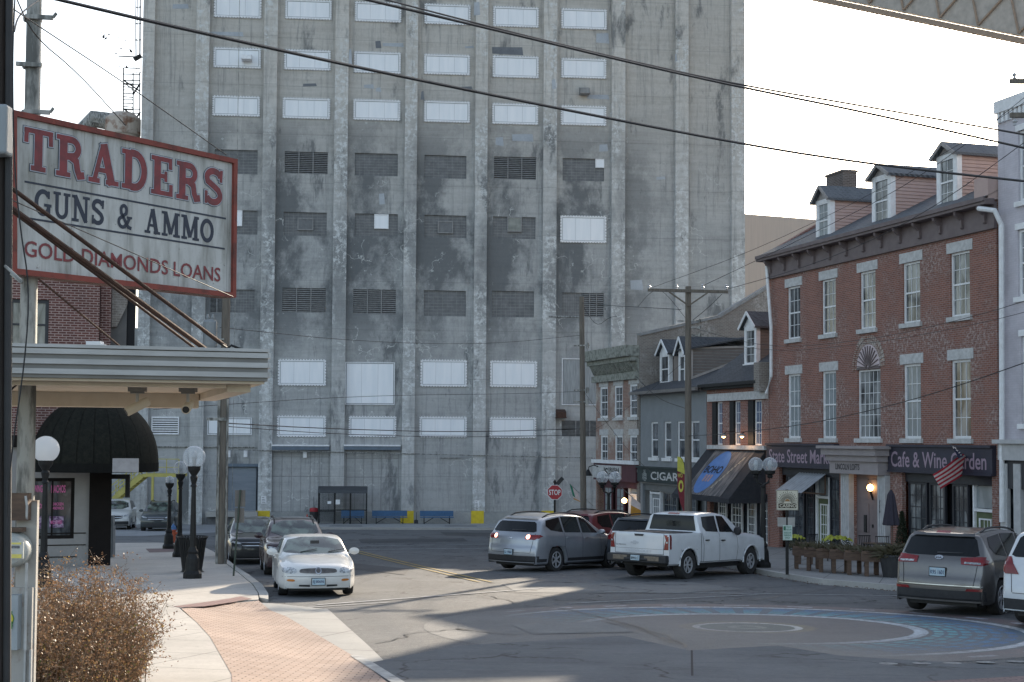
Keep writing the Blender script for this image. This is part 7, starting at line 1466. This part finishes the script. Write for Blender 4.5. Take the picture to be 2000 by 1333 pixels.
M_FR = pm('flag_red', (.46, .02, .04), None, 6, .8); M_FW = pm('flag_white', (.66, .58, .55), None, 6, .8); M_FN = pm('flag_navy', (.02, .025, .06), None, 6, .8); M_FG = pm('flag_green', (.04, .22, .14), None, 6, .8); M_FO = pm('flag_orange', (.55, .27, .04), None, 6, .8)
dF = 47.5; pa = at(1938, 950, 49.5); pb = at(1857, 868, dF)
fl = flag(None, pa, pb, None, None, 'american_flag', 'striped American flag on an angled pole in front of the cafe sign'); o = pa
A, B_, C, D_ = at(1862, 872, dF)-o, at(1820, 935, dF-.3)-o, at(1836, 953, dF-.3)-o, at(1903, 907, 48.5)-o
cloth(fl, at(1881, 887, dF)-o, at(1822, 927, dF-.3)-o, at(1838, 956, dF-.3)-o, at(1906, 911, 48.5)-o, 16, 9, lambda i, j: (M_FR if j % 2 == 0 else M_FW), .03, 'stripes')
cloth(fl, at(1859, 870, dF-.05)-o, at(1872, 896, dF-.1)-o, at(1882, 892, dF-.1)-o, at(1876, 884, dF)-o, 6, 5, lambda i, j: M_FN, .01, 'canton')
mb = MB()
for k in range(9): q = at(1861+k*1.9+random.uniform(-1, 1), 872+k*2+random.uniform(-2, 2), dF-.14)-o; mb.prism([(q.x+.022*math.cos(a*1.2566), q.z+.022*math.sin(a*1.2566)) for a in range(5)], q.y-.01, q.y, 'xz')
mb.build('stars', M_FW, fl)
for (bx, by, tx, ty, dd, cols, lab) in ((1158, 988, 1112, 945, 79, (M_FG, M_FW, M_FO), 'green white and orange flag hanging at the left corner of the pub'), (1250, 985, 1213, 952, 70, (M_FG, M_FW, M_FO), 'green white and orange flag hanging in front of the pub door')):
    pa = at(bx, by, dd); pb = at(tx, ty, dd-1.2); f = flag(None, pa, pb, None, None, 'pub_flag', lab); o = pa; t0 = pb-o; m0 = (pb-o)*.6
    if tx < 1200: cloth(f, t0, t0+Vector((.25, 0, -.85)), t0+Vector((.62, 0, -1.0)), t0+Vector((.5, .1, -.55)), 9, 3, lambda i, j: cols[min(2, i//4)] if False else (M_FG if j < 1 and i < 7 else (M_FW if i < 8 else M_FO)), .03)
    else: cloth(f, t0+Vector((.5, 0, -.45)), t0+Vector((.45, 0, -1.35)), t0+Vector((.95, 0, -1.45)), t0+Vector((.95, .1, -.8)), 9, 3, lambda i, j: (M_FW if i < 4 else M_FO), .03)
# feather flag
q = at(1334, 858, 63); z0 = gz(q.x, q.y)+.14; r = empty('feather_flag', (q.x, q.y, z0), 0, 'yellow and red feather banner behind the crossarm pole reading WORLD', 'banner'); Z = lambda y: at(1334, y, 63).z-z0; kk = 63/2800
pts = [(-10, 891), (-7, 894), (-2, 900), (2, 915), (6, 950), (12, 1000), (8, 1000), (-4, 975), (-9, 945), (-10, 930)]
MB().prism([(x*kk, Z(y)) for x, y in ((-11, 892), (-6, 893), (0, 898), (4, 920), (4, 927), (-11, 920))], -.01, .01, 'xz').build('yellow_cloth', pm('banner_yellow', (.62, .60, .10), None, 5, .7), r); MB().prism([(x*kk, Z(y)) for x, y in ((-11, 921), (4, 928), (10, 960), (15, 1003), (2, 1003), (-6, 980), (-11, 950))], -.01, .01, 'xz').build('red_cloth', pm('banner_red', (.22, .025, .035), None, 5, .7), r)
text_mb('WO', -10.5*kk, -1*kk, Z(933), Z(925), -.012, .02).build('lettering', MATS['banner_yellow'], r); text_mb('O', -9*kk, 1*kk, Z(962), Z(938), -.012, .05).build('lettering', MATS['banner_yellow'], r); MB().tube([(12*kk, 0, 0), (6*kk, 0, Z(950)), (2*kk, 0, Z(905)), (-6*kk, 0, Z(891))], .015, 6).build('flag_pole', M_BLACK, r)
# casino and parking sign post
r, s_ = ground_root('sign_post', 1538, 1123, 'black post with CASINO sunburst sign above a green and white parking sign', 'sign')
Z = lambda y: (1123-y)*s_; MB().tube([(0, .04, 0), (0, .04, Z(958))], .045, 8).build('post', M_POST, r)
o = MB().box(-.30, .30, -.02, 0, Z(998), Z(959)).build('casino_sign', pm('cream_sign', (.62, .58, .47), (.5, .47, .38), 5, .6), r); cz = Z(981); mb = MB()
for k in range(19):
    a = R(-15+k*11.7)
    for r0, r1, w_ in ((.10, .20, .016), (.24, .29, .014) if k % 2 else (.24, .27, .014)):
        A = (r0*math.cos(a), cz+r0*math.sin(a)); B_ = (min(.28, max(-.28, r1*math.cos(a))), min(Z(961), cz+r1*math.sin(a))); ribbon(mb, [A, B_], w_, -.0225-.0001*k)
ribbon(mb, arc(0, cz, .215, .215, -20, 200, 26), .012, -.0215); ribbon(mb, arc(0, cz, .09, .09, -10, 190, 16), .012, -.0218)
ribbon(mb, [(-.29, Z(997.3)), (-.29, Z(959.7)), (.29, Z(959.7)), (.29, Z(997.3)), (-.29, Z(997.3))], .01, -.0212)
mb.box(-.25, .25, -.024, -.0232, Z(994), Z(985)); mb.build('sunburst', pm('dark_brown_print', (.05, .035, .02), None, 5, .6), o); MB().prism([(.07*math.cos(R(a)), cz+.07*math.sin(R(a))) for a in range(0, 181, 18)], -.024, -.021, 'xz').build('sun_disc', pm('ochre_print', (.30, .16, .06), None, 5, .6), o)
text_mb('CASINO', -.22, .24, Z(992.6), Z(986), -.0255, .02).build('lettering', MATS['cream_sign'], o)
MB().box(-.27, -.03, .0, .012, Z(1030), Z(1012)).box(.0, .21, .0, .012, Z(1030), Z(1012)).build('blank_plate', pm('grey_sign_back', (.34, .33, .31), None, 5, .5), r)
o = MB().box(-.13, .13, -.03, -.018, Z(1056), Z(1027)).build('parking_plate', pm('pale_green_sign', (.48, .58, .52), None, 5, .5), r); M_SGN = pm('sign_green', (.03, .16, .09), None, 5, .5)
for tx, a, b_, y0, y1 in (('TWO', -.03, .09, 1032.5, 1029), ('HOUR', -.04, .11, 1037, 1033.8), ('ANGULAR', -.1, .1, 1043.3, 1040), ('PARKING', -.1, .1, 1048, 1044.8), ('ONLY', -.07, .07, 1053, 1049.6)): text_mb(tx, a, b_, Z(y0), Z(y1), -.031, .015).build('lettering', M_SGN, o)
MB().box(-.11, -.05, -.033, -.031, Z(1037), Z(1029)).build('green_symbol', M_SGN, o)
# planters
def planter(px, py, w_, label, plant=True):
    r, s_ = ground_root('timber_planter', px, py, label, 'planter', .14, math.atan2(SE.y, SE.x)*0+R(random.uniform(-16, -8)), 'timber planters along the cafe terrace'); h = .62
    mb = MB()
    for sx in (-1, 1):
        for sy in (0, 1): mb.box(sx*w_/2*.74-.055, sx*w_/2*.74+.055, sy*.3, sy*.3+.1, 0, h-.2)
    mb.build('leg', M_PLANT, r); MB().box(-w_/2, w_/2, -.04, .44, h-.22, h-.02).box(-w_/2, w_/2, -.05, .45, h-.015, h+.06).build('box', M_PLANT, r)
    if plant:
        g_ = MB()
        for k in range(260):
            p = Vector((random.uniform(-w_/2, w_/2), random.uniform(.0, .4), h)); d = Vector((random.gauss(0, .5), random.gauss(-.15, .4), random.uniform(.3, 1))).normalized(); L_ = random.uniform(.12, .36); b_ = p+d*L_+Vector((0, 0, -.06)); sd_ = Vector((.012, .004, 0)); g_.quad(p-sd_, p+sd_, p.lerp(b_, .6)+sd_+Vector((0, 0, .03)), b_)
        g_.build('grass', leafmat('planter_grass', (.07, .07, .035), (.11, .085, .05)) if 'planter_grass' not in MATS else MATS['planter_grass'], r)
for i, (x, y, w_, lb) in enumerate(((1572, 1103, .5, 'small timber planter furthest left, just past the pickup'), (1577, 1112, .85, 'timber planter on four legs, left end of the terrace row'), (1603, 1116, .95, 'timber planter second from the left in the terrace row'), (1628, 1119, .95, 'timber planter third from the left in the terrace row'), (1654, 1121, .95, 'timber planter in the middle of the terrace row below the yellow cover'), (1686, 1124, 1.0, 'timber planter second from the right in the terrace row'), (1722, 1127, 1.05, 'timber planter at the right end of the terrace row beside the black pot'))):
    planter(x, y, w_, lb, i > 0)
def draped(px, py, d, w_, h_, label):
    q = at(px, py, d); z0 = gz(q.x, q.y)+.14; r = empty('covered_shrub', (q.x, q.y, z0), 0, label, 'covered plant'); zt = q.z-z0; mb = MB(); n, m = 14, 8
    vs = []
    for j in range(m+1):
        for i in range(n+1):
            s, t = i/n*2-1, j/m; rad = (1-s*s*.5); vs.append((s*w_/2, -.35+t*.7, zt+h_*(.5*(1-s**4)*(1-(t*2-1)**2*.6))+random.gauss(0, .03)))
    mb.add(vs, [(j*(n+1)+i, j*(n+1)+i+1, (j+1)*(n+1)+i+1, (j+1)*(n+1)+i) for j in range(m) for i in range(n)])
    mb.build('yellow_cover', pm('yellow_green_cloth', (.42, .44, .05), (.26, .27, .03), 7, .7, bmp=.6), r); g_ = MB()
    for k in range(500): p = Vector((random.uniform(-w_/2*.9, w_/2*.9), random.uniform(-.35, .35), random.uniform(.3, zt+.05))); leaf(g_, p, random.uniform(.04, .09))
    g_.build('foliage', MATS.get('dark_shrub_leaf') or leafmat('dark_shrub_leaf', (.03, .045, .025), (.05, .06, .03)), r)
draped(1635, 1056, 50, .95, .3, 'shrub covered by a bright yellow-green cloth left of the cafe doorway'); draped(1554, 1053, 50, .55, .25, 'small shrub under yellow-green cloth behind the parking sign')
# closed umbrella
r, s_ = ground_root('closed_umbrella', 1741, 1106, 'closed dark navy patio umbrella right of the doorway', 'umbrella'); Z = lambda y: (1106-y)*s_
MB().tube([(.05, 0, 0), (.02, 0, Z(960))], .02, 8).build('pole', M_PLANT, r); o = MB().lathe([(.03, Z(958)), (.12, Z(968)), (.17, Z(985)), (.22, Z(1005)), (.28, Z(1025)), (.26, Z(1027))], 16, Matrix.Identity(4), 'z', -.22).build('canopy_cloth', pm('dark_navy_cloth', (.035, .03, .045), None, 5, .8), r)
# conifer in pot and black pot
r, s_ = ground_root('potted_conifer', 1762, 1090, 'small dark conifer behind the grey-brown SUV by the cafe window', 'conifer'); g_ = MB()
for k in range(3500):
    z = random.random()**.8*1.35; rad = .27*(1-z/1.4)+.02; a = random.random()*6.28; q = rad*random.uniform(.6, 1.05); leaf(g_, Vector((q*math.cos(a), q*math.sin(a), .3+z)), random.uniform(.03, .07))
g_.build('crown', MATS['dark_shrub_leaf'], r); MB().lathe([(0, 0), (.16, 0), (.22, .34), (.2, .34), (0, .3)], 14).build('pot', M_PLB, r)
r, s_ = ground_root('black_pot', 1744, 1128, 'black plant pot with trailing greenery beside the grey-brown SUV', 'plant pot'); MB().lathe([(0, 0), (.26, 0), (.36, .55), (.38, .56), (.38, .62), (.33, .62), (0, .5)], 16).build('pot', M_PLB, r); g_ = MB()
for k in range(500): a = random.random()*6.28; p = Vector((.2*math.cos(a), .2*math.sin(a), .6)); e = p+Vector((random.gauss(0, .25), random.gauss(0, .2), random.uniform(-.15, .35))); sd_ = Vector((.012, .01, 0)); g_.quad(p-sd_, p+sd_, p.lerp(e, .6)+sd_+Vector((0, 0, .06)), e)
g_.build('leaves', MATS['planter_grass'], r)
# cafe tables and chairs behind the planters
def wire_table(px, py, label):
    r, s_ = ground_root('patio_table', px, py, label, 'table'); MB().box(-.4, .4, -.3, .3, .71, .74).build('tabletop', M_BLACK, r)
    for sx in (-1, 1): MB().bar((sx*.33, -.22, 0), (sx*.33, .22, .71), .03).bar((sx*.33, .22, 0), (sx*.33, -.22, .71), .03).build('leg', M_BLACK, r)
wire_table(1712, 1108, 'black metal patio table in front of the cafe doorway')
def chair(px, py, label, rz):
    r, s_ = ground_root('patio_chair', px, py, label, 'chair', .14, rz); MB().box(-.22, .22, -.22, .22, .43, .46).build('seat', M_BLACK, r); mb = MB()
    for k in range(7): x = -.2+k*.4/6; mb.bar((x, .22, .46), (x, .27, .88), .016)
    mb.bar((-.22, .27, .88), (.22, .27, .88), .03); mb.build('backrest', M_BLACK, r)
    for sx in (-1, 1):
        for sy in (-1, 1): MB().bar((sx*.2, sy*.2, 0), (sx*.2, sy*.2, .44), .025).build('leg', M_BLACK, r)
chair(1697, 1100, 'black metal patio chair behind the planters, left of the table', .3); chair(1724, 1103, 'black metal patio chair behind the planters, right of the table', -.2)
chair(1600, 1096, 'dark metal patio chair by the green market door', .6)
# ================================================================== OVERHEAD CABLES
GRP = 'overhead cables crossing the street'
for i, (pts, r, lab) in enumerate((
 ([(80, -8, 10), (350, 56, 11.5), (850, 165, 16), (1450, 283, 22), (1720, 324, 25), (2060, 361, 28)], (.013, .026), 'thick black overhead cable from upper left down to the dormers at right'),
 ([(690, -6, 14), (1000, 67, 17), (1240, 125, 20), (1452, 172, 23), (1700, 222, 26), (2060, 303, 30)], (.015, .026), 'thick paired overhead cable crossing the top middle of the photo'),
 ([(730, -6, 14.2), (1000, 64, 17.2), (1240, 122, 20.2), (1452, 168, 23.2), (1700, 210, 26), (2060, 274, 30)], (.008, .024), 'thin overhead wire running just above the thick paired cable'),
 ([(2060, 688, 30), (1850, 762, 34), (1700, 803, 40), (1560, 832, 46), (1420, 848, 52), (1344, 852, 57)], .012, 'black cable sloping in front of the brick building to the crossarm pole'),
 ([(2060, 570, 30), (1900, 620, 36), (1700, 665, 44), (1500, 682, 52), (1350, 640, 57)], .008, 'thin wire crossing the brick wall between its window rows'),
 ([(2060, 595, 30), (1900, 636, 36), (1700, 672, 44), (1500, 690, 52), (1350, 655, 57)], .007, 'thin wire just below another across the brick upper wall'),
 ([(1418, 566, 57), (1600, 515, 50), (1800, 425, 43), (2040, 250, 40)], .011, 'wire from the right tip of the crossarm up to the right edge'),
 ([(1370, 560, 57), (1560, 470, 50), (1800, 350, 43), (2040, 160, 40)], .010, 'wire from the crossarm middle rising steeply to the right edge'),
 ([(1274, 562, 57), (1500, 480, 50), (1800, 330, 43), (2040, 175, 40)], .008, 'wire from the left tip of the crossarm to the upper right edge'),
 ([(425, 826, 45), (640, 838, 55), (900, 845, 65), (1135, 838, 74)], .018, 'upper cable slung low across the elevator wall between two poles'),
 ([(425, 832, 45), (640, 848, 55), (900, 855, 65), (1135, 850, 74)], .013, 'lower cable slung across the elevator wall between two poles'),
 ([(300, 800, 44), (700, 773, 58), (1000, 770, 68), (1135, 765, 74)], .010, 'thin wire crossing the elevator just above the lower white panels'),
 ([(430, 640, 45), (700, 668, 56), (950, 674, 66), (1135, 655, 74)], .010, 'thin wire across the elevator beneath the louvre row'),
 ([(1135, 592, 74), (1200, 598, 70), (1245, 600, 64), (1330, 605, 57)], .012, 'short wire from the plain pole toward the crossarm pole'),
 ([(1140, 765, 74), (1180, 820, 70), (1230, 885, 66), (1290, 940, 60)], .010, 'cable slanting down across the pub windows'),
 ([(1344, 800, 57), (1290, 782, 66), (1260, 755, 70), (1242, 735, 74)], .016, 'service cable drooping over the grey shop wall'),
 ([(1344, 700, 57), (1250, 780, 66), (1180, 830, 72), (1140, 850, 74)], .008, 'thin wire sloping from the crossarm pole to the plain pole'),
 ([(30, -8, 8.5), (64, 70, 9.5), (150, 140, 10.5), (245, 245, 12)], .0045, 'thin wire falling from the top left to the top of the sign near the tank'),
 ([(26, 18, 8.5), (82, 56, 9.5), (240, 160, 11), (442, 303, 13.2)], .0045, 'thin guy wire reaching the upper right corner of the sign'),
 ([(28, 62, 8.4), (34, 35, 9), (55, 14, 10), (84, -4, 11)], .006, 'short looping cable between the black pole and the steel pole'),
 ([(1344, 628, 57), (1290, 560, 58), (1266, 575, 58), (1246, 600, 62)], .009, 'jumper wire looping under the left crossarm end'),
 ([(1410, 575, 57), (1385, 600, 57), (1352, 627, 57)], .012, 'jumper wire from the right crossarm end down to the pole'),
 ([(2060, 575, 28), (1990, 500, 30), (1900, 470, 34)], .004, 'faint wire end over the painted building') if False else ([(1140, 600, 74), (1165, 640, 73.6), (1190, 620, 73.2), (1205, 618, 73)], .012, 'pale cable bend beside the top of the plain pole'),
)):
    wire(pts, r, lab, 'overhead_cable', 'cable', GRP)
